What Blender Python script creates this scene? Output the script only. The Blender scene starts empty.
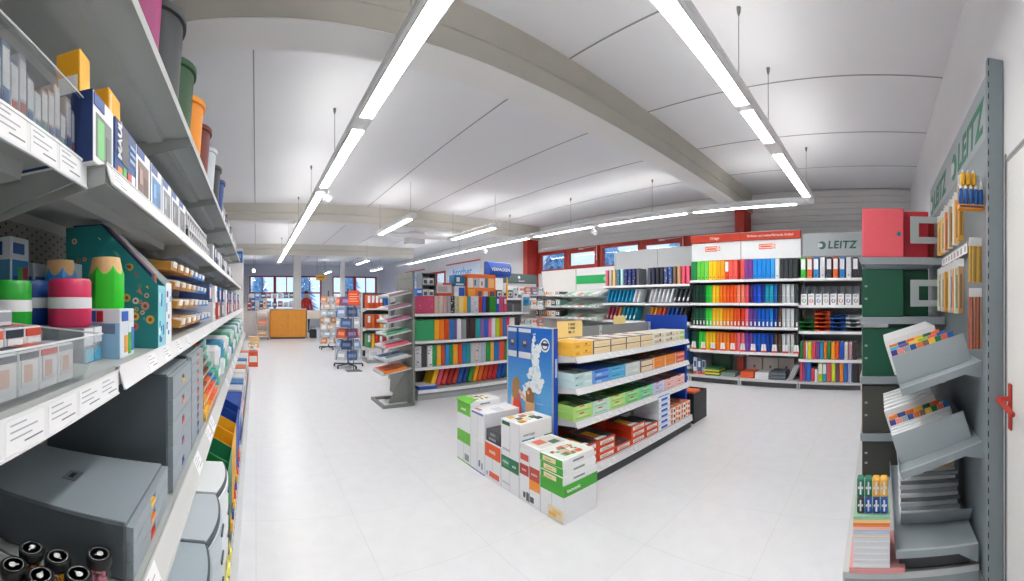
import bpy, bmesh, math, random
from mathutils import Matrix, Vector, Euler
PI = math.pi
random.seed(7)
SC = bpy.context.scene
COL = SC.collection
# ------------------------------------------------------------------ camera
# stitched wide panorama: a cylindrical camera, 148 degrees wide
F_PX = 396.0
CAM_H = 1.35
cam_d = bpy.data.cameras.new('camera')
cam_d.type = 'PANO'
cam_d.panorama_type = 'CENTRAL_CYLINDRICAL'
cam_d.central_cylindrical_range_u_min = -512.0 / F_PX
cam_d.central_cylindrical_range_u_max = 512.0 / F_PX
cam_d.central_cylindrical_range_v_min = (301.6 - 581.0) / F_PX
cam_d.central_cylindrical_range_v_max = 301.6 / F_PX
cam_d.central_cylindrical_radius = 1.0
cam_d.clip_start = 0.02
cam = bpy.data.objects.new('camera', cam_d)
COL.objects.link(cam)
cam.location = (0, 0, CAM_H)
cam.rotation_euler = (PI / 2, 0, -0.6464)
SC.camera = cam
# ------------------------------------------------------------------ world, exposure
world = bpy.data.worlds.new('winter_sky')
SC.world = world
world.use_nodes = True
wn = world.node_tree.nodes
wl = world.node_tree.links
bg = wn['Background']
tc = wn.new('ShaderNodeTexCoord')
sx = wn.new('ShaderNodeSeparateXYZ')
cr = wn.new('ShaderNodeValToRGB')
cr.color_ramp.elements[0].color = (0.72, 0.86, 1.0, 1)
cr.color_ramp.elements[1].color = (0.30, 0.55, 1.0, 1)
wl.new(tc.outputs['Generated'], sx.inputs[0])
wl.new(sx.outputs['Z'], cr.inputs[0])
wl.new(cr.outputs[0], bg.inputs['Color'])
bg.inputs['Strength'].default_value = 0.75
SC.view_settings.view_transform = 'Standard'
SC.view_settings.look = 'None'
SC.view_settings.gamma = 1.0
SC.view_settings.use_curve_mapping = False
SC.view_settings.exposure = 0.80
LAMP_W = 20.0          # strength of every lamp lens
SC.cycles.use_denoising = True
SC.cycles.max_bounces = 10
SC.cycles.diffuse_bounces = 8
SC.cycles.transparent_max_bounces = 16
SC.cycles.sample_clamp_indirect = 6.0

# ------------------------------------------------------------------ materials
def lin(c):
    return tuple(x / 12.92 if x <= 0.04045 else ((x + 0.055) / 1.055) ** 2.4 for x in (v / 255.0 for v in c))
MATS = {}
def mat(c, rough=0.5, metal=0.0, noise=0.0, scale=40.0, coat=0.0, bump=0.0):
    key = (c, rough, metal, noise, scale, coat, bump)
    if key in MATS:
        return MATS[key]
    m = bpy.data.materials.new('surface_%02x%02x%02x' % c)
    m.use_nodes = True
    nt = m.node_tree
    b = nt.nodes['Principled BSDF']
    L = lin(c)
    b.inputs['Base Color'].default_value = (*L, 1)
    b.inputs['Roughness'].default_value = rough
    b.inputs['Metallic'].default_value = metal
    if coat:
        b.inputs['Coat Weight'].default_value = coat
    if noise or bump:
        t = nt.nodes.new('ShaderNodeTexCoord')
        n = nt.nodes.new('ShaderNodeTexNoise')
        n.inputs['Scale'].default_value = scale
        n.inputs['Detail'].default_value = 4
        nt.links.new(t.outputs['Object'], n.inputs['Vector'])
        if noise:
            r = nt.nodes.new('ShaderNodeValToRGB')
            r.color_ramp.elements[0].position = 0.3
            r.color_ramp.elements[1].position = 0.7
            r.color_ramp.elements[0].color = (*[x * (1 - noise) for x in L], 1)
            r.color_ramp.elements[1].color = (*[min(1, x * (1 + noise)) for x in L], 1)
            nt.links.new(n.outputs['Fac'], r.inputs['Fac'])
            nt.links.new(r.outputs['Color'], b.inputs['Base Color'])
        if bump:
            bp = nt.nodes.new('ShaderNodeBump')
            bp.inputs['Strength'].default_value = bump
            bp.inputs['Distance'].default_value = 0.002
            nt.links.new(n.outputs['Fac'], bp.inputs['Height'])
            nt.links.new(bp.outputs['Normal'], b.inputs['Normal'])
    MATS[key] = m
    return m
def clear_mat(name, tint, gloss=0.12, rough=0.05):
    m = bpy.data.materials.new(name)
    m.use_nodes = True
    nt = m.node_tree
    nt.nodes.remove(nt.nodes['Principled BSDF'])
    out = nt.nodes['Material Output']
    tr = nt.nodes.new('ShaderNodeBsdfTransparent')
    tr.inputs['Color'].default_value = (*tint, 1)
    gl = nt.nodes.new('ShaderNodeBsdfGlossy')
    gl.inputs['Roughness'].default_value = rough
    lw = nt.nodes.new('ShaderNodeLayerWeight')
    lw.inputs['Blend'].default_value = 0.25
    mu = nt.nodes.new('ShaderNodeMath')
    mu.operation = 'MULTIPLY_ADD'
    mu.inputs[1].default_value = 0.35
    mu.inputs[2].default_value = gloss
    mx = nt.nodes.new('ShaderNodeMixShader')
    nt.links.new(lw.outputs['Fresnel'], mu.inputs[0])
    nt.links.new(mu.outputs[0], mx.inputs[0])
    nt.links.new(tr.outputs[0], mx.inputs[1])
    nt.links.new(gl.outputs[0], mx.inputs[2])
    nt.links.new(mx.outputs[0], out.inputs['Surface'])
    return m
def milky_mat(name, c, alpha):
    m = bpy.data.materials.new(name)
    m.use_nodes = True
    b = m.node_tree.nodes['Principled BSDF']
    b.inputs['Base Color'].default_value = (*lin(c), 1)
    b.inputs['Roughness'].default_value = 0.25
    b.inputs['Alpha'].default_value = alpha
    return m
def glow_mat(name, c, s):
    m = bpy.data.materials.new(name)
    m.use_nodes = True
    b = m.node_tree.nodes['Principled BSDF']
    b.inputs['Base Color'].default_value = (0.8, 0.8, 0.8, 1)
    b.inputs['Emission Color'].default_value = (*lin(c), 1)
    b.inputs['Emission Strength'].default_value = s
    return m
CLEAR = clear_mat('clear_acrylic', (0.95, 0.965, 0.965), 0.02)
FILM = clear_mat('clear_film', (0.95, 0.97, 0.97), 0.12, 0.15)
PANE = clear_mat('window_glass', (0.95, 0.98, 1.0), 0.04, 0.0)
MILK = milky_mat('milky_plastic', (225, 232, 235), 0.45)
FROST = milky_mat('frosted_plastic', (235, 238, 240), 0.7)
LENS = glow_mat('lamp_lens', (255, 252, 247), LAMP_W)
UPGLOW = glow_mat('added_ceiling_glow', (255, 252, 247), LAMP_W * 0.38)  # added upward glow that brightens the ceiling
LENS_DIM = glow_mat('louvre_lens', (255, 252, 247), LAMP_W * 0.35)

# ------------------------------------------------------------------ mesh builder
class MB:
    def __init__(s):
        s.v = []; s.f = []; s.mi = []; s.mats = []; s.M = Matrix.Identity(4)
    def _m(s, m):
        if m not in s.mats:
            s.mats.append(m)
        return s.mats.index(m)
    def add(s, vs, fs, m):
        o = len(s.v); k = s._m(m)
        for p in vs:
            s.v.append(tuple(s.M @ Vector(p)))
        for f in fs:
            s.f.append(tuple(i + o for i in f)); s.mi.append(k)
        return s
    def box(s, x0, x1, y0, y1, z0, z1, m):
        vs = [(x, y, z) for z in (z0, z1) for y in (y0, y1) for x in (x0, x1)]
        return s.add(vs, [(0, 2, 3, 1), (4, 5, 7, 6), (0, 1, 5, 4), (2, 6, 7, 3), (0, 4, 6, 2), (1, 3, 7, 5)], m)
    def cbox(s, x0, x1, y0, y1, z0, z1, m, b=0.003):      # box with chamfered edges
        b = min(b, (x1 - x0) / 2.2, (y1 - y0) / 2.2, (z1 - z0) / 2.2)
        c = ((x0 + x1) / 2, (y0 + y1) / 2, (z0 + z1) / 2); h = ((x1 - x0) / 2, (y1 - y0) / 2, (z1 - z0) / 2)
        vs = []; idx = {}
        for sx_ in (-1, 1):
            for sy_ in (-1, 1):
                for sz_ in (-1, 1):
                    for a in range(3):
                        sg = (sx_, sy_, sz_)
                        idx[(sg, a)] = len(vs)
                        vs.append(tuple(c[i] + sg[i] * (h[i] - (0 if i == a else b)) for i in range(3)))
        fs = []
        def flip(f):
            n = (Vector(vs[f[1]]) - Vector(vs[f[0]])).cross(Vector(vs[f[2]]) - Vector(vs[f[0]]))
            g = sum((Vector(vs[i]) for i in f), Vector()) / len(f) - Vector(c)
            return tuple(f) if n.dot(g) > 0 else tuple(reversed(f))
        for a in range(3):
            o1, o2 = [i for i in range(3) if i != a]
            for sa in (-1, 1):
                q = []
                for u, w in ((-1, -1), (1, -1), (1, 1), (-1, 1)):
                    sg = [0, 0, 0]; sg[a] = sa; sg[o1] = u; sg[o2] = w
                    q.append(idx[(tuple(sg), a)])
                fs.append(flip(q))
        for a in range(3):          # edges along axis a
            o1, o2 = [i for i in range(3) if i != a]
            for u in (-1, 1):
                for w in (-1, 1):
                    g0 = [0, 0, 0]; g0[o1] = u; g0[o2] = w
                    g1 = list(g0); g0[a] = -1; g1[a] = 1
                    g0 = tuple(g0); g1 = tuple(g1)
                    fs.append(flip([idx[(g0, o1)], idx[(g1, o1)], idx[(g1, o2)], idx[(g0, o2)]]))
        for sx_ in (-1, 1):
            for sy_ in (-1, 1):
                for sz_ in (-1, 1):
                    sg = (sx_, sy_, sz_)
                    fs.append(flip([idx[(sg, 0)], idx[(sg, 1)], idx[(sg, 2)]]))
        return s.add(vs, fs, m)
    def quad(s, a, b, c, d, m):
        return s.add([a, b, c, d], [(0, 1, 2, 3)], m)
    def prism(s, poly, t0, t1, m, axis='y'):     # poly in the plane normal to axis, extruded t0..t1
        n = len(poly)
        def P(p, t):
            return {'y': (p[0], t, p[1]), 'x': (t, p[0], p[1]), 'z': (p[0], p[1], t)}[axis]
        vs = [P(p, t0) for p in poly] + [P(p, t1) for p in poly]
        fs = [tuple(range(n)), tuple(range(2 * n - 1, n - 1, -1))]
        for i in range(n):
            j = (i + 1) % n
            fs.append((i, i + n, j + n, j))
        return s.add(vs, fs, m)
    def cyl(s, p0, p1, r0, r1, m, n=16, cap=True):
        p0 = Vector(p0); p1 = Vector(p1); d = (p1 - p0).normalized()
        u = d.orthogonal().normalized(); w = d.cross(u)
        vs = []
        for p, r in ((p0, r0), (p1, r1)):
            for i in range(n):
                a = 2 * PI * i / n
                vs.append(tuple(p + u * math.cos(a) * r + w * math.sin(a) * r))
        fs = [(i, (i + 1) % n, n + (i + 1) % n, n + i) for i in range(n)]
        if cap:
            fs += [tuple(range(n - 1, -1, -1)), tuple(range(n, 2 * n))]
        return s.add(vs, fs, m)
    def lathe(s, prof, m, n=24, c=(0, 0)):       # prof: list of (r, z), bottom to top outside
        vs = []; fs = []
        for r, z in prof:
            for i in range(n):
                a = 2 * PI * i / n
                vs.append((c[0] + r * math.cos(a), c[1] + r * math.sin(a), z))
        for k in range(len(prof) - 1):
            for i in range(n):
                j = (i + 1) % n
                fs.append((k * n + i, k * n + j, (k + 1) * n + j, (k + 1) * n + i))
        if prof[0][0] > 1e-6: fs.append(tuple(range(n - 1, -1, -1)))
        if prof[-1][0] > 1e-6: fs.append(tuple(range((len(prof) - 1) * n, len(prof) * n)))
        return s.add(vs, fs, m)
    def tube(s, pts, r, m, n=8):
        for a, b in zip(pts[:-1], pts[1:]):
            s.cyl(a, b, r, r, m, n)
        return s
    def ball(s, c, r, m, n=12, k=8, sq=(1, 1, 1)):
        vs = [(c[0], c[1], c[2] - r * sq[2])]; fs = []
        for j in range(1, k):
            t = PI * j / k
            for i in range(n):
                a = 2 * PI * i / n
                vs.append((c[0] + r * sq[0] * math.sin(t) * math.cos(a), c[1] + r * sq[1] * math.sin(t) * math.sin(a), c[2] - r * sq[2] * math.cos(t)))
        vs.append((c[0], c[1], c[2] + r * sq[2]))
        for i in range(n):
            fs.append((0, 1 + (i + 1) % n, 1 + i))
            e = 1 + (k - 2) * n
            fs.append((e + i, e + (i + 1) % n, len(vs) - 1))
        for j in range(k - 2):
            for i in range(n):
                fs.append((1 + j * n + i, 1 + j * n + (i + 1) % n, 1 + (j + 1) * n + (i + 1) % n, 1 + (j + 1) * n + i))
        return s.add(vs, fs, m)
    def mesh(s, name, smooth=False):
        me = bpy.data.meshes.new(name)
        me.from_pydata(s.v, [], s.f)
        for m in s.mats:
            me.materials.append(m)
        me.polygons.foreach_set('material_index', s.mi)
        if smooth:
            me.polygons.foreach_set('use_smooth', [True] * len(s.f))
            me.set_sharp_from_angle(angle=math.radians(38))
        me.update()
        return me

def link(name, me, parent=None, loc=(0, 0, 0), rot=(0, 0, 0)):
    o = bpy.data.objects.new(name, me)
    COL.objects.link(o)
    o.location = loc
    o.rotation_euler = rot
    if parent is not None:
        o.parent = parent
    return o
LABELS = {}
def tag(o, label, cat, group=None, kind=None):
    o['label'] = label
    o['category'] = cat
    if group: o['group'] = group
    if kind: o['kind'] = kind
    LABELS.setdefault(label, []).append(o.name)
    return o
def struct(name, mb, smooth=False, label=None, parent=None):
    o = link(name, mb.mesh(name, smooth), parent)
    if parent is None:
        o['kind'] = 'structure'
        if label: o['label'] = label
    return o
# a thing is described once: builder() -> dict(mesh=..., parts=[(name, mesh, [(name, mesh), ...]), ...])
PROTO = {}
def put(key, builder, name, label, cat, loc=(0, 0, 0), rz=0.0, group=None, rx=0.0, ry=0.0):
    if key is None or key not in PROTO:
        d = builder()
        if key is not None: PROTO[key] = d
    else:
        d = PROTO[key]
    r = link(name, d.get('mesh'), None, loc, (rx, ry, rz))
    tag(r, label, cat, group)
    for p in d.get('parts', ()):
        c = link(p[0], p[1], r)
        if len(p) > 3 and p[3]: c['label'] = p[3]
        for q in (p[2] if len(p) > 2 else ()):
            e = link(q[0], q[1], c)
            if len(q) > 2: e['label'] = q[2]
    return r
def text_mesh(body, size, m, bold=0.0, depth=0.0008, align='CENTER', shear=0.0, space=1.0):
    cu = bpy.data.curves.new('lettering', 'FONT')
    cu.body = body; cu.size = size; cu.extrude = depth; cu.align_x = align; cu.align_y = 'CENTER'
    cu.offset = bold; cu.shear = shear; cu.space_character = space
    cu.resolution_u = 2
    o = bpy.data.objects.new('lettering', cu)
    COL.objects.link(o)
    dg = bpy.context.evaluated_depsgraph_get()
    me = bpy.data.meshes.new_from_object(o.evaluated_get(dg))
    me.name = 'lettering'
    me.materials.clear(); me.materials.append(m)
    bpy.data.objects.remove(o); bpy.data.curves.remove(cu)
    return me
def text_into(mb, body, size, m, M, **k):        # add lettering to a mesh builder; M places text plane
    me = text_mesh(body, size, m, **k)
    old = mb.M
    mb.M = old @ M
    mb.add([tuple(v.co) for v in me.vertices], [tuple(p.vertices) for p in me.polygons], m)
    mb.M = old
    bpy.data.meshes.remove(me)
def face_M(origin, right, up):                   # text plane matrix from its right and up vectors
    r = Vector(right).normalized(); u = Vector(up).normalized(); n = r.cross(u)
    M = Matrix.Identity(4)
    for i in range(3):
        M[i][0] = r[i]; M[i][1] = u[i]; M[i][2] = n[i]; M[i][3] = origin[i]
    return M
ORD = ['first', 'second', 'third', 'fourth', 'fifth', 'sixth', 'seventh', 'eighth', 'ninth', 'tenth', 'eleventh', 'twelfth',
       'thirteenth', 'fourteenth', 'fifteenth', 'sixteenth', 'seventeenth', 'eighteenth', 'nineteenth', 'twentieth'] + ['%dth' % i if i % 10 not in (1, 2, 3) else '%d%s' % (i, {1: 'st', 2: 'nd', 3: 'rd'}[i % 10]) for i in range(21, 60)]
# ================================================================== the room
H = 3.29
XR, YN, XL, YF = 6.80, -0.557, -0.66, 21.0
def tile_mat():
    m = bpy.data.materials.new('vinyl_floor')
    m.use_nodes = True
    nt = m.node_tree; b = nt.nodes['Principled BSDF']
    t = nt.nodes.new('ShaderNodeTexCoord')
    br = nt.nodes.new('ShaderNodeTexBrick')
    br.offset = 0.0
    br.inputs['Scale'].default_value = 1.0
    br.inputs['Mortar Size'].default_value = 0.0016
    br.inputs['Brick Width'].default_value = 0.61
    br.inputs['Row Height'].default_value = 0.61
    n = nt.nodes.new('ShaderNodeTexNoise'); n.inputs['Scale'].default_value = 9; n.inputs['Detail'].default_value = 8
    n2 = nt.nodes.new('ShaderNodeTexNoise'); n2.inputs['Scale'].default_value = 120; n2.inputs['Detail'].default_value = 3
    r = nt.nodes.new('ShaderNodeValToRGB')
    r.color_ramp.elements[0].position = 0.3; r.color_ramp.elements[1].position = 0.7
    r.color_ramp.elements[0].color = (*lin((216, 218, 223)), 1)
    r.color_ramp.elements[1].color = (*lin((226, 228, 232)), 1)
    mi = nt.nodes.new('ShaderNodeMath'); mi.operation = 'MULTIPLY_ADD'; mi.inputs[1].default_value = 0.5; mi.inputs[2].default_value = 0.25
    ad = nt.nodes.new('ShaderNodeMath'); ad.operation = 'ADD'
    ad2 = nt.nodes.new('ShaderNodeMath'); ad2.operation = 'MULTIPLY'; ad2.inputs[1].default_value = 0.5
    nt.links.new(t.outputs['Object'], n.inputs['Vector']); nt.links.new(t.outputs['Object'], n2.inputs['Vector'])
    nt.links.new(n.outputs['Fac'], ad.inputs[0]); nt.links.new(n2.outputs['Fac'], ad.inputs[1])
    nt.links.new(ad.outputs[0], ad2.inputs[0]); nt.links.new(ad2.outputs[0], r.inputs['Fac'])
    nt.links.new(t.outputs['Object'], br.inputs['Vector'])
    nt.links.new(r.outputs['Color'], br.inputs['Color1']); nt.links.new(r.outputs['Color'], br.inputs['Color2'])
    br.inputs['Mortar'].default_value = (*lin((204, 206, 211)), 1)
    nt.links.new(br.outputs['Color'], b.inputs['Base Color'])
    b.inputs['Roughness'].default_value = 0.33
    b.inputs['Specular IOR Level'].default_value = 0.4
    return m
def ceiling_mat():
    return mat((226, 227, 230), 0.9, noise=0.02, scale=0.8)
FLOOR = tile_mat()
WALL = mat((222, 222, 224), 0.85, noise=0.02, scale=2)
CEIL = ceiling_mat()
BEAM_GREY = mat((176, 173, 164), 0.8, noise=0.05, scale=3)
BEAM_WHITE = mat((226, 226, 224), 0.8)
RED = mat((178, 42, 24), 0.45)
SIDING = mat((222, 222, 221), 0.7)
SEAM = mat((150, 151, 153), 0.8)
mb = MB(); mb.box(XL - .2, XR + .2, YN - 3.2, YF + .2, -0.1, 0, FLOOR); struct('floor', mb)
mb = MB(); mb.box(XL - .2, XR + .2, YN - 3.2, YF + .2, H, H + .1, CEIL)
for i in range(0, 7):           # thin seams between the ceiling boards
    x = -0.02 + 1.135 * i
    mb.box(x - .006, x + .006, YN, YF, H - .004, H + .02, SEAM)
struct('ceiling', mb)
mb = MB(); mb.box(XL - .15, XL, YN - 3.2, YF, 0, H, WALL); struct('wall_left', mb)
# near end wall with its door
DX0, DX1, DH = 0.50, 1.655, 1.97
mb = MB()
mb.box(DX1, XR, YN - .15, YN, 0, H, WALL)
mb.box(XL, -0.45, YN - .15, YN, 0, H, WALL)
mb.box(-0.45, DX1, YN - .15, YN, DH, H, WALL)
struct('wall_near', mb)
DOORM = mat((226, 226, 224), 0.5)
mb = MB(); mb.cbox(DX0 + .002, DX1 - .002, YN - .07, YN - .003, 0.01, DH - .004, DOORM, .003)
door = struct('door_1', mb)
mb = MB()
mb.cbox(1.583, 1.617, YN - .003, YN + .008, 0.80, 1.0, RED, .005)
mb.cyl((1.60, YN + .006, .935), (1.60, YN + .055, .935), .011, .011, RED, 14)
mb.tube([(1.60, YN + .055, .935), (1.42, YN + .055, .92)], .011, RED, 14)
mb.ball((1.60, YN + .055, .935), .0125, RED)
mb.ball((1.42, YN + .055, .92), .011, RED)
h_ = link('door_handle', mb.mesh('door_handle', True), door)
h_['label'] = 'red lever door handle on its long plate'
mb = MB()
mb.box(-0.45, DX0, YN - .09, YN - .02, 0, DH, DOORM)
struct('door_2', mb)
mb = MB(); mb.box(1.656, 1.668, YN - .001, YN + .004, 0, 2.0, mat((90, 92, 94), .7)); mb.box(.5, 1.656, YN - .001, YN + .004, 1.972, 1.984, mat((150, 152, 152), .7)); struct('trim_1', mb)
# back wall (long side with the window band)
WZ0, WZ1 = 2.08, 2.58
mb = MB()
mb.box(XR, XR + .2, YN - .15, 2.42, 0, H, WALL)
mb.box(XR, XR + .2, 2.42, 7.9, 0, WZ0, WALL)
mb.box(XR, XR + .2, 2.42, 7.9, WZ1, H, WALL)
mb.box(XR, XR + .2, 7.9, YF, 0, 1.7, WALL)
mb.box(XR, XR + .2, 7.9, YF, 2.5, H, WALL)
mb.box(XR, XR + .2, 7.9, 13.1, 1.7, 2.5, WALL)
mb.box(XR, XR + .2, 14.8, YF, 1.7, 2.5, WALL)
struct('wall_right', mb)
mb = MB()                        # horizontal profiled boards above the windows
z = WZ1 + .06
def siding(y0, y1, z0):
    z = z0
    while z < H - .02:
        z1 = min(z + .105, H)
        mb.prism([(XR, z), (XR - .022, z), (XR - .022, z1 - .014), (XR - .008, z1 - .004), (XR, z1 - .004)], y0, y1, SIDING)
        z += .105
siding(YN, 2.25, 1.9); siding(2.44, 7.84, WZ1 + .05)
struct('trim_2', mb)
# far wall with windows
mb = MB()
FWZ0, FWZ1 = 0.75, 2.72
mb.box(XL, XR, YF, YF + .2, 0, FWZ0, WALL); mb.box(XL, XR, YF, YF + .2, FWZ1, H, mat((214, 218, 228), .8))
for x0, x1 in ((XL, -0.35), (3.5, 4.1), (6.6, XR)):
    mb.box(x0, x1, YF, YF + .2, FWZ0, FWZ1, WALL)
struct('wall_back', mb)
# ---- beams across the room
def beam(name, y0, x0, x1, z0, d=.29, white=True, face=BEAM_GREY):
    mb = MB()
    zm = z0 + (H - z0) * .45
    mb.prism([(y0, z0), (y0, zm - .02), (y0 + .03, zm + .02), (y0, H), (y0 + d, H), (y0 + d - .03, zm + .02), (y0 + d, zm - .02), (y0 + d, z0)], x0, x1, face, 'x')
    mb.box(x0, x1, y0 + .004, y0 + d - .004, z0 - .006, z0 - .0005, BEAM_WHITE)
    return struct(name, mb)
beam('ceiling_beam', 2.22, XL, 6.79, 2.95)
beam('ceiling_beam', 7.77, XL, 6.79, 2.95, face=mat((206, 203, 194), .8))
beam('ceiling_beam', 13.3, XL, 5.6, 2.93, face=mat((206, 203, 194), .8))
# ---- red columns along the back wall
def column(y0):
    mb = MB()
    mb.box(6.42, 6.79, y0, y0 + .17, 0, 2.945, RED)
    return struct('wall_column', mb)
column(2.26); column(7.86)
mb = MB(); mb.box(1.43, 1.71, 14.95, 15.2, 0, H, BEAM_WHITE); struct('white_column', mb)
mb = MB(); mb.box(4.05, 4.25, 18.6, 18.8, 0, H, BEAM_WHITE); struct('white_column', mb)
mb = MB(); mb.box(-.62, -.30, 8.9, 9.3, 0, 2.55, BEAM_WHITE); struct('white_pillar', mb)
# ---- windows
def window(n, y0, y1, z0, z1, sash=False, xw=XR):
    mb = MB()
    f = .075
    x0, x1 = xw - .03, xw + .06
    mb.box(x0, x1, y0, y0 + f, z0, z1, RED); mb.box(x0, x1, y1 - f, y1, z0, z1, RED)
    mb.box(x0, x1, y0 + f, y1 - f, z0, z0 + f, RED); mb.box(x0, x1, y0 + f, y1 - f, z1 - f, z1, RED)
    if sash:
        g = f + .05
        x0s = x0 - .025
        for a in ((y0 + .03, y0 + g, z0 + .03, z1 - .03), (y1 - g, y1 - .03, z0 + .03, z1 - .03)):
            mb.box(x0s, x0 - .001, *a, RED)
        mb.box(x0s, x0 - .001, y0 + g, y1 - g, z0 + .03, z0 + g, RED); mb.box(x0s, x0 - .001, y0 + g, y1 - g, z1 - g, z1 - .03, RED)
    w = struct('window_%d' % n, mb)
    mb = MB(); mb.box(xw + .02, xw + .026, y0 + f, y1 - f, z0 + f, z1 - f, PANE)
    link('pane', mb.mesh('pane'), w)
    if sash:
        mb = MB()
        mb.box(x0s - .03, x0s - .001, (y0 + y1) / 2 - .07, (y0 + y1) / 2 + .07, z1 - .06, z1 - .03, BEAM_WHITE)
        mb.tube([(x0s - .012, (y0 + y1) / 2, z1 - .04), (x0s - .012, y0 + .05, z1 - .02), (x0s - .012, y0 + .05, z0 + .2)], .008, BEAM_WHITE, 6)
        link('opener', mb.mesh('opener'), w)
    return w
wy = [2.44, 3.56, 4.62, 5.74, 6.80, 7.84]
for i in range(5):
    window(i + 1, wy[i] + .005, wy[i + 1] - .005, WZ0, WZ1 + .04, sash=i in (1, 3))
for k, (x0, x1) in enumerate(((-.35, 1.0), (1.0, 2.25), (2.25, 3.5), (4.1, 5.35), (5.35, 6.6))):
    mb = MB(); f = .07
    DR = mat((170, 40, 44), .5)
    mb.box(x0, x0 + f, YF - .02, YF + .1, FWZ0, FWZ1, DR); mb.box(x1 - f, x1, YF - .02, YF + .1, FWZ0, FWZ1, DR)
    mb.box(x0 + f, x1 - f, YF - .02, YF + .1, FWZ0, FWZ0 + f, DR); mb.box(x0 + f, x1 - f, YF - .02, YF + .1, FWZ1 - f, FWZ1, DR)
    mb.box(x0 + f, x1 - f, YF - .02, YF + .1, 1.78, 1.85, DR)
    mb.box((x0 + x1) / 2 - .02, (x0 + x1) / 2 + .02, YF - .01, YF + .08, 1.85, FWZ1 - f, DR)
    w = struct('window_%d' % (10 + k), mb)
    mb = MB(); mb.box(x0 + f, x1 - f, YF + .05, YF + .056, FWZ0 + f, FWZ1 - f, PANE); link('pane', mb.mesh('pane'), w)
mb = MB()
mb.box(XR - .03, XR + .06, 13.1, 13.17, 1.7, 2.5, RED); mb.box(XR - .03, XR + .06, 14.73, 14.8, 1.7, 2.5, RED)
mb.box(XR - .03, XR + .06, 13.17, 14.73, 1.7, 1.77, RED); mb.box(XR - .03, XR + .06, 13.17, 14.73, 2.43, 2.5, RED); mb.box(XR - .03, XR + .06, 13.92, 13.98, 1.77, 2.43, RED)
w = struct('window_20', mb)
mb = MB(); mb.box(XR + .02, XR + .026, 13.17, 14.73, 1.77, 2.43, PANE); link('pane', mb.mesh('pane'), w)
# ---- outside the windows: snow-dusted conifers and ground
mb = MB(); mb.box(XR + .3, 40, -10, 60, -.3, -.05, mat((225, 235, 248), .9, noise=.05, scale=.6)); mb.box(-30, 40, YF + .3, 60, -.3, -.051, mat((225, 235, 248), .9, noise=.05, scale=.6)); struct('ground_outside', mb)
def conifer(key, h):
    mb = MB()
    g = mat((150, 188, 214), .9, noise=.4, scale=6)
    rnd = random.Random(key)
    n = 16
    for k in range(n):
        z = .08 * h + .9 * h * k / n
        r = .24 * h * (1 - k / n) + .05
        m_ = 11
        vs = [(0, 0, z + .13 * h)]
        for i in range(2 * m_):
            a = PI * i / m_ + k
            rr = r * (1.0 if i % 2 == 0 else .62) * rnd.uniform(.8, 1.15)
            vs.append((rr * math.cos(a), rr * math.sin(a), z - (.02 if i % 2 == 0 else -.02) * h))
        mb.add(vs, [(0, 1 + i, 1 + (i + 1) % (2 * m_)) for i in range(2 * m_)], g)
    fo = mb.mesh('crown')
    mb = MB(); mb.cyl((0, 0, -.1), (0, 0, h), .02 * h, .004 * h, mat((90, 70, 60), .9), 8)
    return dict(parts=[('crown', fo), ('trunk', mb.mesh('trunk'))])
for i, (x, y, h, lb) in enumerate(((11.5, 9.2, 4.6, 'snowy conifer behind the opening sash window nearest the far red column'),
                                   (11.2, 11.9, 5.2, 'snowy conifer outside the window beside the far red column'),
                                   (12.0, 6.6, 5.0, 'snowy conifer outside the window above the grey partition boards'),
                                   (11.5, 16.5, 6.0, 'tall snowy conifer outside far along the window side'),
                                   (0.2, 27.0, 4.6, 'snowy conifer seen through the far end window left of the white column'),
                                   (3.3, 27.5, 5.0, 'snowy conifer seen through the far end window right of the white column'),
                                   (6.6, 27.0, 5.0, 'snowy conifer seen through the far end window over the magazine rack'))):
    put(None, lambda: conifer(i, h), 'conifer', lb, 'tree', (x, y, -.06), group='conifers outside')

# ================================================================== hanging lamp strips
LAMPW = mat((236, 237, 238), .35)
CABLE = mat((120, 122, 124), .5)
def profile(mb, p0, p1, z0, z1, w):           # rounded lamp body from p0 to p1 (xy)
    p0 = Vector((*p0, 0)); p1 = Vector((*p1, 0)); d = (p1 - p0).normalized(); s = Vector((-d.y, d.x, 0))
    sec = [(-w / 2 + .022, z0), (w / 2 - .022, z0), (w / 2 - .006, z0 + .012), (w / 2, z0 + .035), (w / 2 - .008, z1 - .018), (w / 2 - .03, z1), (-w / 2 + .03, z1), (-w / 2 + .008, z1 - .018), (-w / 2, z0 + .035), (-w / 2 + .006, z0 + .012)]
    n = len(sec)
    vs = [tuple(p + s * a + Vector((0, 0, b))) for p in (p0, p1) for a, b in sec]
    fs = [tuple(range(n - 1, -1, -1)), tuple(range(n, 2 * n))] + [(i, (i + 1) % n, n + (i + 1) % n, n + i) for i in range(n)]
    mb.add(vs, fs, LAMPW)
ZL0, ZL1 = CAM_H + 1.335, CAM_H + 1.415
def strip(axis, c, a, b, m, hw=.047, z=ZL0):
    mb = MB()
    e = .0035
    r = ((a, b, c - hw, c + hw) if axis == 'x' else (c - hw, c + hw, a, b))
    mb.box(*r, z - e, z - .0002, m)
    for k in (0, 1):
        if axis == 'x': mb.box(a, b, c - hw - .006 if k == 0 else c + hw, c - hw if k == 0 else c + hw + .006, z - .008, z - .0002, LAMPW)
        else: mb.box(c - hw - .006 if k == 0 else c + hw, c - hw if k == 0 else c + hw + .006, a, b, z - .008, z - .0002, LAMPW)
    return mb.mesh('lens')
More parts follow.
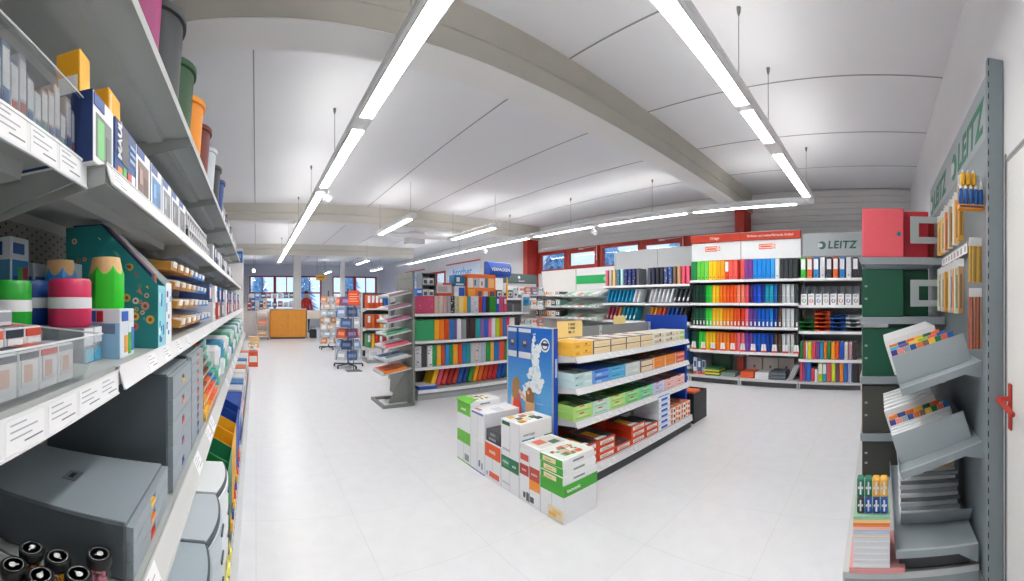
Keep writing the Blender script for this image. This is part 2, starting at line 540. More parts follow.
def upglow(axis, c, a, b, hw=.028):          # glowing strip added on top of the housing to brighten the ceiling
    if axis == 'y':                         # no added glow right under a beam
        for y0, y1 in ((1.95, 2.8), (7.5, 8.4), (13.0, 13.9)):
            if a < y0 < b: b = y0
            elif y0 <= a < y1: a = min(y1, b - .1)
    mb = MB()
    r = ((a, b, c - hw, c + hw) if axis == 'x' else (c - hw, c + hw, a, b))
    mb.box(*r, ZL1 + .0003, ZL1 + .003, UPGLOW)
    return mb.mesh('added_upglow')
def cables(root, pts, top=H):
    for x, y in pts:
        mb = MB()
        mb.cyl((x, y, ZL1), (x, y, top - .05), .0028, .0028, CABLE, 6)
        mb.lathe([(.006, top - .055), (.013, top - .03), (.016, top - .002)], CABLE, 10, (x, y))
        link('cable', mb.mesh('cable'), root)
# left strip down the aisle
root = link('lamp_strip', None, None, (0.785, 3.0, ZL1)); tag(root, 'long straight white lamp strip hanging over the left aisle', 'ceiling lamp')
inv = Matrix.Translation((-0.785, -3.0, -ZL1))
def child(root, name, me):
    me.transform(Matrix.Translation(-Vector(root.location)))
    return link(name, me, root)
mb = MB(); profile(mb, (.785, -.3), (.785, 14.2), ZL0, ZL1, .145); child(root, 'housing', mb.mesh('housing', True))
for a, b in ((-.1, 1.15), (1.27, 2.76), (2.98, 4.56), (4.78, 6.4), (6.55, 8.1), (8.3, 9.9), (10.05, 11.6), (11.8, 13.3)):
    child(root, 'lens', strip('y', .785, a, b, LENS)); child(root, 'added_upglow', upglow('y', .785, a, b))
for y in (1.9, 3.9, 5.6, 7.3, 9.5, 12):
    mb = MB(); mb.cyl((.785, y, ZL1), (.785, y, H - .05), .0028, .0028, CABLE, 6)
    mb.lathe([(.006, H - .055), (.013, H - .03), (.016, H - .002)], CABLE, 10, (.785, y))
    child(root, 'cable', mb.mesh('cable'))
# right strip and its turn along the window side
root = link('lamp_strip', None, None, (5.3, .9, ZL1)); tag(root, 'white lamp strip that turns a corner and runs along the window side', 'ceiling lamp')
mb = MB(); profile(mb, (.3, .9), (5.23, .9), ZL0, ZL1, .145); profile(mb, (5.3, .97), (5.3, 14.2), ZL0, ZL1, .145)
mb.lathe([(.06, ZL0 + .002), (.072, ZL0 + .035), (.064, ZL1 - .018), (.045, ZL1)], LAMPW, 24, (5.29, .915))
child(root, 'housing', mb.mesh('housing', True))
for a, b, m in ((.7, 2.53, LENS), (2.62, 3.2, LENS_DIM), (3.48, 4.95, LENS)):
    child(root, 'lens', strip('x', .9, a, b, m)); child(root, 'added_upglow', upglow('x', .9, a, b))
for a, b in ((1.12, 2.66), (2.8, 4.5), (4.68, 6.25), (6.49, 8.06), (8.2, 9.8), (9.95, 11.5), (11.65, 13.2)):
    child(root, 'lens', strip('y', 5.3, a, b, LENS)); child(root, 'added_upglow', upglow('y', 5.3, a, b))
for x, y in ((2.45, .9), (3.16, .9), (4.9, .9), (5.3, 3.4), (5.3, 5.2), (5.3, 7.1), (5.3, 9.4)):
    mb = MB(); mb.cyl((x, y, ZL1), (x, y, H - .05), .0028, .0028, CABLE, 6)
    mb.lathe([(.006, H - .055), (.013, H - .03), (.016, H - .002)], CABLE, 10, (x, y))
    child(root, 'cable', mb.mesh('cable'))
# U-shaped strip in the middle of the room
root = link('lamp_strip', None, None, (3.25, 7.0, ZL1)); tag(root, 'U-shaped white lamp strip hanging in the middle of the room', 'ceiling lamp')
mb = MB(); profile(mb, (2.43, 5.8), (2.43, 7.6), ZL0, ZL1, .13); profile(mb, (4.07, 5.8), (4.07, 7.6), ZL0, ZL1, .13); profile(mb, (2.37, 7.66), (4.13, 7.66), ZL0, ZL1, .13)
child(root, 'housing', mb.mesh('housing', True))
for x in (2.43, 4.07): child(root, 'lens', strip('y', x, 5.95, 7.5, LENS)); child(root, 'added_upglow', upglow('y', x, 5.95, 7.5))
for x, y in ((2.43, 5.9), (2.43, 7.5), (4.07, 5.9), (4.07, 7.5)):
    mb = MB(); mb.cyl((x, y, ZL1), (x, y, H - .01), .0028, .0028, CABLE, 6); child(root, 'cable', mb.mesh('cable'))
# far strips, with extra ones added to brighten the dim far end
for k, (x, y0, lb) in enumerate(((3.6, 12.3, 'short lamp strip hanging far back above the spinner racks'), (5.0, 15.2, 'short lamp strip hanging far back near the far windows'), (3.3, 17.2, 'added short lamp strip brightening the area right of the far white column'), (-.1, 16.4, 'added short lamp strip brightening the white counter at the far left'))):
    root = link('lamp_strip', None, None, (x, y0, ZL1)); tag(root, lb, 'ceiling lamp')
    mb = MB(); profile(mb, (x, y0), (x, y0 + 1.6), ZL0, ZL1, .13); child(root, 'housing', mb.mesh('housing', True))
    child(root, 'lens', strip('y', x, y0 + .1, y0 + 1.5, LENS)); child(root, 'added_upglow', upglow('y', x, y0 + .1, y0 + 1.5))
    for dy in (.2, 1.4):
        mb = MB(); mb.cyl((x, y0 + dy, ZL1), (x, y0 + dy, H - .005), .0028, .0028, CABLE, 6); child(root, 'cable', mb.mesh('cable'))
# spotlights clipped to the strips
def spot():
    mb = MB(); mb.cyl((0, 0, 0), (0, 0, -.07), .008, .008, LAMPW, 8); a = mb.mesh('stem')
    mb = MB(); mb.M = Matrix.Translation((0, 0, -.1)) @ Euler((.5, .3, 0)).to_matrix().to_4x4()
    mb.cbox(-.05, .05, -.035, .035, -.04, .04, LAMPW, .008); mb.cyl((0, -.035, 0), (0, -.05, 0), .032, .036, mat((200, 202, 204), .3), 16); b = mb.mesh('spot_head', True)
    return dict(parts=[('stem', a), ('spot_head', b)])
for x, y, lb in ((5.3, 4.62, 'small white spotlight under the window lamp strip above the grey partition'), (.86, 4.66, 'small white spotlight under the left aisle lamp strip'),
                 (5.3, 8.12, 'small white spotlight under the window lamp strip beyond the red column')):
    put('spot', spot, 'spotlight', lb, 'spotlight', (x, y, ZL0 - .006))
def proj():
    mb = MB(); mb.cyl((0, 0, 0), (0, 0, -.35), .012, .012, LAMPW, 8); mb.box(-.2, .2, -.14, .14, -.62, -.35, LAMPW); return dict(mesh=mb.mesh('air_unit'))
put(None, proj, 'ceiling_speaker', 'pale box unit hung from the ceiling behind the U-shaped lamp strip', 'speaker', (3.55, 8.4, H), group=None)
# ================================================================== shelving system
GREY = mat((176, 181, 180), .45, noise=.02, scale=5)
GREYD = mat((120, 123, 120), .6)
LGREY = mat((205, 208, 209), .4)
STRIP = mat((232, 234, 236), .3)
PAPER = mat((244, 245, 247), .6)
INK = mat((176, 180, 188), .7)
INKD = mat((120, 124, 132), .7)
BLACK = mat((28, 29, 31), .45)
WHITE = mat((240, 241, 243), .5)
PEG = mat((150, 153, 152), .6)
SLOT = mat((40, 42, 42), .9)
class Bay:
    """local frame: x to the viewer's right, y away from the viewer (0 = front edge), z up"""
    def __init__(s, ox, oy, rz):
        s.o = Vector((ox, oy, 0)); s.rz = rz; s.M = Matrix.Translation(s.o) @ Matrix.Rotation(rz, 4, 'Z')
    def at(s, x, y, z):
        return tuple(s.M @ Vector((x, y, z)))
def shelf_plate(w, y0, d, z, m, rail=True, drop=.034):
    """plate from y0 to d, top at z"""
    mb = MB()
    mb.box(.004, w - .004, y0, d, z - .003, z, m)
    mb.box(.004, w - .004, y0, y0 + .003, z - drop, z - .003, m)
    mb.box(.004, w - .004, d - .003, d, z - drop, z - .003, m)
    if rail:
        ym = y0 + (d - y0) * .48
        mb.prism([(ym - .045, z - .003), (ym - .038, z - .030), (ym + .030, z - .030), (ym + .037, z - .003)], .05, w - .05, m, 'x')
    return mb.mesh('shelf')
def bracket_mesh(w, y0, d, z, m, tall=.1):
    out = []
    for x in (.006, w - .009):
        mb = MB(); mb.prism([(d, z - .004), (y0 + .004, z - .004), (y0 + .004, z - .035), (d, z - tall)], x, x + .003, m, 'x'); out.append(mb.mesh('bracket'))
    return out
def strip_mesh(w, y0, z0, y1, z1, labels, m=STRIP, rnd=None):
    """price strip from (y0,z0) top to (y1,z1) bottom, with paper labels"""
    mb = MB()
    t = .0025
    dn = Vector((0, y1 - y0, z1 - z0)); h = dn.length; dn.normalize()
    n = Vector((1, 0, 0)).cross(dn)           # outward (towards -y)
    if n.y > 0: n = -n
    o = Vector((0, y0, z0))
    def slab(x0, x1, u0, u1, a, b, mm):
        P = lambda x, u, k: tuple(Vector((x, 0, 0)) + o + dn * u + n * k)
        vs = [P(x0, u0, a), P(x1, u0, a), P(x1, u1, a), P(x0, u1, a), P(x0, u0, b), P(x1, u0, b), P(x1, u1, b), P(x0, u1, b)]
        mb.add(vs, [(0, 1, 2, 3), (7, 6, 5, 4), (0, 4, 5, 1), (1, 5, 6, 2), (2, 6, 7, 3), (3, 7, 4, 0)], mm)
    slab(.002, w - .002, 0, h, 0, t, m)
    slab(.002, w - .002, 0, h * .08, t, t + .002, m)
    slab(.002, w - .002, h * .93, h, t, t + .002, m)
    for (x, lw) in labels:
        slab(x, x + lw, h * .1, h * .92, t, t + .0006, PAPER)
        for k, (a, b) in enumerate(((.1, .5), (.1, .8), (.1, .65), (.45, .95))):
            u = h * (.2 + .17 * k)
            slab(x + lw * a, x + lw * b, u, u + h * .04, t + .0006, t + .0009, INK if k < 3 else INKD)
    return mb.mesh('price_strip')
def pegboard(w, y, z0, z1, m, holes=True, xr=None, zr=None):
    mb = MB()
    mb.box(.0, w, y, y + .012, z0, z1, m)
    if holes:
        xa, xb = xr or (0.03, w - .03); za, zb = zr or (z0 + .03, z1 - .03)
        x = xa
        k = 0
        while x < xb:
            z = za + (.0125 if k % 2 else 0)
            while z < zb:
                mb.box(x - .003, x + .003, y - .0006, y - .0001, z - .003, z + .003, SLOT)
                z += .025
            x += .025; k += 1
    return mb.mesh('back_panel')
def upright_mesh(x, y, z1, m, w=.03, d=.05, slots=True):
    mb = MB(); mb.box(x - w / 2, x + w / 2, y, y + d, 0, z1, m)
    if slots:
        z = .15
        while z < z1 - .05:
            mb.box(x - .004, x + .004, y - .0006, y - .0001, z, z + .02, SLOT); z += .05
    return mb.mesh('upright')
def bay_thing(bay, label, w, d, zt, shelves, base, m=GREY, back=None, group=None, uprights=(True, True), name='shelving_bay', plinth=True, peg=False, slots=True, recess=0.0):
    """shelves: list of dict(z, y0, strip=(y,z,y,z), labels, rail, tilt)"""
    root = link(name, None, None, bay.at(0, 0, 0), (0, 0, bay.rz)); tag(root, label, 'shelf unit', group)
    link('back_panel', pegboard(w, d, .06, zt, back or PEG, **(peg or dict(holes=False))), root)
    for k, x in enumerate((0.0, w)):
        if uprights[k]: link('upright', upright_mesh(x, d - .012 , zt, m, slots=slots), root)
    if plinth:
        mb = MB(); by, bz = base
        mb.box(.003, w - .003, by + recess, d, .0, bz - .035, mat((150, 153, 152), .5) if plinth is True else plinth)
        link('plinth', mb.mesh('plinth'), root)
        c = link('shelf', shelf_plate(w, by - .004, d, bz, m, False), root)
        if recess:
            for x in (.006, w - .026): mb = MB(); mb.box(x, x + .02, by + .004, by + .03, 0, bz - .005, m); link('foot', mb.mesh('foot'), root)
    for s in shelves:
        c = link('shelf', shelf_plate(w, s['y0'], d, s['z'], s.get('m', m), s.get('rail', True), s.get('drop', .034)), root)
        for b in bracket_mesh(w, s['y0'], d, s['z'], s.get('m', m), s.get('tall', .1)): link('bracket', b, c)
        if s.get('strip'):
            link('price_strip', strip_mesh(w, *s['strip'], s.get('labels', ()), s.get('sm', STRIP)), c)
    return root
def labels_for(w, n, lw, seed, skip=.25):
    r = random.Random(seed); out = []
    for i in range(n):
        if r.random() > skip:
            x = .02 + (w - .04 - lw) * i / max(1, n - 1) + r.uniform(-.005, .005); out.append((x, lw))
    return out
# ------------------------------------------------------------------ left wall: seven bays
LX = 0.0                              # bay front reference plane x = 0 ; local y = -x
W1 = 1.02
ys = [-.37 + W1 * i for i in range(7)]
nm = ['nearest bay of the left wall shelving with clear bins in front', 'left wall shelving bay with pencil pots and drawer boxes', 'left wall shelving bay with paper rolls and hanging packs',
      'fourth bay of the left wall shelving counted from the camera', 'fifth bay of the left wall shelving counted from the camera', 'sixth bay of the left wall shelving counted from the camera',
      'last bay of the left wall shelving before the white pillar']
LB = []
for i, y in enumerate(ys):
    b = Bay(LX, y, PI / 2); LB.append(b)
    sh = [dict(z=2.05, y0=.27, tall=.075), dict(z=1.595, y0=.262, strip=(.262, 1.597, .25, 1.556), labels=labels_for(W1, 7, .07, i + 1)),
          dict(z=1.235, y0=.24, strip=(.238, 1.237, .226, 1.196), labels=labels_for(W1, 7, .07, i + 20)),
          dict(z=.84, y0=.208, strip=(.206, .842, .182, .785), labels=labels_for(W1, 4, .095, i + 40, .3), sm=mat((206, 208, 207), .35))]
    if i == 0:
        sh[1] = dict(z=1.603, y0=.30, strip=(.298, 1.60, .297, 1.552), labels=[(x, .075) for x in (.66, .745, .83, .915)])
        sh[2] = dict(z=1.238, y0=.24, drop=.045, strip=(.237, 1.232, .237, 1.19), labels=[(x, .075) for x in (.69, .775, .86, .935)])
    bay_thing(b, nm[i], W1, .60, 2.62 if i > 0 else 2.2, sh, (.115, .20), group='bays of the left wall shelving',
              uprights=(True, i == 6), peg=dict(holes=i in (0, 1), xr=(.45, 1.0) if i == 0 else (.02, .7), zr=(1.25, 1.58)))
B1, B2, B3 = LB[1], LB[2], LB[3]
def lp(x, y, z): return (x, y, z)     # world placement on the left wall (x is negative)
LR = PI / 2                            # goods face +X: local -y (front) -> +X
# ---- waste bins on the top shelf
def bin_(c):
    m = mat(c, .55); di = mat(tuple(int(v * .6) for v in c), .6)
    def f():
        mb = MB()
        mb.lathe([(.0, .0), (.102, .0), (.106, .004), (.124, .257), (.135, .259), (.137, .282), (.130, .284), (.120, .274), (.100, .012), (.0, .010)], m, 36)
        return dict(mesh=mb.mesh('waste_bin', True))
    return f
bins = [((150, 34, 104), 1.10, 'magenta round waste bin on the top left shelf, nearest of the row'), ((46, 51, 56), 1.355, 'dark grey round waste bin between the magenta and green bins'),
        ((4, 70, 26), 1.66, 'green round waste bin on the top left shelf'), ((238, 146, 10), 1.96, 'orange-yellow round waste bin on the top left shelf'),
        ((108, 26, 13), 2.26, 'rust red round waste bin on the top left shelf'), ((205, 212, 218), 2.58, 'light grey round waste bin on the top left shelf'),
        ((48, 52, 56), 2.92, 'black round waste bin beside the blue one on the top left shelf'), ((16, 66, 140), 3.26, 'blue round waste bin, last of the bin row')]
for c, y, lb in bins:
    put(None, bin_(c), 'waste_bin', lb, 'waste bin', (-.388 + (.010 if 1.3 < y < 1.4 else 0), y, 2.05), group='waste bins on the top left shelf')
# ---- printed cartons
def carton(w, d, h, base, decals=(), b=.0015, name='carton', text=(), side=None):
    """decals: (face, u0, u1, v0, v1, colour) in 0..1 face coordinates; faces f(ront) l r t"""
    def f():
        mb = MB()
        mb.cbox(-w / 2, w / 2, 0, d, 0, h, base if not isinstance(base, tuple) else mat(base, .5), b)
        e = .0006
        if side: mb.box(-w / 2 - e, -w / 2 - e / 2, b, d - b, b, h - b, mat(side, .5)); mb.box(w / 2 + e / 2, w / 2 + e, b, d - b, b, h - b, mat(side, .5))
        for k, (fc, u0, u1, v0, v1, c) in enumerate(decals):
            m = c if not isinstance(c, tuple) else mat(c, .45)
            e1 = e + .0003 * (k + 1)
            if fc == 'f': mb.box(-w / 2 + u0 * w, -w / 2 + u1 * w, -e1, -e / 4, v0 * h, v1 * h, m)
            elif fc == 'l': mb.box(-w / 2 - e1, -w / 2 - e / 4, d * (1 - u1), d * (1 - u0), v0 * h, v1 * h, m)
            elif fc == 'r': mb.box(w / 2 + e / 4, w / 2 + e1, d * u0, d * u1, v0 * h, v1 * h, m)
            elif fc == 't': mb.box(-w / 2 + u0 * w, -w / 2 + u1 * w, d * v0, d * v1, h + e / 4, h + e1, m)
        for (fc, u, v, body, size, c, kw) in text:
            m = mat(c, .5) if isinstance(c, tuple) else c
            e2 = .003
            kw = dict(kw); rot = kw.pop('rot', 0)
            R = Matrix.Rotation(rot, 4, 'Z')
            if fc == 'f': M = face_M((-w / 2 + u * w, -e2, v * h), (1, 0, 0), (0, 0, 1))
            elif fc == 'l': M = face_M((-w / 2 - e2, d * (1 - u), v * h), (0, -1, 0), (0, 0, 1))
            elif fc == 'r': M = face_M((w / 2 + e2, d * u, v * h), (0, 1, 0), (0, 0, 1))
            else: M = face_M((-w / 2 + u * w, d * v, h + e2), (1, 0, 0), (0, 1, 0))
            text_into(mb, body, size, m, M @ R, **kw)
        return dict(mesh=mb.mesh(name))
    return f
# second shelf: boxed desk goods
NAVY = (24, 52, 110)
ST4 = 1.595
put(None, carton(.10, .17, .125, (238, 240, 243), [('f', .12, .88, .1, .72, (120, 126, 124)), ('f', .2, .5, .1, .66, (120, 205, 125)), ('f', .6, .8, .1, .5, (98, 110, 108)), ('f', .02, .5, .8, .97, (40, 80, 150)), ('l', 0, 1, 0, 1, NAVY)]), 'carton',
    'white carton with green window, navy side, first on the second left shelf', 'box', (-.275, .680, ST4), LR)
put(None, carton(.135, .17, .125, (34, 82, 150), [('f', 0, 1, .45, 1, (26, 62, 125)), ('f', .3, .62, .35, .95, (62, 64, 74)), ('f', .1, .3, .04, .25, (240, 150, 60)), ('f', .35, .5, .02, .3, (80, 180, 90)), ('f', .55, .7, .05, .28, (220, 60, 60)), ('f', .75, .95, .02, .3, (240, 240, 240)), ('f', .66, .95, .5, .56, (150, 180, 220)), ('f', .66, .95, .62, .68, (150, 180, 220)), ('f', .66, .95, .74, .8, (150, 180, 220))],
    text=[('f', .17, .68, 'MAUL', .03, (245, 246, 250), dict(rot=PI / 2, bold=.0008))]), 'carton', 'blue MAUL carton with white lettering on the second left shelf', 'box', (-.275, .806, ST4), LR)
win = [((120, 92, 84), 'brown'), ((70, 130, 190), 'blue'), ((120, 126, 132), 'light grey'), ((92, 98, 106), 'grey'), ((70, 74, 82), 'dark grey')]
for i, (c, nmn) in enumerate(win):
    put(None, carton(.124, .16, .125, (236, 239, 243), [('f', .14, .86, .08, .74, c), ('f', .55, .8, .1, .5, tuple(int(v * .8) for v in c)), ('f', .05, .55, .82, .97, (40, 84, 160)), ('l', 0, 1, 0, 1, (40, 70, 130)), ('f', .2, .4, .3, .6, tuple(min(255, v + 50) for v in c))]),
        'carton', 'white carton with %s window, %s past the blue MAUL carton' % (nmn, ORD[i]), 'box', (-.275, .941 + .131 * i, ST4), LR, group='white window cartons')
put(None, carton(.045, .05, .095, (242, 180, 40), [('l', .05, .95, .55, .95, (236, 170, 30)), ('l', .1, .9, .1, .5, (236, 236, 232))]), 'carton', 'yellow and white carton lying on the white carton with green window', 'box', (-.312, .678, ST4 + .1255), LR)
put(None, carton(.075, .08, .10, (244, 178, 32), [('f', .12, .2, .1, .9, (255, 235, 190))]), 'carton', 'yellow carton lying on top of the blue MAUL carton', 'box', (-.315, .845, ST4 + .1255), LR)
# dark flat packs in two stacked rows beyond
def flatpack(c, k):
    def f():
        mb = MB()
        mb.cbox(-.028, .028, 0, .17, 0, .075, mat(c, .35), .004)
        mb.box(-.0295, .0295, -.002, .06, .066, .078, mat((176, 182, 190), .25))
        mb.box(-.024, .024, -.003, -.0021, .008, .044, mat((70, 76, 86), .3))
        return dict(mesh=mb.mesh('stapler_pack'))
    return f
pc = [(26, 28, 34), (30, 34, 44), (24, 26, 30), (30, 44, 96), (26, 28, 34)]
for r in range(2):
    for i in range(12):
        c = pc[(i + 2 * r) % 5]
        put(('fp', c), flatpack(c, 0), 'stapler_pack', 'black and silver pack, %s of the %s row beyond the white window cartons' % (ORD[i], ('lower', 'upper')[r]), 'pack',
            (-.29 - .02 * r, 1.70 + .066 * i, ST4 + .001 + .085 * r), LR, group='black and silver packs', rx=-.0)
for i in range(14):
    c = [(200, 205, 212), (60, 64, 72), (30, 60, 120), (226, 228, 232)][i % 4]
    put(('fq', c), carton(.09, .15, .13, c, [('f', .1, .9, .5, .9, (230, 232, 236))]), 'carton', '%s small carton on the second left shelf beyond the black packs' % ORD[i], 'box', (-.28, 2.60 + .15 * i, ST4), LR, group='small cartons far along the second shelf')
for i in range(9):
    c = [(44, 46, 52), (210, 212, 218), (60, 62, 70)][i % 3]
    put(('fr', c), carton(.16, .2, .2 - .02 * (i % 3), c, [('f', .1, .9, .2, .6, (220, 222, 226)), ('f', .2, .6, .66, .9, (90, 94, 104))]), 'carton', '%s carton beyond the blue waste bin on the top left shelf' % ORD[i], 'box', (-.30, 3.55 + .21 * i, 2.05), LR, group='cartons beyond the waste bins')
# ---- third shelf: pencil pots and cases
ST3 = 1.235
WOOD = mat((222, 184, 128), .5, noise=.08, scale=60)
def pencil_pot(c):
    def f():
        m = mat(c, .4)
        mb = MB(); n = 6
        R0, R1 = .040, .024
        # hexagonal body with scalloped paint edge and wooden cone above
        prof = []
        seg = 48
        def rad(a): # rounded hexagon
            k = (a % (PI / 3)) - PI / 6
            return R0 * (math.cos(PI / 6) / math.cos(k) * .6 + .4 * .95)
        rows = []
        vs = []; fs = []; zs = [0, .004, .072]
        for z in zs: rows.append([(rad(2 * PI * i / seg) * (.97 if z == 0 else 1), z) for i in range(seg)])
        edge = [(rad(2 * PI * i / seg), .090 - .018 * abs(math.sin(3 * (2 * PI * i / seg)) ) ) for i in range(seg)]
        rows.append([(r * (1 - .32 * max(0, (z - .072)) / .018 * .45), z) for r, z in edge])
        for row in rows:
            for i, (r, z) in enumerate(row):
                a = 2 * PI * i / seg; vs.append((r * math.cos(a), r * math.sin(a), z))
        for k in range(len(rows) - 1):
            for i in range(seg): fs.append((k * seg + i, k * seg + (i + 1) % seg, (k + 1) * seg + (i + 1) % seg, (k + 1) * seg + i))
        fs.append(tuple(range(seg - 1, -1, -1)))
        mb.add(vs, fs, m)
        body = mb.mesh('pencil_pot', True)
        mb = MB(); vs = []; fs = []
        for i in range(seg):
            a = 2 * PI * i / seg; r, z = rows[-1][i]; vs.append((r * math.cos(a), r * math.sin(a), z))
        for i in range(seg):
            a = 2 * PI * i / seg; vs.append((.030 * math.cos(a), .030 * math.sin(a), .108))
        for i in range(seg):
            a = 2 * PI * i / seg; vs.append((.025 * math.cos(a), .025 * math.sin(a), .108))
        for i in range(seg):
            a = 2 * PI * i / seg; vs.append((.023 * math.cos(a), .023 * math.sin(a), .06))
        for k in range(3):
            for i in range(seg): fs.append((k * seg + i, k * seg + (i + 1) % seg, (k + 1) * seg + (i + 1) % seg, (k + 1) * seg + i))
        fs.append(tuple(range(3 * seg, 4 * seg)))
        mb.add(vs, fs, WOOD)
        return dict(mesh=body, parts=[('wooden_rim', mb.mesh('wooden_rim', True), [], 'bare wood cone rim')])
    return f
def round_case(c):
    def f():
        m = mat(c, .35)
        mb = MB(); mb.lathe([(.0, 0), (.040, 0), (.043, .004), (.043, .036)], m, 36); mb.lathe([(.043, .056), (.043, .086), (.039, .092), (0, .093)], m, 36); b = mb.mesh('round_case', True)
        mb = MB(); mb.lathe([(.041, .034), (.0437, .036), (.0437, .056), (.041, .058)], mat((226, 228, 232), .5), 36)
        return dict(mesh=b, parts=[('paper_band', mb.mesh('paper_band', True), [], 'white paper band')])
    return f
BLUEPIC = [('f', .06, .94, .1, .62, (60, 140, 200)), ('f', .1, .45, .12, .35, (40, 80, 160)), ('f', .55, .9, .3, .5, (210, 70, 90)), ('f', .35, .6, .2, .5, (90, 190, 90)), ('f', .1, .7, .72, .9, (60, 100, 170)), ('l', .06, .94, .1, .62, (90, 150, 190)), ('l', .1, .5, .7, .92, (40, 90, 170))]
WHITEB = (222, 230, 238)
put(None, carton(.092, .095, .10, WHITEB, [('f', .55, .95, .08, .7, (240, 244, 248)), ('f', .3, .5, .1, .45, (240, 170, 60)), ('f', .55, .75, .05, .5, (80, 190, 80)), ('f', .76, .95, .1, .6, (60, 120, 200)), ('f', .1, .5, .75, .95, (40, 90, 180)), ('l', 0, 1, .0, .72, (150, 196, 226)), ('l', .1, .45, .74, .96, (50, 100, 180)), ('l', .55, .9, .5, .7, (110, 130, 160)), ('l', .48, .62, .74, .96, (180, 40, 50))]), 'carton',
    'white and blue carton under the green pencil pot', 'box', (-.266, .79, ST3), LR)
put(None, pencil_pot((38, 196, 30)), 'pencil_pot', 'lime green pencil-shaped pot with wooden rim', 'pencil pot', (-.315, .792, ST3 + .1005), .3, group='pencil-shaped pots')
put(None, pencil_pot((40, 140, 214)), 'pencil_pot', 'blue pencil-shaped pot behind the pink round case', 'pencil pot', (-.43, .80, ST3 + .1005), .1, group='pencil-shaped pots')
put(None, carton(.09, .09, .10, WHITEB, BLUEPIC), 'carton', 'white and blue carton under the blue pencil pot', 'box', (-.39, .80, ST3), LR)
put(None, carton(.085, .1, .066, (120, 128, 138), [('f', .02, .5, .5, 1, (232, 236, 240)), ('f', .55, .98, .55, 1, (236, 238, 242)), ('f', .05, .5, .05, .4, (90, 180, 210)), ('f', .55, .9, .05, .4, (70, 160, 200)), ('l', .5, 1, .4, 1, (140, 148, 158))]), 'carton', 'grey carton with white labels under the pink round case', 'box', (-.302, .692, ST3), LR)
put(None, round_case((206, 44, 92)), 'round_case', 'pink round case with a white paper band', 'case', (-.352, .692, ST3 + .0665), group='round cases')
put(None, round_case((24, 160, 40)), 'round_case', 'green round case with a white paper band', 'case', (-.432, .60, ST3 + .0615), group='round cases')
put(None, carton(.085, .1, .061, (120, 128, 138), [('f', .1, .9, .2, .8, (220, 226, 232))]), 'carton', 'grey carton under the green round case', 'box', (-.382, .598, ST3), LR)
put(None, round_case((24, 72, 150)), 'round_case', 'blue round case with a band, behind the green and pink cases', 'case', (-.452, .702, ST3 + .0665), group='round cases')
put(None, carton(.085, .08, .066, (128, 134, 142)), 'carton', 'grey carton under the blue round case', 'box', (-.412, .702, ST3), LR)
put(None, carton(.075, .05, .14, (226, 233, 240), BLUEPIC), 'carton', 'white carton with coloured picture leaning at the perforated back panel', 'box', (-.525, .775, ST3 + .1255), LR)
put(None, carton(.08, .06, .125, (186, 198, 208), BLUEPIC), 'carton', 'pale carton under the pictured carton by the back panel', 'box', (-.525, .775, ST3), LR)
put(None, carton(.07, .06, .11, (186, 198, 208), [('l', .1, .9, .1, .7, (50, 100, 150)), ('f', .1, .9, .1, .7, (50, 110, 160))]), 'carton', 'pale carton with blue print left of the blue pencil pot', 'box', (-.52, .862, ST3 + .1005), LR)
put(None, carton(.075, .07, .10, (186, 198, 208)), 'carton', 'plain pale carton at the back behind the blue pencil pot', 'box', (-.515, .862, ST3), LR)
put(None, carton(.07, .06, .11, (178, 190, 200), [('l', .1, .9, .1, .7, (50, 100, 150)), ('l', .5, .9, .75, .95, (30, 60, 110))]), 'carton', 'pale carton with blue print between the two pencil pots', 'box', (-.435, .892, ST3 + .1005), LR)
put(None, carton(.075, .07, .10, (186, 198, 208)), 'carton', 'plain pale carton at the back behind the green pencil pot', 'box', (-.43, .892, ST3), LR)
# teal magazine file
def mag_file(w, c, front, decor=None, d=.25, h=.31, hf=.155, hb=.6):
    def f():
        m = mat(c, .5)
        mb = MB(); t = .003
        side = [(0, 0), (d, 0), (d, h), (d * hb, h), (0, hf)]
        mb.prism(side, -w / 2, -w / 2 + t, m, 'x'); mb.prism(side, w / 2 - t, w / 2, m, 'x')
        mb.box(-w / 2 + t, w / 2 - t, d - t, d, 0, h, m); mb.box(-w / 2 + t, w / 2 - t, 0, d, 0, t, m)
        mb.box(-w / 2 + t, w / 2 - t, 0, t, 0, hf, m if front is None else mat(front, .5))
        parts = []
        if decor:
            rnd = random.Random(decor)
            for k in range(44):
                y = rnd.uniform(.015, d - .02); zmax = hf + (h - hf) * min(1, y / (d * hb)) - .025
                z = rnd.uniform(.015, zmax); r = rnd.uniform(.004, .011)
                cc = rnd.choice([(226, 150, 130), (236, 226, 210), (240, 180, 60), (60, 150, 140), (220, 190, 170), (90, 170, 170), (200, 110, 100)])
                sh = rnd.choice(('o', 'o', 't', 'r'))
                if sh == 'o':
                    mb.cyl((-w / 2 - .0006, y, z), (-w / 2 - .0001, y, z), r, r, mat(cc, .5), 12)
                    mb.cyl((-w / 2 - .0012, y, z), (-w / 2 - .0006, y, z), r * .45, r * .45, mat((150, 80, 70), .5), 10)
                elif sh == 't':
                    mb.prism([(y, z), (y + r * 1.8, z + r), (y + r * .8, z + r * 1.8)], -w / 2 - .0006, -w / 2 - .0001, mat(cc, .5), 'x')
                else:
                    mb.prism([(y, z), (y + r, z + .002), (y + r * 2, z + r * 1.6), (y + r, z + r * 1.2)], -w / 2 - .0006, -w / 2 - .0001, mat(cc, .5), 'x')
            for k in range(9):
                x = rnd.uniform(-w / 2 + .006, w / 2 - .02); z = rnd.uniform(.01, hf - .03)
                mb.box(x, x + rnd.uniform(.006, .016), -.0006, -.0001, z, z + rnd.uniform(.01, .025), mat(rnd.choice([(30, 120, 190), (240, 246, 250), (20, 90, 160)]), .5))
        return dict(mesh=mb.mesh('magazine_file'))
    return f
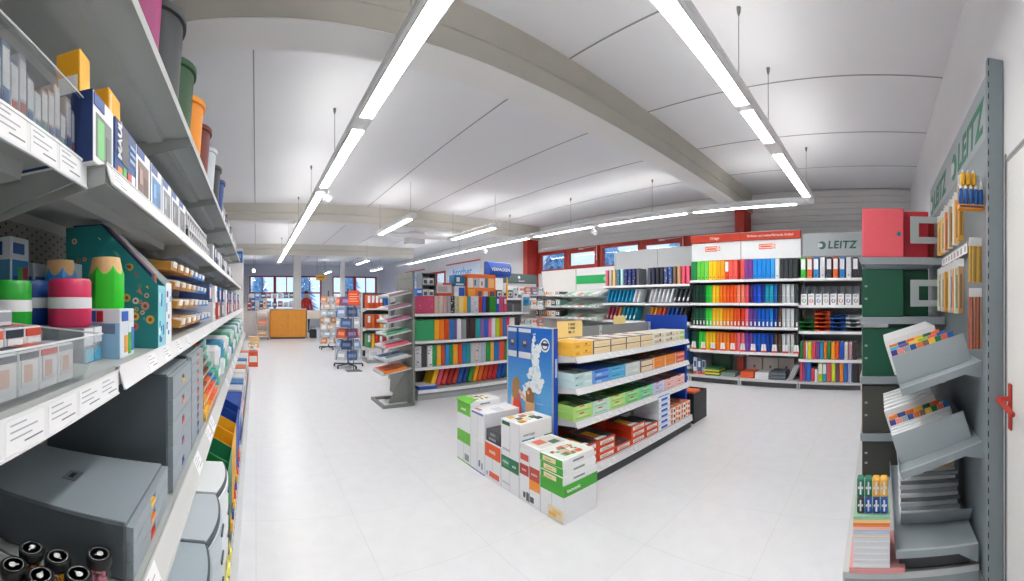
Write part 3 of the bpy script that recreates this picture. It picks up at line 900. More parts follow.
put(None, mag_file(.082, (34, 134, 136), (140, 212, 226), decor=5), 'magazine_file', 'teal patterned magazine file on the third left shelf', 'file holder', (-.236, .975, ST3), LR)
for i, (c, lb) in enumerate((((30, 50, 92), 'dark blue booklet standing in the teal magazine file'), ((160, 90, 70), 'brown edged booklet standing in the teal magazine file'))):
    mb = MB(); mb.prism([(.02, .005), (.235, .005), (.235, .318), (.15, .318 - .002), (.02, .185)], -.012, .012, mat(c, .5), 'x')
    o = link('booklet', mb.mesh('booklet'), None, (-.236, .96 + .028 * i, ST3), (0, 0, LR)); tag(o, lb, 'booklet')
put(None, mag_file(.07, (226, 232, 238), (236, 242, 247), decor=9, hf=.165), 'magazine_file', 'white and blue patterned magazine file beside the teal one', 'file holder', (-.236, 1.053, ST3), LR)
# tilted packs with white tips, four tiers
def tip_pack(c, k):
    def f():
        mb = MB(); m = mat(c, .4)
        mb.prism([(.0, -.012), (.035, -.014), (.26, -.012), (.26, .014), (.03, .016), (0, .012)], -.055, .055, m, 'x')
        wt = mat((240, 238, 232), .45)
        mb.box(-.030, .030, -.004, .030, -.002, .0175, wt); mb.box(-.05, .05, .05, .2, .0152, .0168, wt)
        return dict(mesh=mb.mesh('tipped_pack'))
    return f
tc_ = [(196, 142, 62), (186, 128, 52), (205, 150, 66), (190, 134, 60), (60, 128, 196), (36, 118, 204), (30, 120, 210)]
tn_ = ['golden', 'golden', 'golden', 'golden', 'blue', 'blue', 'blue']
for t in range(4):
    for i in range(7):
        c = tc_[i]
        put(('tip', c), tip_pack(c, 0), 'pencil_pack', '%s pack with white tip, %s along the %s tier beyond the magazine files' % (tn_[i], ORD[i], ('lowest', 'second', 'third', 'top')[t]), 'pack',
            (-.255 - .01 * t, 1.36 + .125 * i, ST3 + .038 + .066 * t), LR, group='white-tipped packs', rx=.10)
for i in range(13):
    for t in range(2):
        c = [(226, 228, 234), (70, 90, 130), (210, 90, 70), (235, 235, 240), (120, 130, 140), (40, 110, 180)][(i * 2 + t) % 6]
        put(('bx', c), carton(.15, .18, .11, c, [('f', .1, .6, .2, .8, (236, 238, 242)), ('f', .65, .9, .3, .7, (200, 70, 60))]), 'carton', '%s carton in the %s layer far along the third left shelf' % (ORD[i], ('lower', 'upper')[t]), 'box',
            (-.25 - .02 * t, 2.36 + .32 * i, ST3 + .111 * t), LR, group='cartons far along the third shelf')
# ---- fourth shelf: drawer boxes, jars, rolls
ST2 = .84
DG = mat((88, 97, 104), .5); DGL = mat((150, 162, 170), .45)
def drawer_box(w, d, h, tabs, lip=.012):
    def f():
        mb = MB(); n = len(tabs)
        mb.cbox(-w / 2, w / 2, .01, d, 0, h, DG, .004)
        mb.box(-w / 2 + .006, w / 2 - .006, .012, d - .01, h, h + .0012, DGL)
        parts = []
        ph = (h - .008) / n
        for k, c in enumerate(tabs):
            z0 = h - .004 - ph * (k + 1) + .0012; z1 = h - .004 - ph * k - .0012
            m2 = MB(); g = min(.011, ph * .32); zc = (z0 + z1) / 2
            # front with a notch for the finger
            m2.box(-w / 2 + .003, -.018, -.004, .0098, z0, z1, DGL); m2.box(.018, w / 2 - .003, -.004, .0098, z0, z1, DGL)
            m2.box(-.018, .018, -.004, .0098, z0, zc - g, DGL); m2.box(-.018, .018, -.004, .0098, zc + g, z1, DGL)
            m3 = MB(); m3.box(-.017, .017, .004, .0096, zc - g, zc + g, mat((36, 40, 44), .7)); m3.box(-.0175, .0175, -.005, .004, zc - g, zc - g * .2, mat(c, .4)); 
            parts.append(('drawer', m2.mesh('drawer'), [('tab', m3.mesh('tab'), 'coloured grip tab')]))
        return dict(mesh=mb.mesh('drawer_box'), parts=parts)
    return f
Y_, O_, R_, V_, B_ = (246, 196, 60), (242, 140, 30), (222, 60, 36), (150, 60, 140), (60, 70, 160)
r = put(None, drawer_box(.285, .375, .105, [Y_, O_, R_]), 'drawer_box', 'low grey drawer box with yellow, orange and red tabs', 'drawer box', (-.222, .822, ST2), LR)
mb = MB(); mb.box(-.024, .024, .17, .205, .1065, .108, mat((120, 130, 138), .4)); mb.box(-.012, .012, .182, .194, .108, .1085, BLACK); link('emblem_plate', mb.mesh('emblem_plate'), r)
put(None, drawer_box(.30, .375, .315, [Y_, O_, R_, V_, B_]), 'drawer_box', 'tall grey drawer box with five drawers', 'drawer box', (-.222, 1.172, ST2), LR)
put(None, drawer_box(.30, .375, .325, [Y_, (244, 170, 50), O_, (234, 110, 40), R_, (200, 60, 70), V_, (110, 60, 150), B_, (40, 80, 170)]), 'drawer_box', 'tall grey drawer box with ten slim drawers', 'drawer box', (-.222, 1.478, ST2), LR)
def jar(c, sym):
    def f():
        mb = MB(); mb.lathe([(0, 0), (.019, 0), (.022, .004), (.022, .05), (.017, .057)], CLEAR, 24); g = mb.mesh('decor_jar', True)
        mb = MB(); rnd = random.Random(sym)
        for k in range(40):
            a = rnd.uniform(0, 2 * PI); rr = .015 * math.sqrt(rnd.random()); mb.ball((rr * math.cos(a), rr * math.sin(a), rnd.uniform(.006, .042)), .0042, mat(c, .3), 6, 4)
        fill = mb.mesh('beads', True)
        mb = MB(); mb.lathe([(0, .052), (.0225, .052), (.0235, .054), (.0235, .066), (.022, .068), (.0, .068)], BLACK, 28)
        mb.lathe([(.0165, .0682), (.0165, .0686), (.0178, .0686), (.0178, .0682)], mat((170, 174, 176), .4), 28); l = mb.mesh('lid', True)
        mb = MB(); mb.M = Matrix.Rotation(sym, 4, 'Z'); mb.cyl((0, .002, .0681), (0, .002, .0688), .006, .006, WHITE, 14); mb.box(-.001, .001, -.009, -.003, .0682, .0687, WHITE)
        return dict(mesh=g, parts=[('beads', fill), ('lid', l, [('emblem', mb.mesh('emblem'))])])
    return f
jars = [(27, 551, (240, 160, 30)), (56, 563, (244, 176, 40)), (9, 574, (226, 226, 220)), (40, 588, (220, 200, 190)), (88, 568, (226, 140, 160)), (103, 552, (232, 150, 170))]
jn = ['black-lidded glass jar of orange beads at the back left', 'black-lidded glass jar of orange beads in front of the drawer box, second from the left', 'black-lidded glass jar at the left picture edge', 'black-lidded glass jar at the bottom, nearest of the jars',
      'black-lidded glass jar of pink beads, front one of the pink pair', 'black-lidded glass jar of pink beads nearest the low drawer box corner']
jp = [(-.385, .585), (-.345, .607), (-.392, .53), (-.342, .548), (-.288, .614), (-.28, .655)]
jp = [(-.382, .60), (-.330, .603), (-.383, .545), (-.332, .548), (-.279, .580), (-.268, .640)]
for (x, y), (_, _, c), lb, k in zip(jp, jars, jn, range(6)):
    put(None, jar(c, k * 1.1), 'decor_jar', lb, 'jar', (x, y, ST2), group='glass jars with black lids')
# rolls past the drawer boxes
def roll(c):
    def f():
        mb = MB(); mb.cyl((0, 0, .022), (0, .26, .022), .021, .021, mat(c, .5), 12); mb.cyl((0, -.001, .022), (0, .0005, .022), .008, .008, mat((236, 226, 200), .6), 10); return dict(mesh=mb.mesh('paper_roll', True))
    return f
rc = [[(240, 190, 60), (236, 140, 40), (230, 110, 60), (240, 120, 80), (230, 150, 110), (240, 170, 130)], [(214, 150, 50), (226, 110, 40), (220, 70, 40), (228, 96, 50), (60, 140, 200), (40, 120, 190)], [(170, 110, 40), (150, 60, 30), (206, 110, 40), (40, 110, 190), (90, 180, 200), (80, 190, 170)],
      [(120, 60, 34), (130, 54, 30), (96, 50, 34), (70, 160, 150), (60, 170, 130), (150, 200, 190)], [(110, 58, 40), (90, 60, 44), (120, 70, 50), (90, 170, 160), (140, 200, 180), (200, 220, 215)]]
rc += [[(104, 56, 42), (84, 54, 44), (96, 60, 50), (90, 170, 160), (150, 206, 186), (210, 224, 220)], [(96, 52, 40), (226, 96, 40), (110, 62, 50), (60, 150, 190), (120, 190, 170), (206, 222, 218)]]
for t in range(7):
    for i in range(12):
        c = rc[t][(0, 0, 0, 1, 1, 2, 2, 2, 3, 3, 4, 5)[i]]
        put(('roll', c), roll(c), 'paper_roll', 'paper roll past the slim drawer box, %s in layer %s from the shelf' % (ORD[i], ORD[t]), 'paper roll', (-.21 - .012 * t, 1.68 + .047 * i + (.02 if t % 2 else 0), ST2 + .001 + .044 * t), LR, group='coloured paper rolls')
for i in range(12):
    for t in range(2):
        c = [(90, 180, 150), (214, 226, 230), (110, 190, 170), (230, 232, 236), (60, 150, 190), (236, 236, 238)][(i + 3 * t) % 6]
        put(('bag', c), carton(.16, .22, .12, c, [('f', .1, .9, .55, .9, (242, 244, 246)), ('f', .3, .7, .1, .4, (120, 160, 160))], b=.02), 'goods_pack', '%s pack in the %s layer beyond the paper rolls on the fourth left shelf' % (ORD[i], ('lower', 'upper')[t]), 'pack', (-.22, 2.38 + .36 * i, ST2 + .121 * t), LR, group='packs beyond the paper rolls')
# ---- base shelf: bow-fronted drawer boxes, file holders
def bow_box(c, w=.288, d=.40, h=.46):
    def f():
        m = mat(c, .5); edge = mat((74, 84, 92), .5)
        def outline(gr):
            pts = [(w / 2 - gr, d), (-w / 2 + gr, d)]
            for k in range(11):
                t = -1 + 2 * k / 10; pts.append((t * (w / 2 - gr), .022 * t * t + gr))
            return pts
        mb = MB(); mb.prism(outline(0), 0, h - .006, edge, 'z'); mb.prism(outline(.006), h - .006, h, m, 'z')
        parts = []
        for k in range(5):
            m2 = MB(); pts = [((-1 + 2 * j / 10) * (w / 2 - .004), .022 * (-1 + 2 * j / 10) ** 2 - .006) for j in range(11)] + [((1 - 2 * j / 10) * (w / 2 - .004), .022 * (1 - 2 * j / 10) ** 2 - .0005) for j in range(11)]
            z0 = .01 + k * .087; m2.prism(pts, z0, z0 + .08, m, 'z'); m3 = MB(); m3.box(-.03, .03, -.012, -.0065, z0 + .05, z0 + .06, edge)
            parts.append(('drawer', m2.mesh('drawer'), [('grip', m3.mesh('grip'))]))
        return dict(mesh=mb.mesh('drawer_box'), parts=parts)
    return f
ST1 = .20
put(None, bow_box((172, 186, 196)), 'drawer_box', 'bow-fronted grey drawer box on the base shelf, nearest the camera', 'drawer box', (-.117, .98, ST1), LR, group='bow-fronted drawer boxes')
put(None, bow_box((196, 206, 214)), 'drawer_box', 'bow-fronted grey drawer box on the base shelf beside the white one', 'drawer box', (-.117, 1.272, ST1), LR, group='bow-fronted drawer boxes')
put(None, bow_box((236, 240, 244)), 'drawer_box', 'bow-fronted white drawer box on the base shelf', 'drawer box', (-.117, 1.564, ST1), LR, group='bow-fronted drawer boxes')
put(None, bow_box((172, 186, 196)), 'drawer_box', 'bow-fronted grey drawer box at the near end of the base shelf', 'drawer box', (-.117, .688, ST1), LR, group='bow-fronted drawer boxes')
for i, (c, n_) in enumerate((((20, 130, 56), 'green'), ((36, 140, 90), 'pale green'), ((240, 180, 20), 'yellow'), ((246, 192, 40), 'golden yellow'), ((36, 84, 180), 'blue'), ((30, 74, 168), 'dark blue'))):
    put(None, mag_file(.205, c, None, d=.3, h=.44, hf=.36, hb=.5), 'file_holder', '%s plastic file holder on the base shelf past the white drawer box' % n_, 'file holder', (-.13, 1.82 + .212 * i, ST1), LR, group='plastic file holders on the base shelf')
def crate():
    m = mat((24, 76, 176), .45); mb = MB()
    w, d, h, t = .5, .38, .34, .008
    mb.box(-w / 2, w / 2, 0, t, 0, h, m); mb.box(-w / 2, w / 2, d - t, d, 0, h, m); mb.box(-w / 2, -w / 2 + t, t, d - t, 0, h, m); mb.box(w / 2 - t, w / 2, t, d - t, 0, h, m); mb.box(-w / 2 + t, w / 2 - t, t, d - t, 0, t, m)
    for k in range(4):
        mb.box(-.2 + .11 * k, -.14 + .11 * k, -.001, -.0002, .18, .26, mat((230, 234, 240), .5))
    mb.box(-w / 2 - .004, w / 2 + .004, -.006, d + .004, h - .02, h, m)
    return dict(mesh=mb.mesh('plastic_crate'))
put(None, crate, 'plastic_crate', 'blue plastic crate with white marks on the base shelf', 'crate', (-.13, 3.30, ST1), LR)
for i in range(10):
    for t in range(2):
        c = [(236, 238, 240), (230, 120, 70), (210, 214, 220), (60, 130, 190), (226, 228, 232)][(i + 2 * t) % 5]
        put(('bb', c), carton(.22, .3, .17, c, [('f', .1, .8, .3, .8, (244, 244, 246)), ('f', .2, .5, .4, .6, (220, 80, 50))]), 'carton', '%s carton in the %s layer on the base shelf beyond the blue crate' % (ORD[i], ('lower', 'upper')[t]), 'box', (-.13, 3.75 + .30 * i, ST1 + .171 * t), LR, group='cartons on the far base shelf')
# hanging blister packs in front of the base shelf
def tag_pack(c):
    def f():
        mb = MB(); mb.box(-.02, .02, -.003, .0, 0, .07, mat(c, .4)); mb.box(-.014, .014, -.010, -.003, .012, .045, mat(tuple(min(255, v + 30) for v in c), .3)); return dict(mesh=mb.mesh('hang_tag'))
    return f
tg = [(238, 222, 90), (240, 226, 110), (236, 220, 80), (240, 224, 100), (238, 222, 90), (250, 170, 20), (40, 70, 160), (246, 160, 30), (214, 60, 40), (36, 80, 170), (240, 170, 30), (214, 60, 40), (40, 80, 170), (220, 70, 50), (236, 160, 40), (200, 210, 230)]
for i, c in enumerate(tg):
    put(('tag', c), tag_pack(c), 'hang_tag', '%s shelf tag hanging on the front rail of the base shelf' % ORD[i], 'tag', (-.1085, 1.24 + .09 * i, ST1 + .165 if i > 4 else ST1 + .10), LR, group='tags along the base rail')
mb = MB()
mb.box(-.113, -.110, -.38, 6.7, ST1 + .001, ST1 + .05, mat((196, 200, 202), .4))
y = -.3
while y < 3:
    mb.box(-.1099, -.1094, y, y + .022, ST1 + .012, ST1 + .02, SLOT); y += .06
tag(link('guard_rail', mb.mesh('guard_rail')), 'slotted grey guard rail along the front of the left base shelf', 'rail')
mb = MB(); mb.prism([(-.155, 0), (-.088, 0), (-.094, .012), (-.112, .15), (-.116, .164), (-.155, .164)], -.4, 6.74, mat((214, 217, 219), .4), 'y')
tag(link('kick_plate', mb.mesh('kick_plate')), 'pale kick plate along the foot of the left wall shelving', 'kick plate')
# ---- nearest bay: clear dispensers
def clear_bin(w, d, h, lean, seed, cards):
    def f():
        mb = MB(); t = .003
        mb.prism([(0, 0), (-lean, h), (-lean + t, h), (t, 0)], -w / 2, w / 2, CLEAR, 'x')
        side = [(0, 0), (d, 0), (d, h * 1.25), (-lean, h)]
        mb.prism(side, -w / 2, -w / 2 + t, CLEAR, 'x'); mb.prism(side, w / 2 - t, w / 2, CLEAR, 'x')
        mb.box(-w / 2, w / 2, 0, d, -.003, -.0001, CLEAR); mb.box(-w / 2, w / 2, d - t, d, 0, h * 1.25, CLEAR)
        a = mb.mesh('clear_bin')
        mb = MB(); edge = milky_mat('bright_edge', (240, 244, 246), .8)
        mb.tube([(-w / 2, -lean, h), (w / 2, -lean, h)], .0014, edge, 6); mb.tube([(w / 2, -lean, h), (w / 2, d, h * 1.25)], .0014, edge, 6)
        return dict(mesh=a, parts=[('bright_edge', mb.mesh('bright_edge'))])
    return f
put(None, clear_bin(.98, .2, .100, .010, 1, 0), 'clear_bin', 'clear acrylic bin of small packs on the upper shelf at the near left', 'clear bin', (-.303, .175, 1.6075), LR)
rnd = random.Random(3)
for i in range(36):
    c = rnd.choice([(176, 150, 140), (214, 216, 222), (120, 150, 190), (222, 200, 190), (150, 156, 166), (200, 170, 150), (190, 196, 206), (90, 120, 160)])
    put(None, carton(.019, .13, rnd.uniform(.055, .095), c, [('f', .1, .9, .3, .9, (226, 228, 232)), ('f', .2, .8, .1, .25, rnd.choice([(200, 90, 70), (60, 110, 180), (80, 160, 170)])), ('r', .1, .9, .4, .8, (222, 210, 206))]), 'small_pack', '%s small pack standing in the upper clear bin at the near left' % ORD[i], 'pack', (-.311, -.06 + .0202 * i, 1.6075), LR, group='small packs in the upper clear bin')
put(None, carton(.10, .06, .030, (60, 150, 226), [('f', .1, .5, .2, .6, (120, 190, 240)), ('f', .6, .9, .3, .8, (30, 90, 180))]), 'blue_pack', 'bright blue pack lying on the packs in the upper clear bin', 'pack', (-.34, .33, 1.703), LR)
put(None, clear_bin(.86, .2, .062, .028, 2, 0), 'clear_bin', 'clear acrylic tray of small cards on the lower shelf at the near left', 'clear bin', (-.240, .09, 1.2425), LR)
for i in range(18):
    for j in range(3):
        base = rnd.choice([(228, 230, 234), (236, 234, 232), (210, 214, 220)])
        dec = rnd.choice([(200, 74, 50), (40, 50, 66), (150, 160, 172), (210, 90, 60), (90, 100, 112)])
        put(None, carton(.044, .05, .050 + .022 * j, base, [('t', .06, .94, .40, .85, dec), ('t', .1, .9, .08, .3, (130, 140, 150)), ('f', .05, .95, .82, .97, dec), ('f', .1, .9, .2, .8, (214, 214, 216)), ('f', .2, .6, .3, .7, (200, 160, 140))]), 'card_pack', '%s card pack in the %s row of the lower clear tray' % (ORD[i], ('front', 'middle', 'rear')[j]), 'pack', (-.25 - .053 * j, -.31 + .0465 * i, 1.2426), LR, group='card packs in the lower clear tray')
# ================================================================== paper gondola in the middle
BLUEP = mat((22, 76, 190), .4)
DARK = mat((70, 72, 76), .6)
PG = Bay(2.06, 1.98, 0)
PZ = [.475, .715, .945]
def pg_bay(x, w, lb, ends):
    b = Bay(x, 1.98, 0)
    sh = [dict(z=z, y0=0, strip=(-.002, z + .002, -.022, z - .042), labels=labels_for(w, 6, .09, int(z * 100) + int(x * 10), .3), m=LGREY, drop=.04) for z in PZ]
    sh.append(dict(z=.135, y0=-.05, strip=(-.052, .137, -.056, .075), labels=labels_for(w, 6, .08, int(x * 7), .4), m=LGREY, rail=False, tall=.03))
    return bay_thing(b, lb, w, .50, 1.12, sh, (-.04, .10), m=LGREY, back=mat((150, 153, 156), .5), group='bays of the paper gondola', uprights=ends, plinth=DARK)
pg_bay(2.062, .868, 'low gondola bay holding copy paper, on the blue poster side', (True, False))
pg_bay(2.932, .868, 'low gondola bay holding copy paper, on the far blue end side', (True, True))
# end panel with the poster
def end_panel():
    mb = MB(); mb.cbox(0, .038, 0, .58, .02, 1.150, mat((205, 210, 214), .4), .004)
    mb.box(.0005, .0375, -.006, -.0002, .03, 1.148, BLUEP)
    mb.box(.010, .030, -.0075, -.0061, .78, .92, mat((200, 214, 236), .4))
    me = mb.mesh('end_panel')
    # printed poster: blue sky print, white cloud shape, two figures
    pm = MB(); W_, Z0, Z1 = .555, .10, 1.142
    n = 24
    for k in range(n):
        t = k / (n - 1); c = [int(a + (b - a) * t) for a, b in zip((150, 222, 248), (20, 104, 200))]
        z0 = Z0 + (Z1 - Z0) * k / n; z1 = Z0 + (Z1 - Z0) * (k + 1) / n
        pm.box(-.002, -.0005, .012, .012 + W_, z0, z1, mat(tuple(c), .3))
    OFF = [0]
    def P(u, v): return (.012 + W_ * (1 - u), Z0 + (Z1 - Z0) * (v + OFF[0]))      # u from the poster's left edge
    wm = mat((236, 243, 248), .3); wm2 = mat((206, 226, 240), .3)
    layer = [0]
    def disc(u, v, r, m, sx=1.0):
        layer[0] += 1
        y, z = P(u, v); e = -.0022 - .00004 * layer[0]
        pts = [(y + r * sx * math.cos(2 * PI * i / 18), z + r * math.sin(2 * PI * i / 18)) for i in range(18)]
        pm.prism(pts, e, e + .0002, m, 'x')
    def poly(pts, m):
        layer[0] += 1
        e = -.0022 - .00004 * layer[0]
        pm.prism([P(*p) for p in pts], e, e + .0002, m, 'x')
    rnd = random.Random(11)
    for u, v, r in ((.66, .60, .05), (.62, .56, .05), (.7, .55, .045), (.74, .585, .04), (.55, .545, .04), (.68, .655, .05), (.66, .70, .045), (.62, .66, .04), (.64, .75, .04), (.60, .78, .034), (.63, .82, .03), (.585, .83, .022), (.70, .80, .026), (.735, .84, .024), (.765, .875, .02), (.60, .87, .02), (.61, .905, .018), (.63, .93, .014), (.70, .86, .02), (.52, .63, .025), (.56, .67, .03), (.48, .56, .02), (.44, .5, .034), (.40, .475, .03), (.5, .485, .03), (.36, .46, .02), (.55, .47, .018), (.42, .52, .02)):
        disc(u, v, r, wm)
        for q in range(3): disc(u + rnd.uniform(-.06, .06), v + rnd.uniform(-.025, .025), r * rnd.uniform(.3, .6), rnd.choice((wm, wm2, wm)))
    hair = mat((176, 128, 76), .5); red = mat((222, 66, 46), .5); skin = mat((236, 190, 156), .5); tan = mat((232, 184, 130), .5); brn = mat((150, 104, 62), .5)
    poly([(.06, .12), (.08, .36), (.13, .47), (.17, .50), (.26, .50), (.33, .40), (.40, .12)], red)
    poly([(.26, .49), (.50, .40), (.54, .425), (.30, .51)], skin); poly([(.10, .44), (.07, .34), (.12, .33), (.16, .44)], skin)
    disc(.215, .575, .030, hair); poly([(.13, .575), (.11, .48), (.13, .43), (.24, .42), (.28, .50), (.30, .575)], hair)
    poly([(.42, .30), (.44, .42), (.50, .45), (.64, .44), (.64, .26), (.50, .22)], tan); disc(.53, .515, .030, brn); poly([(.44, .51), (.45, .43), (.62, .43), (.63, .51)], brn); disc(.50, .50, .014, skin)
    poly([(.64, .10), (.50, .22), (.40, .12)], red)
    disc(.86, .88, .054, wm); disc(.86, .88, .040, mat((20, 40, 96), .3)); disc(.86, .88, .030, wm); poly([(.78, .875), (.94, .875), (.94, .895), (.78, .895)], mat((20, 40, 96), .3)); disc(.82, .885, .011, mat((20, 40, 96), .3)); disc(.90, .885, .011, mat((20, 40, 96), .3))
    poly([(.68, .432), (.82, .436), (.82, .444), (.68, .44)], mat((150, 206, 240), .3))
    fr = MB(); al = mat((196, 202, 206), .3, metal=.4)
    fr.box(-.006, -.0003, .002, .0115, .08, 1.148, al); fr.box(-.006, -.0003, .5675, .577, .08, 1.148, al); fr.box(-.006, -.0003,   .0115, .5675, 1.1425, 1.148, al)
    cards = []
    for u0, u1 in ((.03, .24), (.29, .57)):
        cm = MB(); y1, z1 = P(u0, .99); y0, z0 = P(u1, .76)
        cm.box(-.012, -.009, y0, y1, z0, z1, mat((40, 96, 176), .35)); cm.box(-.0128, -.0121, y0, y1, z0, z0 + .05, mat((224, 228, 234), .4)); cm.box(-.0128, -.0121, y0, y1, z1 - .03, z1, mat((214, 222, 232), .4))
        yc = (y0 + y1) / 2; zc = (z0 + z1) / 2
        cm.box(-.0128, -.0121, yc - .028, yc + .028, zc - .03, zc + .025, mat((70, 66, 84), .5)); cm.box(-.0132, -.0129, yc - .018, yc + .018, zc - .004, zc + .02, mat((206, 176, 160), .5))
        cards.append(('info_card', cm.mesh('info_card')))
    return dict(mesh=me, parts=[('poster', pm.mesh('poster'), [], 'blue sky poster with a white cloud and two people'), ('poster_frame', fr.mesh('poster_frame'))] + cards)
put(None, end_panel, 'end_panel', 'end panel with blue sky poster at the head of the paper gondola', 'display panel', (2.018, 2.16, 0))
def far_end():
    mb = MB(); mb.box(0, .035, 0, .53, .05, 1.20, BLUEP); return dict(mesh=mb.mesh('end_panel'))
put(None, far_end, 'end_panel', 'plain blue end panel at the far right end of the paper gondola', 'display panel', (3.84, 2.03, 0))
mb = MB(); mb.box(0, .34, .0, .004, 0, .33, BLACK); mb.box(0, .004, .004, .4, 0, .33, BLACK); mb.box(.336, .34, .004, .4, 0, .33, BLACK); mb.box(.004, .336, .396, .4, 0, .33, BLACK); mb.box(.004, .336, .004, .396, .23, .234, DARK)
tag(link('floor_bin', mb.mesh('floor_bin'), None, (3.90, 1.96, 0)), 'low black display bin on the floor at the right end of the paper gondola', 'bin')
mb = MB(); mb.cbox(0, .2, 0, .3, 0, .08, mat((236, 110, 62), .5), .01); tag(link('goods_pack', mb.mesh('goods_pack'), None, (4.06, 2.04, .2345)), 'orange pack lying in the low black display bin', 'pack')
# ---- reams
def ream_mesh(front, top, side, decor, w=.208, h=.052, d=.295, key=0):
    mb = MB(); mb.cbox(-w / 2, w / 2, 0, d, 0, h, mat(front, .45), .003)
    e = .0005
    mb.box(-w / 2 + .004, w / 2 - .004, .004, d - .004, h + .0001, h + e, mat(top, .45))
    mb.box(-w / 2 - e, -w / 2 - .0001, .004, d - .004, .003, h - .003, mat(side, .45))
    rnd = random.Random(key)
    for (u0, u1, v0, v1, c) in decor:
        mb.box(-w / 2 + u0 * w, -w / 2 + u1 * w, -e, -.0001, v0 * h, v1 * h, mat(c, .45))
    if decor and decor[0][4] == (96, 84, 80):
        for u0, u1, c in ((.05, .2, (250, 244, 236)), (.38, .66, (70, 76, 110)), (.7, .78, (226, 150, 120))): mb.box(-w / 2 + u0 * w, -w / 2 + u1 * w, .02, d - .02, h + e, h + 1.6 * e, mat(c, .45))
    for k in range(4):
        u0 = rnd.uniform(.05, .7); y0 = rnd.uniform(.05, .7); c = rnd.choice((top, front, side, decor[0][4] if decor else top))
        mb.box(-w / 2 + u0 * w, -w / 2 + (u0 + rnd.uniform(.1, .3)) * w, d * y0, d * (y0 + rnd.uniform(.08, .25)), h + e, h + 2 * e, mat(tuple(int(max(0, v - 22)) for v in c), .45))
    return mb.mesh('paper_ream')
def dk(c, k=30): return tuple(max(0, v - k) for v in c)
def ream_style(kind):
    def lines(c, n=3): return [(.12 + .07 * i, .55 + .1 * i, .25 + .2 * i, .33 + .2 * i, c) for i in range(n)]
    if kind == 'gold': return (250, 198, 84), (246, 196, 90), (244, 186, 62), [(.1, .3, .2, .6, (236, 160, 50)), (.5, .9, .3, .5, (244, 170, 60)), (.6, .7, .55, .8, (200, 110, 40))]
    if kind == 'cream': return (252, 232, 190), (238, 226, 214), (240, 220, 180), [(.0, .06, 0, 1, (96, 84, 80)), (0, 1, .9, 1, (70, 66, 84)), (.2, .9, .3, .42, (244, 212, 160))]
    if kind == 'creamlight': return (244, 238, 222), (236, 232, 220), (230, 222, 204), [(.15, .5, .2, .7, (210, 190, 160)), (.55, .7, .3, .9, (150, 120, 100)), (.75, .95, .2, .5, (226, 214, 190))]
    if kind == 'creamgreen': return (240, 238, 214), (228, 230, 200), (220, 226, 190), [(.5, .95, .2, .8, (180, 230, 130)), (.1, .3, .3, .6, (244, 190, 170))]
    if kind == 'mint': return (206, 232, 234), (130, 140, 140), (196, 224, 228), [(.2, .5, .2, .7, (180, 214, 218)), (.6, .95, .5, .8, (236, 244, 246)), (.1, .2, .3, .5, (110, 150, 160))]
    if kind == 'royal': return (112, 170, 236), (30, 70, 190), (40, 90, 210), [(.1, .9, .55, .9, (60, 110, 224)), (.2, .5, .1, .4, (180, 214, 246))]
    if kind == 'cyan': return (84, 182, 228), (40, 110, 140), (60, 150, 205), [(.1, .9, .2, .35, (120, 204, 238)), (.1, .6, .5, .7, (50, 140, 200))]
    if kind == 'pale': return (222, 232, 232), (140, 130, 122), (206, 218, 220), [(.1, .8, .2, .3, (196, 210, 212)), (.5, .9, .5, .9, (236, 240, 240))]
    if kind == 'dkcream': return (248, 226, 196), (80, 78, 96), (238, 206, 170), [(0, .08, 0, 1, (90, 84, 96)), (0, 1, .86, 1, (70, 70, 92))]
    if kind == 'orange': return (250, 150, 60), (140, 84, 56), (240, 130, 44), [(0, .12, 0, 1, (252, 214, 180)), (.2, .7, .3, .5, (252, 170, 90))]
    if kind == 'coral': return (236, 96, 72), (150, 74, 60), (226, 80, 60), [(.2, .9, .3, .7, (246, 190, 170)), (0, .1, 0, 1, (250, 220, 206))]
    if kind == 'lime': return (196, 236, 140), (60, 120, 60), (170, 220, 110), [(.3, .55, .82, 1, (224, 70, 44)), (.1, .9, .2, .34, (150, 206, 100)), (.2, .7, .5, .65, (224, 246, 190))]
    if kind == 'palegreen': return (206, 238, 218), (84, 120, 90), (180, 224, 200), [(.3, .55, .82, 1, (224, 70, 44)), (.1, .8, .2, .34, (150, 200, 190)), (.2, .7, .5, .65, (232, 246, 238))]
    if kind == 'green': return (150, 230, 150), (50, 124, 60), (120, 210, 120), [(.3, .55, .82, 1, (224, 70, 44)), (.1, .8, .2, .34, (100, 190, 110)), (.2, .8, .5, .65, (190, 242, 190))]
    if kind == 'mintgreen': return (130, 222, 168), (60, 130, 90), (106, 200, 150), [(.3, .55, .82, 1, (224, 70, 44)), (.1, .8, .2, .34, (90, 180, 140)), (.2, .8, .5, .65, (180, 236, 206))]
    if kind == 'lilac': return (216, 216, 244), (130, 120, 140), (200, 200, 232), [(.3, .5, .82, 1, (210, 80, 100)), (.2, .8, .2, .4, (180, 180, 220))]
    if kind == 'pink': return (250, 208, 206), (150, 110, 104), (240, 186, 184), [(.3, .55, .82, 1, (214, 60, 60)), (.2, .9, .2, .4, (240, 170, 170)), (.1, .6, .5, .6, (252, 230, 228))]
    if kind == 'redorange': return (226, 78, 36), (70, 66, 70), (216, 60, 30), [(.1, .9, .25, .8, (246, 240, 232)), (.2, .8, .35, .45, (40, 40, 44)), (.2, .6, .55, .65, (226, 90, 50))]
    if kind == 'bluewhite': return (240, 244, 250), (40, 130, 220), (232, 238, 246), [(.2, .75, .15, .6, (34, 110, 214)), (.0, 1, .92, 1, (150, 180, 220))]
    if kind == 'darkblue': return (232, 236, 242), (40, 70, 140), (60, 70, 90), [(0, 1, .7, 1, (50, 70, 120))]
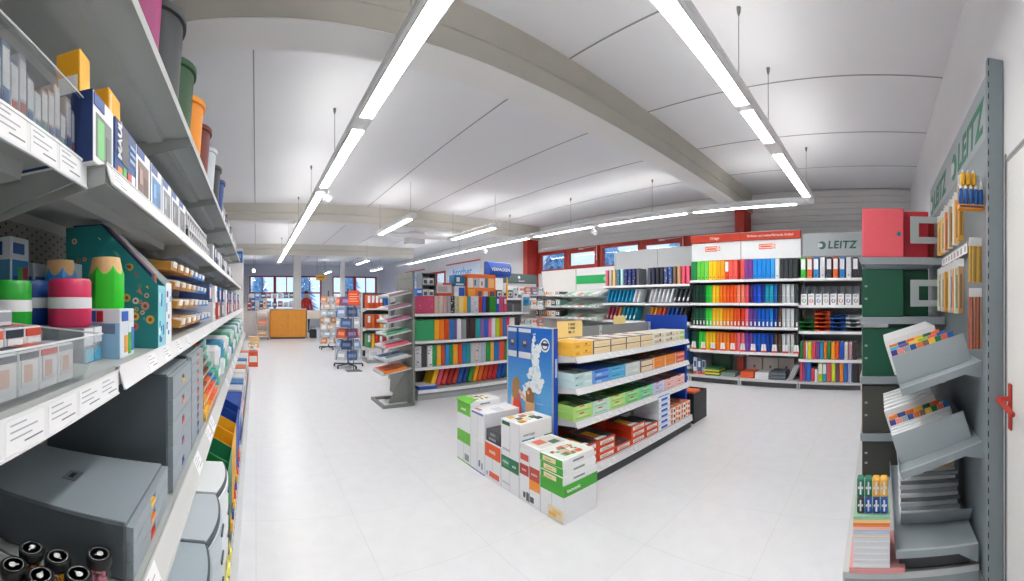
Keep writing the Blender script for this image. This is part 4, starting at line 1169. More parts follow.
    if kind == 'patterned': return (250, 236, 226), (214, 110, 60), (240, 210, 190), [(.05, .2, .1, .9, (226, 96, 40)), (.3, .45, .1, .6, (60, 56, 60)), (.5, .68, .3, .9, (236, 130, 50)), (.75, .95, .1, .7, (226, 96, 40))]
KN = dict(gold='golden yellow', cream='cream and dark-edged', creamlight='pale cream', creamgreen='cream and green', mint='pale mint', royal='royal blue', cyan='cyan blue', pale='pale grey', dkcream='dark-topped cream', orange='orange', coral='coral red',
          lime='lime green', palegreen='pale green', green='light green', mintgreen='mint green', lilac='lilac', pink='pink', redorange='red-orange', bluewhite='blue-striped white', darkblue='dark blue banded', patterned='orange patterned')
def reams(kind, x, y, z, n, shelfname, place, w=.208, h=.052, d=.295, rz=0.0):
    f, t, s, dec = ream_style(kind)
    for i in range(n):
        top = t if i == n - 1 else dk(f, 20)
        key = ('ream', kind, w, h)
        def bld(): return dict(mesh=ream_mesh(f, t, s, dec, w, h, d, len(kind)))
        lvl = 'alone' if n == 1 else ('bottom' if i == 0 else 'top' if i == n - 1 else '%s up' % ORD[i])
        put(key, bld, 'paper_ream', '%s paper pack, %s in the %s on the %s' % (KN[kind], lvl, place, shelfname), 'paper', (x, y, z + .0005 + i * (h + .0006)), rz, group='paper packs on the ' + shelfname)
def stacks(kinds, x0, step, y, z, n, nm, **k):
    cnt = {}
    for i, kd in enumerate(kinds):
        reams(kd, x0 + step * i, y, z, n, nm, '%s stack' % ORD[i], **k)
top = ['gold', 'cream', 'cream', 'cream', 'cream', 'creamlight', 'creamlight', 'creamgreen']
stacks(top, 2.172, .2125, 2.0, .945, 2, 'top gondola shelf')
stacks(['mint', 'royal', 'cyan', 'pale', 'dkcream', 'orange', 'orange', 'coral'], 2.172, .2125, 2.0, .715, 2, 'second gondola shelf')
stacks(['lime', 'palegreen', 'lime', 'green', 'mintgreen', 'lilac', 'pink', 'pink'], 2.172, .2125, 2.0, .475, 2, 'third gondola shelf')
bs = 'gondola base shelf'
for i, (kd, x, n) in enumerate((('redorange', 2.172, 3), ('redorange', 2.388, 3), ('redorange', 2.604, 1), ('redorange', 2.82, 3), ('bluewhite', 3.26, 6), ('patterned', 3.476, 3), ('patterned', 3.69, 3))):
    reams(kd, x, 1.948, .135, n, bs, '%s front stack' % ORD[i])
reams('redorange', 3.036, 1.948, .135, 2, bs, 'stack before the blue-striped tower')
reams('redorange', 2.388, 2.26, .135, 3, bs, 'left rear stack', d=.19); reams('redorange', 2.82, 2.26, .135, 3, bs, 'middle rear stack', d=.19); reams('darkblue', 3.036, 2.26, .135, 5, bs, 'rear stack', d=.19)
# orange-yellow advertising sheets on top of the red-orange stacks
for i, x in enumerate((2.172, 2.388, 2.82, 3.036)):
    z = .135 + (3 if i < 3 else 2) * .0526 + .0018
    mb = MB(); mb.box(-.08, .0, .05, .2, 0, .001, mat((246, 170, 40), .5)); mb.box(.005, .085, .02, .2, 0, .001, mat((40, 42, 48), .5)); mb.box(-.09, .02, .0, .04, 0, .001, mat((236, 236, 238), .5))
    tag(link('leaflet', mb.mesh('leaflet'), None, (x, 1.965, z)), 'orange and black printed leaflet on the %s red-orange stack of the base shelf' % ORD[i], 'leaflet', 'printed leaflets on the base shelf stacks')
# price cards on top
def card(w, h, lines):
    mb = MB(); mb.box(-w / 2, w / 2, 0, .003, 0, h, mat((252, 226, 152), .5))
    for k, t in enumerate(lines): text_into(mb, t, h * .2, mat((86, 70, 50), .6), face_M((w * .06, -.001, h * (.78 - .24 * k)), (1, 0, 0), (0, 0, 1)), bold=.001)
    mb.box(-.008, .008, .003, .012, -.06, h * .5, mat((190, 194, 198), .4))
    return dict(mesh=mb.mesh('price_card'))
put(None, lambda: card(.30, .135, ('1 VASE', '1 VASE', 'Bfr. 11')), 'price_card', 'yellow price card with three lines of print on top of the paper gondola', 'price card', (2.345, 2.31, 1.055))
put(None, lambda: card(.20, .09, ()), 'price_card', 'blank yellow price card at the back of the paper gondola', 'price card', (3.30, 2.52, 1.11))
# ---- cartons of paper in a row before the poster
CW, CD, CH = .213, .305, .25
CARD = (240, 241, 243)
def pcarton(h, decals=(), text=(), w=CW, d=CD):
    dec = [('f', .0, .02, 0, 1, (222, 224, 228)), ('r', 0, .01, 0, 1, (222, 224, 228)), ('f', .495, .505, .05, .95, (206, 208, 212))] + list(decals)
    return carton(w, d, h, CARD, dec, .004, 'paper_carton', text)
GRN = (70, 176, 52)
RZ = -PI / 2        # fronts face -X
def cx(i): return 1.70 + CW / 2 + i * (CW + .004)
ink = (70, 74, 80)
cf = 1.672
# local front (-y) -> -X ; local +x -> -Y
put(None, pcarton(.236, [('f', 0, 1, .70, 1, GRN), ('r', 0, 1, .70, 1, GRN), ('l', 0, 1, .70, 1, GRN), ('f', .35, .98, .05, .36, (238, 222, 190)), ('f', .4, .7, .1, .2, (240, 190, 90)), ('f', .55, .9, .2, .3, (236, 206, 140)), ('f', .36, .97, .04, .05, (200, 190, 170))],
    [('r', .28, .84, 'tecnomic', .032, (236, 246, 232), dict(bold=.0006))]), 'paper_carton', 'white paper carton with green band at the front corner of the carton row', 'carton', (cf, cx(0), 0), RZ, group='paper cartons before the poster')
def ream2(end, cover, lab):
    def f():
        mb = MB(); w, d, h = .208, .297, .05
        mb.cbox(-w / 2, w / 2, 0, d, 0, h, mat((240, 242, 243), .45), .003)
        mb.box(-w / 2 + .003, w / 2 - .003, -.0006, -.0001, .002, h - .002, mat(end, .45)); mb.box(-w / 2 + .03, w / 2 - .06, -.0012, -.0007, .010, h - .010, mat(lab, .45)); mb.box(-w / 2 + .05, w / 2 - .1, -.0016, -.0013, .02, h - .024, mat((236, 160, 60), .45))
        mb.box(w / 2 + .0001, w / 2 + .0006, .09, .19, .018, .03, mat((140, 146, 150), .5))
        mb.box(-w / 2 + .01, w / 2 - .01, .02, d - .02, h + .0001, h + .0006, mat((226, 232, 224), .45))
        r = random.Random(4)
        for k in range(26):
            u = r.uniform(-w / 2 + .02, w / 2 - .07); y = r.uniform(.03, d - .09); mb.box(u, u + r.uniform(.015, .05), y, y + r.uniform(.015, .05), h + .0006 + .00002 * k, h + .0008 + .00002 * k, mat(r.choice(cover), .5))
        return dict(mesh=mb.mesh('paper_ream'))
    return f
cov = [(226, 100, 70), (96, 130, 84), (60, 90, 60), (244, 240, 236), (220, 190, 170), (150, 170, 150), (236, 150, 110)]
for i in range(3):
    put(('r2', GRN), ream2(GRN, cov, (240, 226, 180)), 'paper_ream', 'green-ended paper ream on the front corner carton, %s of three' % ('bottom', 'middle', 'top')[i], 'paper', (cf - .004 + .004 * (i % 2), cx(0) - .002 + .003 * i, .2367 + .0508 * i), RZ + .02 * (i - 1), group='reams on the front corner carton')
put(None, pcarton(.352, [('f', .05, .45, .80, .92, (214, 92, 76)), ('f', .02, .46, .52, .72, (186, 66, 58)), ('f', .5, .98, .50, .74, (196, 80, 64)), ('f', .5, .98, .32, .50, (246, 150, 40)), ('f', .2, .3, .1, .2, (90, 94, 100)), ('f', .36, .42, .06, .22, (60, 62, 68)), ('f', .46, .5, .06, .22, (60, 62, 68)), ('f', .55, .7, .08, .18, (80, 84, 90)), ('t', .1, .9, .1, .5, (226, 228, 224))],
    [('f', .74, .62, 'ecolor', .024, (250, 236, 226), {}), ('f', .24, .62, 'multi', .022, (250, 230, 226), {})]), 'paper_carton', 'white carton with red and orange labels beside the front corner carton', 'carton', (cf, cx(1), 0), RZ, group='paper cartons before the poster')
put(None, carton(.20, .28, .035, (236, 238, 240), [('t', .1, .9, .1, .9, (214, 216, 210)), ('t', .2, .6, .2, .5, (226, 120, 90)), ('t', .5, .8, .55, .8, (80, 110, 80))], name='paper_ream'), 'paper_ream', 'printed paper ream lying on the carton with red and orange labels', 'paper', (cf + .004, cx(1), .3525), RZ)
put(None, pcarton(.25, [('f', .02, .98, .62, .98, (34, 120, 84)), ('f', .1, .45, .7, .9, (70, 146, 114)), ('f', .1, .5, .2, .24, (200, 204, 208))], [('f', .27, .82, 'volum', .03, (232, 244, 238), {}), ('f', .75, .80, 'eco', .03, (232, 244, 238), {})]), 'paper_carton', 'lower white carton with dark green label, third in the row', 'carton', (cf, cx(2), 0), RZ, group='paper cartons before the poster')
put(None, pcarton(.256, [('f', .06, .5, .85, .95, (40, 110, 80)), ('r', .75, .98, .3, .55, (34, 120, 84)), ('r', .08, .45, .30, .36, (90, 150, 200)), ('r', .08, .45, .40, .46, (90, 150, 200)), ('r', .08, .45, .5, .56, (90, 150, 200)), ('f', .1, .5, .15, .2, (190, 194, 198))] + [('t', u, u + .2, v, v + .16, c) for u, v, c in ((.1, .1, (236, 190, 60)), (.4, .2, (90, 130, 80)), (.6, .3, (240, 226, 190)), (.2, .4, (214, 120, 60)), (.5, .55, (70, 100, 70)), (.15, .65, (236, 220, 180)), (.72, .1, (240, 170, 40)), (.7, .6, (60, 80, 60)))],
    [('r', .28, .68, 'evercopy', .028, (120, 126, 132), {})]), 'paper_carton', 'upper white carton with printed lid, tallest in the row beside the poster', 'carton', (cf, cx(2), .2505), RZ, group='paper cartons before the poster')
put(None, pcarton(.283, [('f', .02, .98, .60, .97, (240, 92, 34)), ('f', .3, .9, .1, .24, (236, 100, 60)), ('f', .1, .2, .1, .2, (170, 190, 220))], [('f', .5, .78, 'matt', .042, (252, 226, 206), dict(bold=.001))]), 'paper_carton', 'white carton with bright orange label, fourth in the row', 'carton', (cf, cx(3), 0), RZ, group='paper cartons before the poster')
put(None, carton(.19, .26, .092, (60, 62, 68), [('f', .05, .95, .45, .95, (84, 88, 96)), ('f', .2, .7, .2, .4, (150, 156, 164))], .004, 'carton', [('f', .5, .7, 'LENS', .03, (176, 182, 190), {})]), 'carton', 'small charcoal carton lying on the orange-labelled carton', 'carton', (cf + .004, cx(3), .2835), RZ)
put(None, pcarton(.245, [('f', .0, 1, .0, .03, (50, 90, 180)), ('f', .6, .7, .2, .4, (110, 130, 160)), ('f', .8, .86, .15, .35, (110, 130, 160))]), 'paper_carton', 'lower white carton with a thin blue foot line, fifth in the row', 'carton', (cf, cx(4), 0), RZ, group='paper cartons before the poster')
put(None, pcarton(.232, [('f', .1, .9, .9, .96, (90, 120, 200)), ('t', .1, .5, .05, .12, (200, 120, 100)), ('t', .5, .9, .3, .5, (214, 220, 230))], d=.42), 'paper_carton', 'long upper white carton beside the green-banded cartons, fifth in the row', 'carton', (cf, cx(4), .2455), RZ, group='paper cartons before the poster')
put(None, pcarton(.262, [('f', 0, 1, .62, 1, (110, 196, 60)), ('f', 0, 1, .0, .04, (120, 190, 80)), ('f', .6, .9, .1, .3, (150, 156, 160))]), 'paper_carton', 'lower white carton with light green band at the far end of the row', 'carton', (cf, cx(5), 0), RZ, group='paper cartons before the poster')
def open_carton():
    mb = MB(); w, d, h, t = CW, CD, .25, .004; g = mat((104, 196, 54), .5); wh = mat(CARD, .5)
    mb.box(-w / 2, w / 2, 0, t, 0, h * .55, wh); mb.box(-w / 2, w / 2, 0, t, h * .55, h * .9, g)
    mb.box(-w / 2, -w / 2 + t, t, d, 0, h * .9, wh); mb.box(w / 2 - t, w / 2, t, d, 0, h * .72, g); mb.box(-w / 2 + t, w / 2 - t, d - t, d, 0, h * .7, wh); mb.box(-w / 2 + t, w / 2 - t, t, d - t, 0, t, wh)
    mb.prism([(t, h * .9), (.0, h * .9), (-.012, h), (.06, h * 1.1), (.062, h * 1.09), (-.004, h * .99)], -w / 2, w / 2, g, 'x')
    text_into(mb, 'evoul', .034, mat((230, 246, 220), .5), face_M((0, -.001, h * .73), (1, 0, 0), (0, 0, 1)), bold=.001)
    return dict(mesh=mb.mesh('open_carton'))
put(None, open_carton, 'open_carton', 'open green and white carton with raised flap at the far row end', 'carton', (cf, cx(5), .2625), RZ)
for i in range(5):
    put(('r3',), ream2((236, 240, 238), [(236, 240, 240), (60, 60, 64), (240, 190, 60), (120, 190, 80)], (226, 230, 228)), 'paper_ream', 'white paper ream in the open green carton, %s' % ('bottom of five', 'second from the bottom', 'middle one', 'second from the top', 'top one')[i], 'paper', (cf + .008 + .002, cx(5), .2668 + .0508 * i), RZ, group='reams in the open green carton')
# ================================================================== coloured folder gondola (A)
GA = Bay(2.13, 5.0, 0)
AZ = [.43, .80, 1.18]
def ga_bay(x, w, lb, ends):
    b = Bay(x, 5.0, 0)
    sh = [dict(z=z, y0=.03, strip=(.028, z + .002, .012, z - .036), labels=labels_for(w, 6, .07, int(z * 50), .4), m=GREYD if z > 1 else GREY, rail=False) for z in AZ]
    sh.append(dict(z=.14, y0=-.08, strip=(-.082, .142, -.086, .10), labels=labels_for(w, 6, .07, 3, .4), m=GREY, rail=False, tall=.03))
    return bay_thing(b, lb, w, .45, 1.3, sh, (-.06, .10), back=mat((92, 96, 98), .6), m=mat((140, 144, 146), .5), group='bays of the coloured folder gondola', uprights=ends, plinth=mat((168, 172, 174), .5), slots=False)
ga_bay(2.13, 1.0, 'dark-backed gondola bay of coloured folders beside the tall perforated panel', (True, False))
ga_bay(3.132, 1.0, 'dark-backed gondola bay of coloured folders behind the blue poster', (True, True))
def folder(w, h, d, c, spots=None, label=None, lean=0.0):
    def f():
        mb = MB(); m = mat(c, .4)
        mb.cbox(-w / 2, w / 2, 0, d, 0, h, m, min(.006, w * .3))
        mb.box(-w / 2 + .002, w / 2 - .002, .01, d - .003, h, h + .0006, mat((226, 226, 222), .6))
        if spots:
            r = random.Random(sum(c))
            for k in range(10):
                x = r.uniform(-w / 2 + .006, w / 2 - .006); z = r.uniform(.02, h - .02); q = r.uniform(.004, .009)
                mb.cyl((x, -.0008, z), (x, -.0001, z), q, q, mat(spots[k % len(spots)], .5), 8)
        if label: mb.box(-w * .3, w * .3, -.001, -.0001, h * .55, h * .85, mat(label, .5))
        if lean:
            for i, v in enumerate(mb.v): mb.v[i] = (v[0] + v[2] * lean, v[1], v[2])
        return dict(mesh=mb.mesh('folder'))
    return f
def row(bay, items, x0, z, y, nm, rowname, cat='folder', d=.26, lean=0.0, gap=.004, hj=.01, name='folder', fixw=None):
    x = x0; rnd = random.Random(int(x0 * 100 + z * 1000)); names = {}
    for i, it in enumerate(items):
        if x + it[2] > 1.985: break
        c, cn, w, h = it[:4]; sp = it[4] if len(it) > 4 else None; lb = it[5] if len(it) > 5 else None
        key = ('fold', c, w, h, lean, d, bool(sp), lb)
        put(key, folder(w, h, d, c, sp, lb, lean), name, '%s %s, %s on the %s' % (cn, nm, ORD[i], rowname), cat, bay.at(x + w / 2, y + rnd.uniform(0, hj), z + .0006), bay.rz, group='%ss on the %s' % (nm, rowname))
        x += w + gap
    return x
a = GA
F = [((200, 70, 110), 'rose pink', .30, .25, [(226, 120, 150)]), ((214, 186, 166), 'beige', .062, .25), ((206, 196, 190), 'flowered', .062, .25, [(170, 150, 140), (226, 160, 150)]), ((204, 160, 152), 'dusty pink', .062, .25), ((158, 150, 164), 'lilac grey', .062, .25), ((50, 50, 46), 'black dotted', .062, .25, [(220, 220, 200)]), ((190, 190, 170), 'leafy', .062, .25, [(120, 140, 110), (230, 220, 200)]), ((240, 214, 140), 'pale yellow', .08, .25), ((244, 176, 40), 'golden', .062, .25), ((40, 150, 180), 'teal', .05, .25), ((216, 206, 222), 'patterned lilac', .062, .25, [(150, 140, 200), (230, 130, 140)]), ((206, 220, 226), 'patterned white', .07, .25, [(60, 140, 170), (40, 60, 60)]),
     ((206, 48, 34), 'red', .062, .25), ((40, 84, 190), 'blue', .062, .25), ((36, 38, 48), 'black', .062, .25), ((26, 140, 40), 'green', .12, .25), ((40, 90, 190), 'deep blue', .06, .25, None, (226, 232, 240)), ((206, 80, 120), 'pink', .07, .25), ((206, 70, 116), 'bright pink', .07, .25, None, (236, 200, 214))]
row(a, F, .02, 1.18, .06, 'ring binder', 'top shelf of the folder gondola')
F2 = [(52, 164, 106, 'green', .30), (246, 170, 34, 'yellow', .075), (246, 130, 30, 'orange', .075), (226, 84, 30, 'red-orange', .075), (38, 128, 200, 'blue', .075), (120, 92, 160, 'violet', .05), (232, 234, 240, 'white', .07), (150, 152, 154, 'grey', .08), (36, 36, 40, 'black', .05), (66, 34, 32, 'dark brown', .10), (30, 158, 164, 'teal', .09), (140, 96, 170, 'purple', .06), (40, 96, 206, 'royal blue', .07), (226, 110, 160, 'pink', .06), (236, 236, 238, 'plain white', .07), (180, 216, 40, 'lime', .07), (236, 110, 40, 'amber', .06), (40, 110, 190, 'mid blue', .06), (210, 60, 100, 'crimson', .06), (236, 236, 240, 'off-white', .1), (60, 60, 66, 'charcoal', .1)]
row(a, [((r, g, b), n, w, .295) for r, g, b, n, w in F2], .02, .80, .06, 'document box', 'second shelf of the folder gondola')
F3 = [(214, 216, 220, 'spiral-bound white', .10), (70, 72, 78, 'spiral-bound grey', .08), (236, 238, 240, 'spiral-bound pale', .08), (30, 150, 84, 'green', .065), (244, 184, 50, 'yellow', .065), (206, 80, 40, 'rust', .06), (44, 136, 206, 'blue', .065), (26, 146, 90, 'dark green', .06), (246, 170, 36, 'amber', .075), (226, 74, 34, 'red', .07), (40, 130, 196, 'azure', .065), (26, 150, 150, 'teal', .07), (196, 198, 206, 'pale grey', .08), (228, 206, 190, 'dotted beige', .05), (196, 206, 226, 'pale blue', .05), (186, 190, 196, 'grey', .08), (30, 150, 76, 'mid green', .08), (246, 184, 50, 'golden', .06), (40, 110, 190, 'deep blue', .1), (220, 80, 50, 'red-orange', .1), (30, 140, 80, 'leaf green', .1), (60, 60, 66, 'charcoal', .1), (240, 180, 60, 'light yellow', .1)]
row(a, [((r, g, b), n, w, .30, [(40, 40, 44)] if 'spiral' in n or 'dotted' in n else None) for r, g, b, n, w in F3], .02, .43, .06, 'notebook', 'third shelf of the folder gondola', cat='notebook')
F4 = [(40, 84, 186, 'dark blue', .05), (246, 194, 30, 'yellow', .07), (226, 90, 120, 'pink', .06), (206, 50, 46, 'red', .06), (170, 40, 40, 'dark red', .06), (190, 60, 44, 'rust red', .06), (34, 84, 170, 'blue', .07), (30, 70, 150, 'navy', .06), (40, 150, 60, 'green', .06), (246, 170, 40, 'golden', .06), (230, 110, 40, 'orange', .07), (214, 70, 40, 'red-orange', .07), (206, 50, 50, 'crimson', .07), (200, 44, 44, 'scarlet', .07), (36, 90, 180, 'mid blue', .07), (30, 80, 176, 'deep blue', .07), (40, 140, 70, 'leaf green', .07), (246, 180, 40, 'amber', .07), (206, 60, 50, 'cherry red', .07)]
for i, (r, g, b, n, w) in enumerate(F4):
    def lf(c=(r, g, b), w=w):
        mb = MB(); mb.M = Matrix.Rotation(.52, 4, 'Y') @ Matrix.Rotation(-.35, 4, 'X'); mb.cbox(-w / 2, w / 2, 0, .25, 0, .29, mat(c, .35), .004); mb.box(w / 2 + .0001, w / 2 + .0008, .02, .23, .02, .27, mat(tuple(min(255, v + 20) for v in c), .35)); mb.box(-w / 2 + .004, w / 2 - .004, .004, .246, .2901, .2905, mat((232, 230, 224), .6))
        return dict(mesh=mb.mesh('leaning_folder'))
    if i == 0:
        put(None, folder(.28, .045, .3, (r, g, b)), 'folder', 'dark blue folder lying flat at the left end of the folder gondola base', 'folder', a.at(.165, -.05, .141), 0)
    else:
        put(None, lf, 'leaning_folder', '%s folder leaning to the right on the folder gondola base, %s of the row' % (n, ORD[i - 1]), 'folder', a.at(.20 + .087 * i, .06, .165), 0, group='leaning folders on the gondola base')
# ---- tall perforated end stand with sloped brochure trays
def mag_stand():
    g = mat((122, 126, 122), .5)
    mb = MB(); mb.prism([(0, 0), (.92, 0), (.60, 1.74), (.02, 1.74)], .0, .03, g, 'x')
    for k in range(11):
        for j in range(4):
            z = .25 + .14 * k; y = .12 + .1 * j
            mb.box(-.0008, -.0001, y, y + .035, z, z + .02, mat((96, 100, 98), .6))
    pan = mb.mesh('side_panel')
    mb = MB(); mb.box(-.42, .0, -.02, .02, .0, .035, g); mb.box(-.42, -.38, .02, .5, 0, .035, g); mb.box(-.38, 0, .46, .5, 0, .035, g); mb.prism([(-.02, .035), (-.30, .035), (-.02, .5)], .10, .13, g); foot = mb.mesh('foot_frame')
    parts = [('side_panel', pan, [], 'tall grey perforated side panel'), ('foot_frame', foot)]
    for k in range(7):
        z = .40 + .165 * k
        mb = MB(); w0 = -.40 + .012 * k
        mb.prism([(w0, z), (-.005, z + .07), (-.005, z + .085), (w0, z + .015)], .03, .46, mat((206, 209, 210), .4)); mb.prism([(w0, z), (w0, z + .05), (w0 + .006, z + .05), (w0 + .006, z)], .03, .46, mat((222, 225, 228), .4))
        parts.append(('sloped_tray', mb.mesh('sloped_tray')))
    return dict(parts=parts)
MS = (1.985, 4.74, 0)
put(None, mag_stand, 'brochure_stand', 'tall grey stand with sloped trays at the left end of the folder gondola', 'display stand', MS)
bc = [[(236, 130, 40), (232, 110, 84)], [(210, 220, 230), (60, 110, 180)], [(226, 100, 120), (240, 240, 242)], [(90, 170, 130), (226, 236, 230)], [(190, 110, 150), (240, 238, 240)], [(160, 120, 140), (236, 236, 238)], [(150, 130, 140), (230, 232, 236)]]
for k in range(7):
    z = .40 + .165 * k
    for j in range(2):
        mb = MB(); w0 = -.39 + .012 * k
        mb.M = Matrix.Translation((w0, 0, z + .0175)) @ Matrix.Rotation(-math.atan2(.07, .39 - .012 * k), 4, 'Y')
        mb.cbox(.008, .33, .045 + .205 * j, .24 + .205 * j, 0, .03, mat(bc[k][j], .5), .002); mb.box(.0075, .0079, .05 + .205 * j, .235 + .205 * j, .002, .028, mat((240, 240, 240), .5)); mb.box(.05, .25, .07 + .205 * j, .2 + .205 * j, .0301, .0306, mat(tuple(max(0, v - 40) for v in bc[k][j]), .5))
        tag(link('brochure_stack', mb.mesh('brochure_stack'), None, MS), '%s stack of brochures on the %s sloped tray of the tall grey stand' % (('front', 'rear')[j], ('lowest', 'second', 'third', 'fourth', 'fifth', 'sixth', 'top')[k]), 'brochures', 'brochure stacks on the tall grey stand')

def leaflet_holder():
    mb = MB(); mb.box(-.11, .11, 0, .003, 0, .30, CLEAR); mb.box(-.11, .11, -.04, -.037, 0, .12, CLEAR); mb.box(-.11, .11, -.037, 0, 0, .003, CLEAR); a = mb.mesh('leaflet_holder')
    mb = MB(); mb.box(-.10, .10, -.030, -.005, .004, .29, mat((226, 236, 242), .5)); mb.box(-.10, .10, -.0306, -.0301, .1, .24, mat((60, 150, 196), .5)); mb.box(-.07, .05, -.0312, -.0307, .14, .2, mat((30, 100, 160), .5))
    return dict(mesh=a, parts=[('leaflets', mb.mesh('leaflets'))])
put(None, leaflet_holder, 'leaflet_holder', 'clear holder with blue and white leaflets at the right end of the folder gondola', 'leaflet holder', (4.02, 4.985, 1.183), .35)
# ================================================================== rainbow wall unit on the window side
FX = 5.98
SX = .949
RBZ = [.546, .945, 1.327, 1.707]
class SBay(Bay):                    # a bay whose goods are spaced a little tighter
    k = SX
    def at(s, x, y, z):
        return Bay.at(s, x * s.k, y, z)
def rb_bay(oy, w, lb, zs, ends, grp, front=FX, zt=2.0, back=None, d=.40, **k):
    b = Bay(front, oy, -PI / 2)
    sh = [dict(z=z, y0=.0, strip=(-.002, z + .002, -.008, z - .04), labels=labels_for(w, 6, .07, int(z * 50 + oy * 7), .45), m=LGREY, rail=False) for z in zs]
    bay_thing(b, lb, w, d, zt, sh, (-.02, .12), m=LGREY, back=back or mat((120, 124, 128), .6), group=grp, uprights=ends, slots=False, plinth=mat((96, 98, 100), .6), recess=.07, **k)  # dark plinth colours in the shade of the open gap behind the feet
    return SBay(front, oy, -PI / 2)
R1 = rb_bay(3.075, .893, 'left bay of the rainbow folder wall unit under the red header', RBZ, (True, False), 'bays of the rainbow wall unit')
R2 = rb_bay(2.18, .958, 'middle bay of the rainbow folder wall unit under the long red header', RBZ, (True, False), 'bays of the rainbow wall unit')
R3 = rb_bay(1.22, .98, 'right bay of the wall unit under the grey lettered header', [.462, .895, 1.297, 1.71], (True, True), 'bays of the rainbow wall unit')
def header(w, words, lab):
    def f():
        mb = MB(); mb.cbox(0, w, 0, .02, 0, .30, mat((226, 230, 233), .4), .003)
        p = [('board', mb.mesh('board'))]
        mb.M = Matrix.Identity(4)
        mb = MB(); mb.prism([(-.03, .302), (.02, .302), (.02, .42), (-.055, .42)], 0.0, w, mat((196, 62, 40), .45), 'x'); mb.box(0, w, -.056, .02, .4202, .424, WHITE)
        sl = math.atan2(.025, .13)
        text_into(mb, words, .062 if len(words) < 12 else .052, mat((250, 232, 222), .5), Matrix.Translation((w / 2, -.047, .36)) @ Matrix.Rotation(PI / 2 - sl + .38, 4, 'X'), bold=.001)
        p.append(('red_header', mb.mesh('red_header'), [], 'red strip with white lettering'))
        mb = MB(); x = w / 2 - .08
        mb.box(x - .11, x + .11, -.003, -.0005, .15, .235, mat((206, 84, 66), .5)); mb.box(x - .10, x + .10, -.0036, -.0031, .165, .22, mat((240, 200, 190), .5)); mb.box(x - .085, x + .085, -.0042, -.0037, .18, .205, mat((206, 84, 66), .5)); mb.box(x + .13, x + .16, -.003, -.0005, .155, .23, mat((226, 130, 116), .5)); mb.box(x + .137, x + .153, -.0036, -.0031, .17, .21, mat((238, 220, 214), .5))
        p.append(('label_plate', mb.mesh('label_plate')))
        return dict(parts=p)
    return f
put(None, header(.885, 'Ablage', 0), 'header_board', 'white header board with red strip over the left rainbow bay', 'sign', R1.at(.005, .06, 2.035), R1.rz)
put(None, header(.985, 'Ordnen und weiterf\u00fchrende Artikel', 0), 'header_board', 'white header board with red strip and long lettering over the middle rainbow bay', 'sign', R2.at(.005, .06, 2.035), R2.rz)
LZG = mat((38, 92, 76), .5)
def leitz_into(mb, cx_, cz, s, m, e=-.0015, shear=.12):
    text_into(mb, 'LEITZ', s * 1.36, m, face_M((cx_ + s * .55, e, cz), (1, 0, 0), (0, 0, 1)), bold=s * .045, shear=shear, space=1.12, depth=.0006)
    # round emblem: disc with a notch
    r = s * .52; x0 = cx_ - s * 2.05
    n = 40
    pts = []
    for i in range(n):
        a = 2 * PI * i / n; pts.append((x0 + r * math.cos(a), cz + r * math.sin(a)))
    mb.prism(pts, e, e + .0008, m, 'y')
    mb.prism([(x0 - r * 1.02, cz + r * .55), (x0 - r * .05, cz + r * .45), (x0 + r * .25, cz), (x0 - r * .05, cz - r * .45), (x0 - r * 1.02, cz - r * .55)], e - .0005, e - .0001, mat((196, 204, 206), .4), 'y')
def leitz_board():
    mb = MB(); mb.cbox(0, .93, 0, .025, 0, .365, mat((168, 177, 181), .35), .004); leitz_into(mb, .55, .17, .118, LZG)
    return dict(mesh=mb.mesh('header_board'))
put(None, leitz_board, 'header_board', 'grey header board with green LEITZ lettering over the right bay', 'sign', R3.at(.05, .08, 2.05), R3.rz)
def binder(w, h, d, c, label=None, hole=True, name='binder', top=None):
    def f():
        mb = MB(); m = mat(c, .38)
        mb.cbox(-w / 2, w / 2, 0, d, 0, h, m, min(.008, w * .2))
        if hole: mb.cyl((0, -.0012, h * .14), (0, .002, h * .14), .010, .010, mat((36, 38, 42), .5), 12); mb.cyl((0, -.0016, h * .14), (0, -.0011, h * .14), .005, .005, mat((120, 124, 128), .5), 10)
        if label: mb.box(-w * .43, w * .43, -.0012, -.0001, h * .42, h * .92, mat(label, .45))
        mb.box(-w / 2 + .004, w / 2 - .004, .02, d - .004, h, h + .0006, mat((214, 214, 212), .6))
        return dict(mesh=mb.mesh(name))
    return f
def brow(bay, items, x0, z, nm, rowname, w, h, d=.27, y=.02, gap=.006, label=None, hole=True, cat='binder', first=0, name='binder'):
    x = x0
    for i, (c, cn, *rest) in enumerate(items):
        ww = SX * (rest[0] if rest and rest[0] else w); lb = rest[1] if len(rest) > 1 else label
        put(('bind', c, ww, h, lb, hole), binder(ww, h, d, c, lb, hole, name), name, '%s %s, %s on the %s' % (cn, nm, ORD[i + first], rowname), cat, bay.at((x + ww / 2) / SX, y, z + .0006), bay.rz, group='%ss on the %s' % (nm, rowname))
        x += ww + gap
G0, G1, YL, OY, OR, RD, SL, VI, BL, WH, BK = (20, 132, 76), (104, 206, 66), (250, 210, 24), (248, 168, 20), (246, 130, 20), (232, 66, 28), (242, 96, 88), (128, 62, 150), (22, 140, 226), (232, 235, 238), (52, 58, 62)
brow(R1, [(G0, 'dark green', .115), (G1, 'lime'), (G1, 'lime'), ((120, 212, 90), 'pale lime'), (YL, 'yellow'), (YL, 'yellow'), (OY, 'amber'), (OY, 'amber'), (RD, 'red', .07, WH), (SL, 'salmon'), (SL, 'salmon')], .01, 1.707, 'ring binder', 'top shelf of the left rainbow bay', .07, .318)
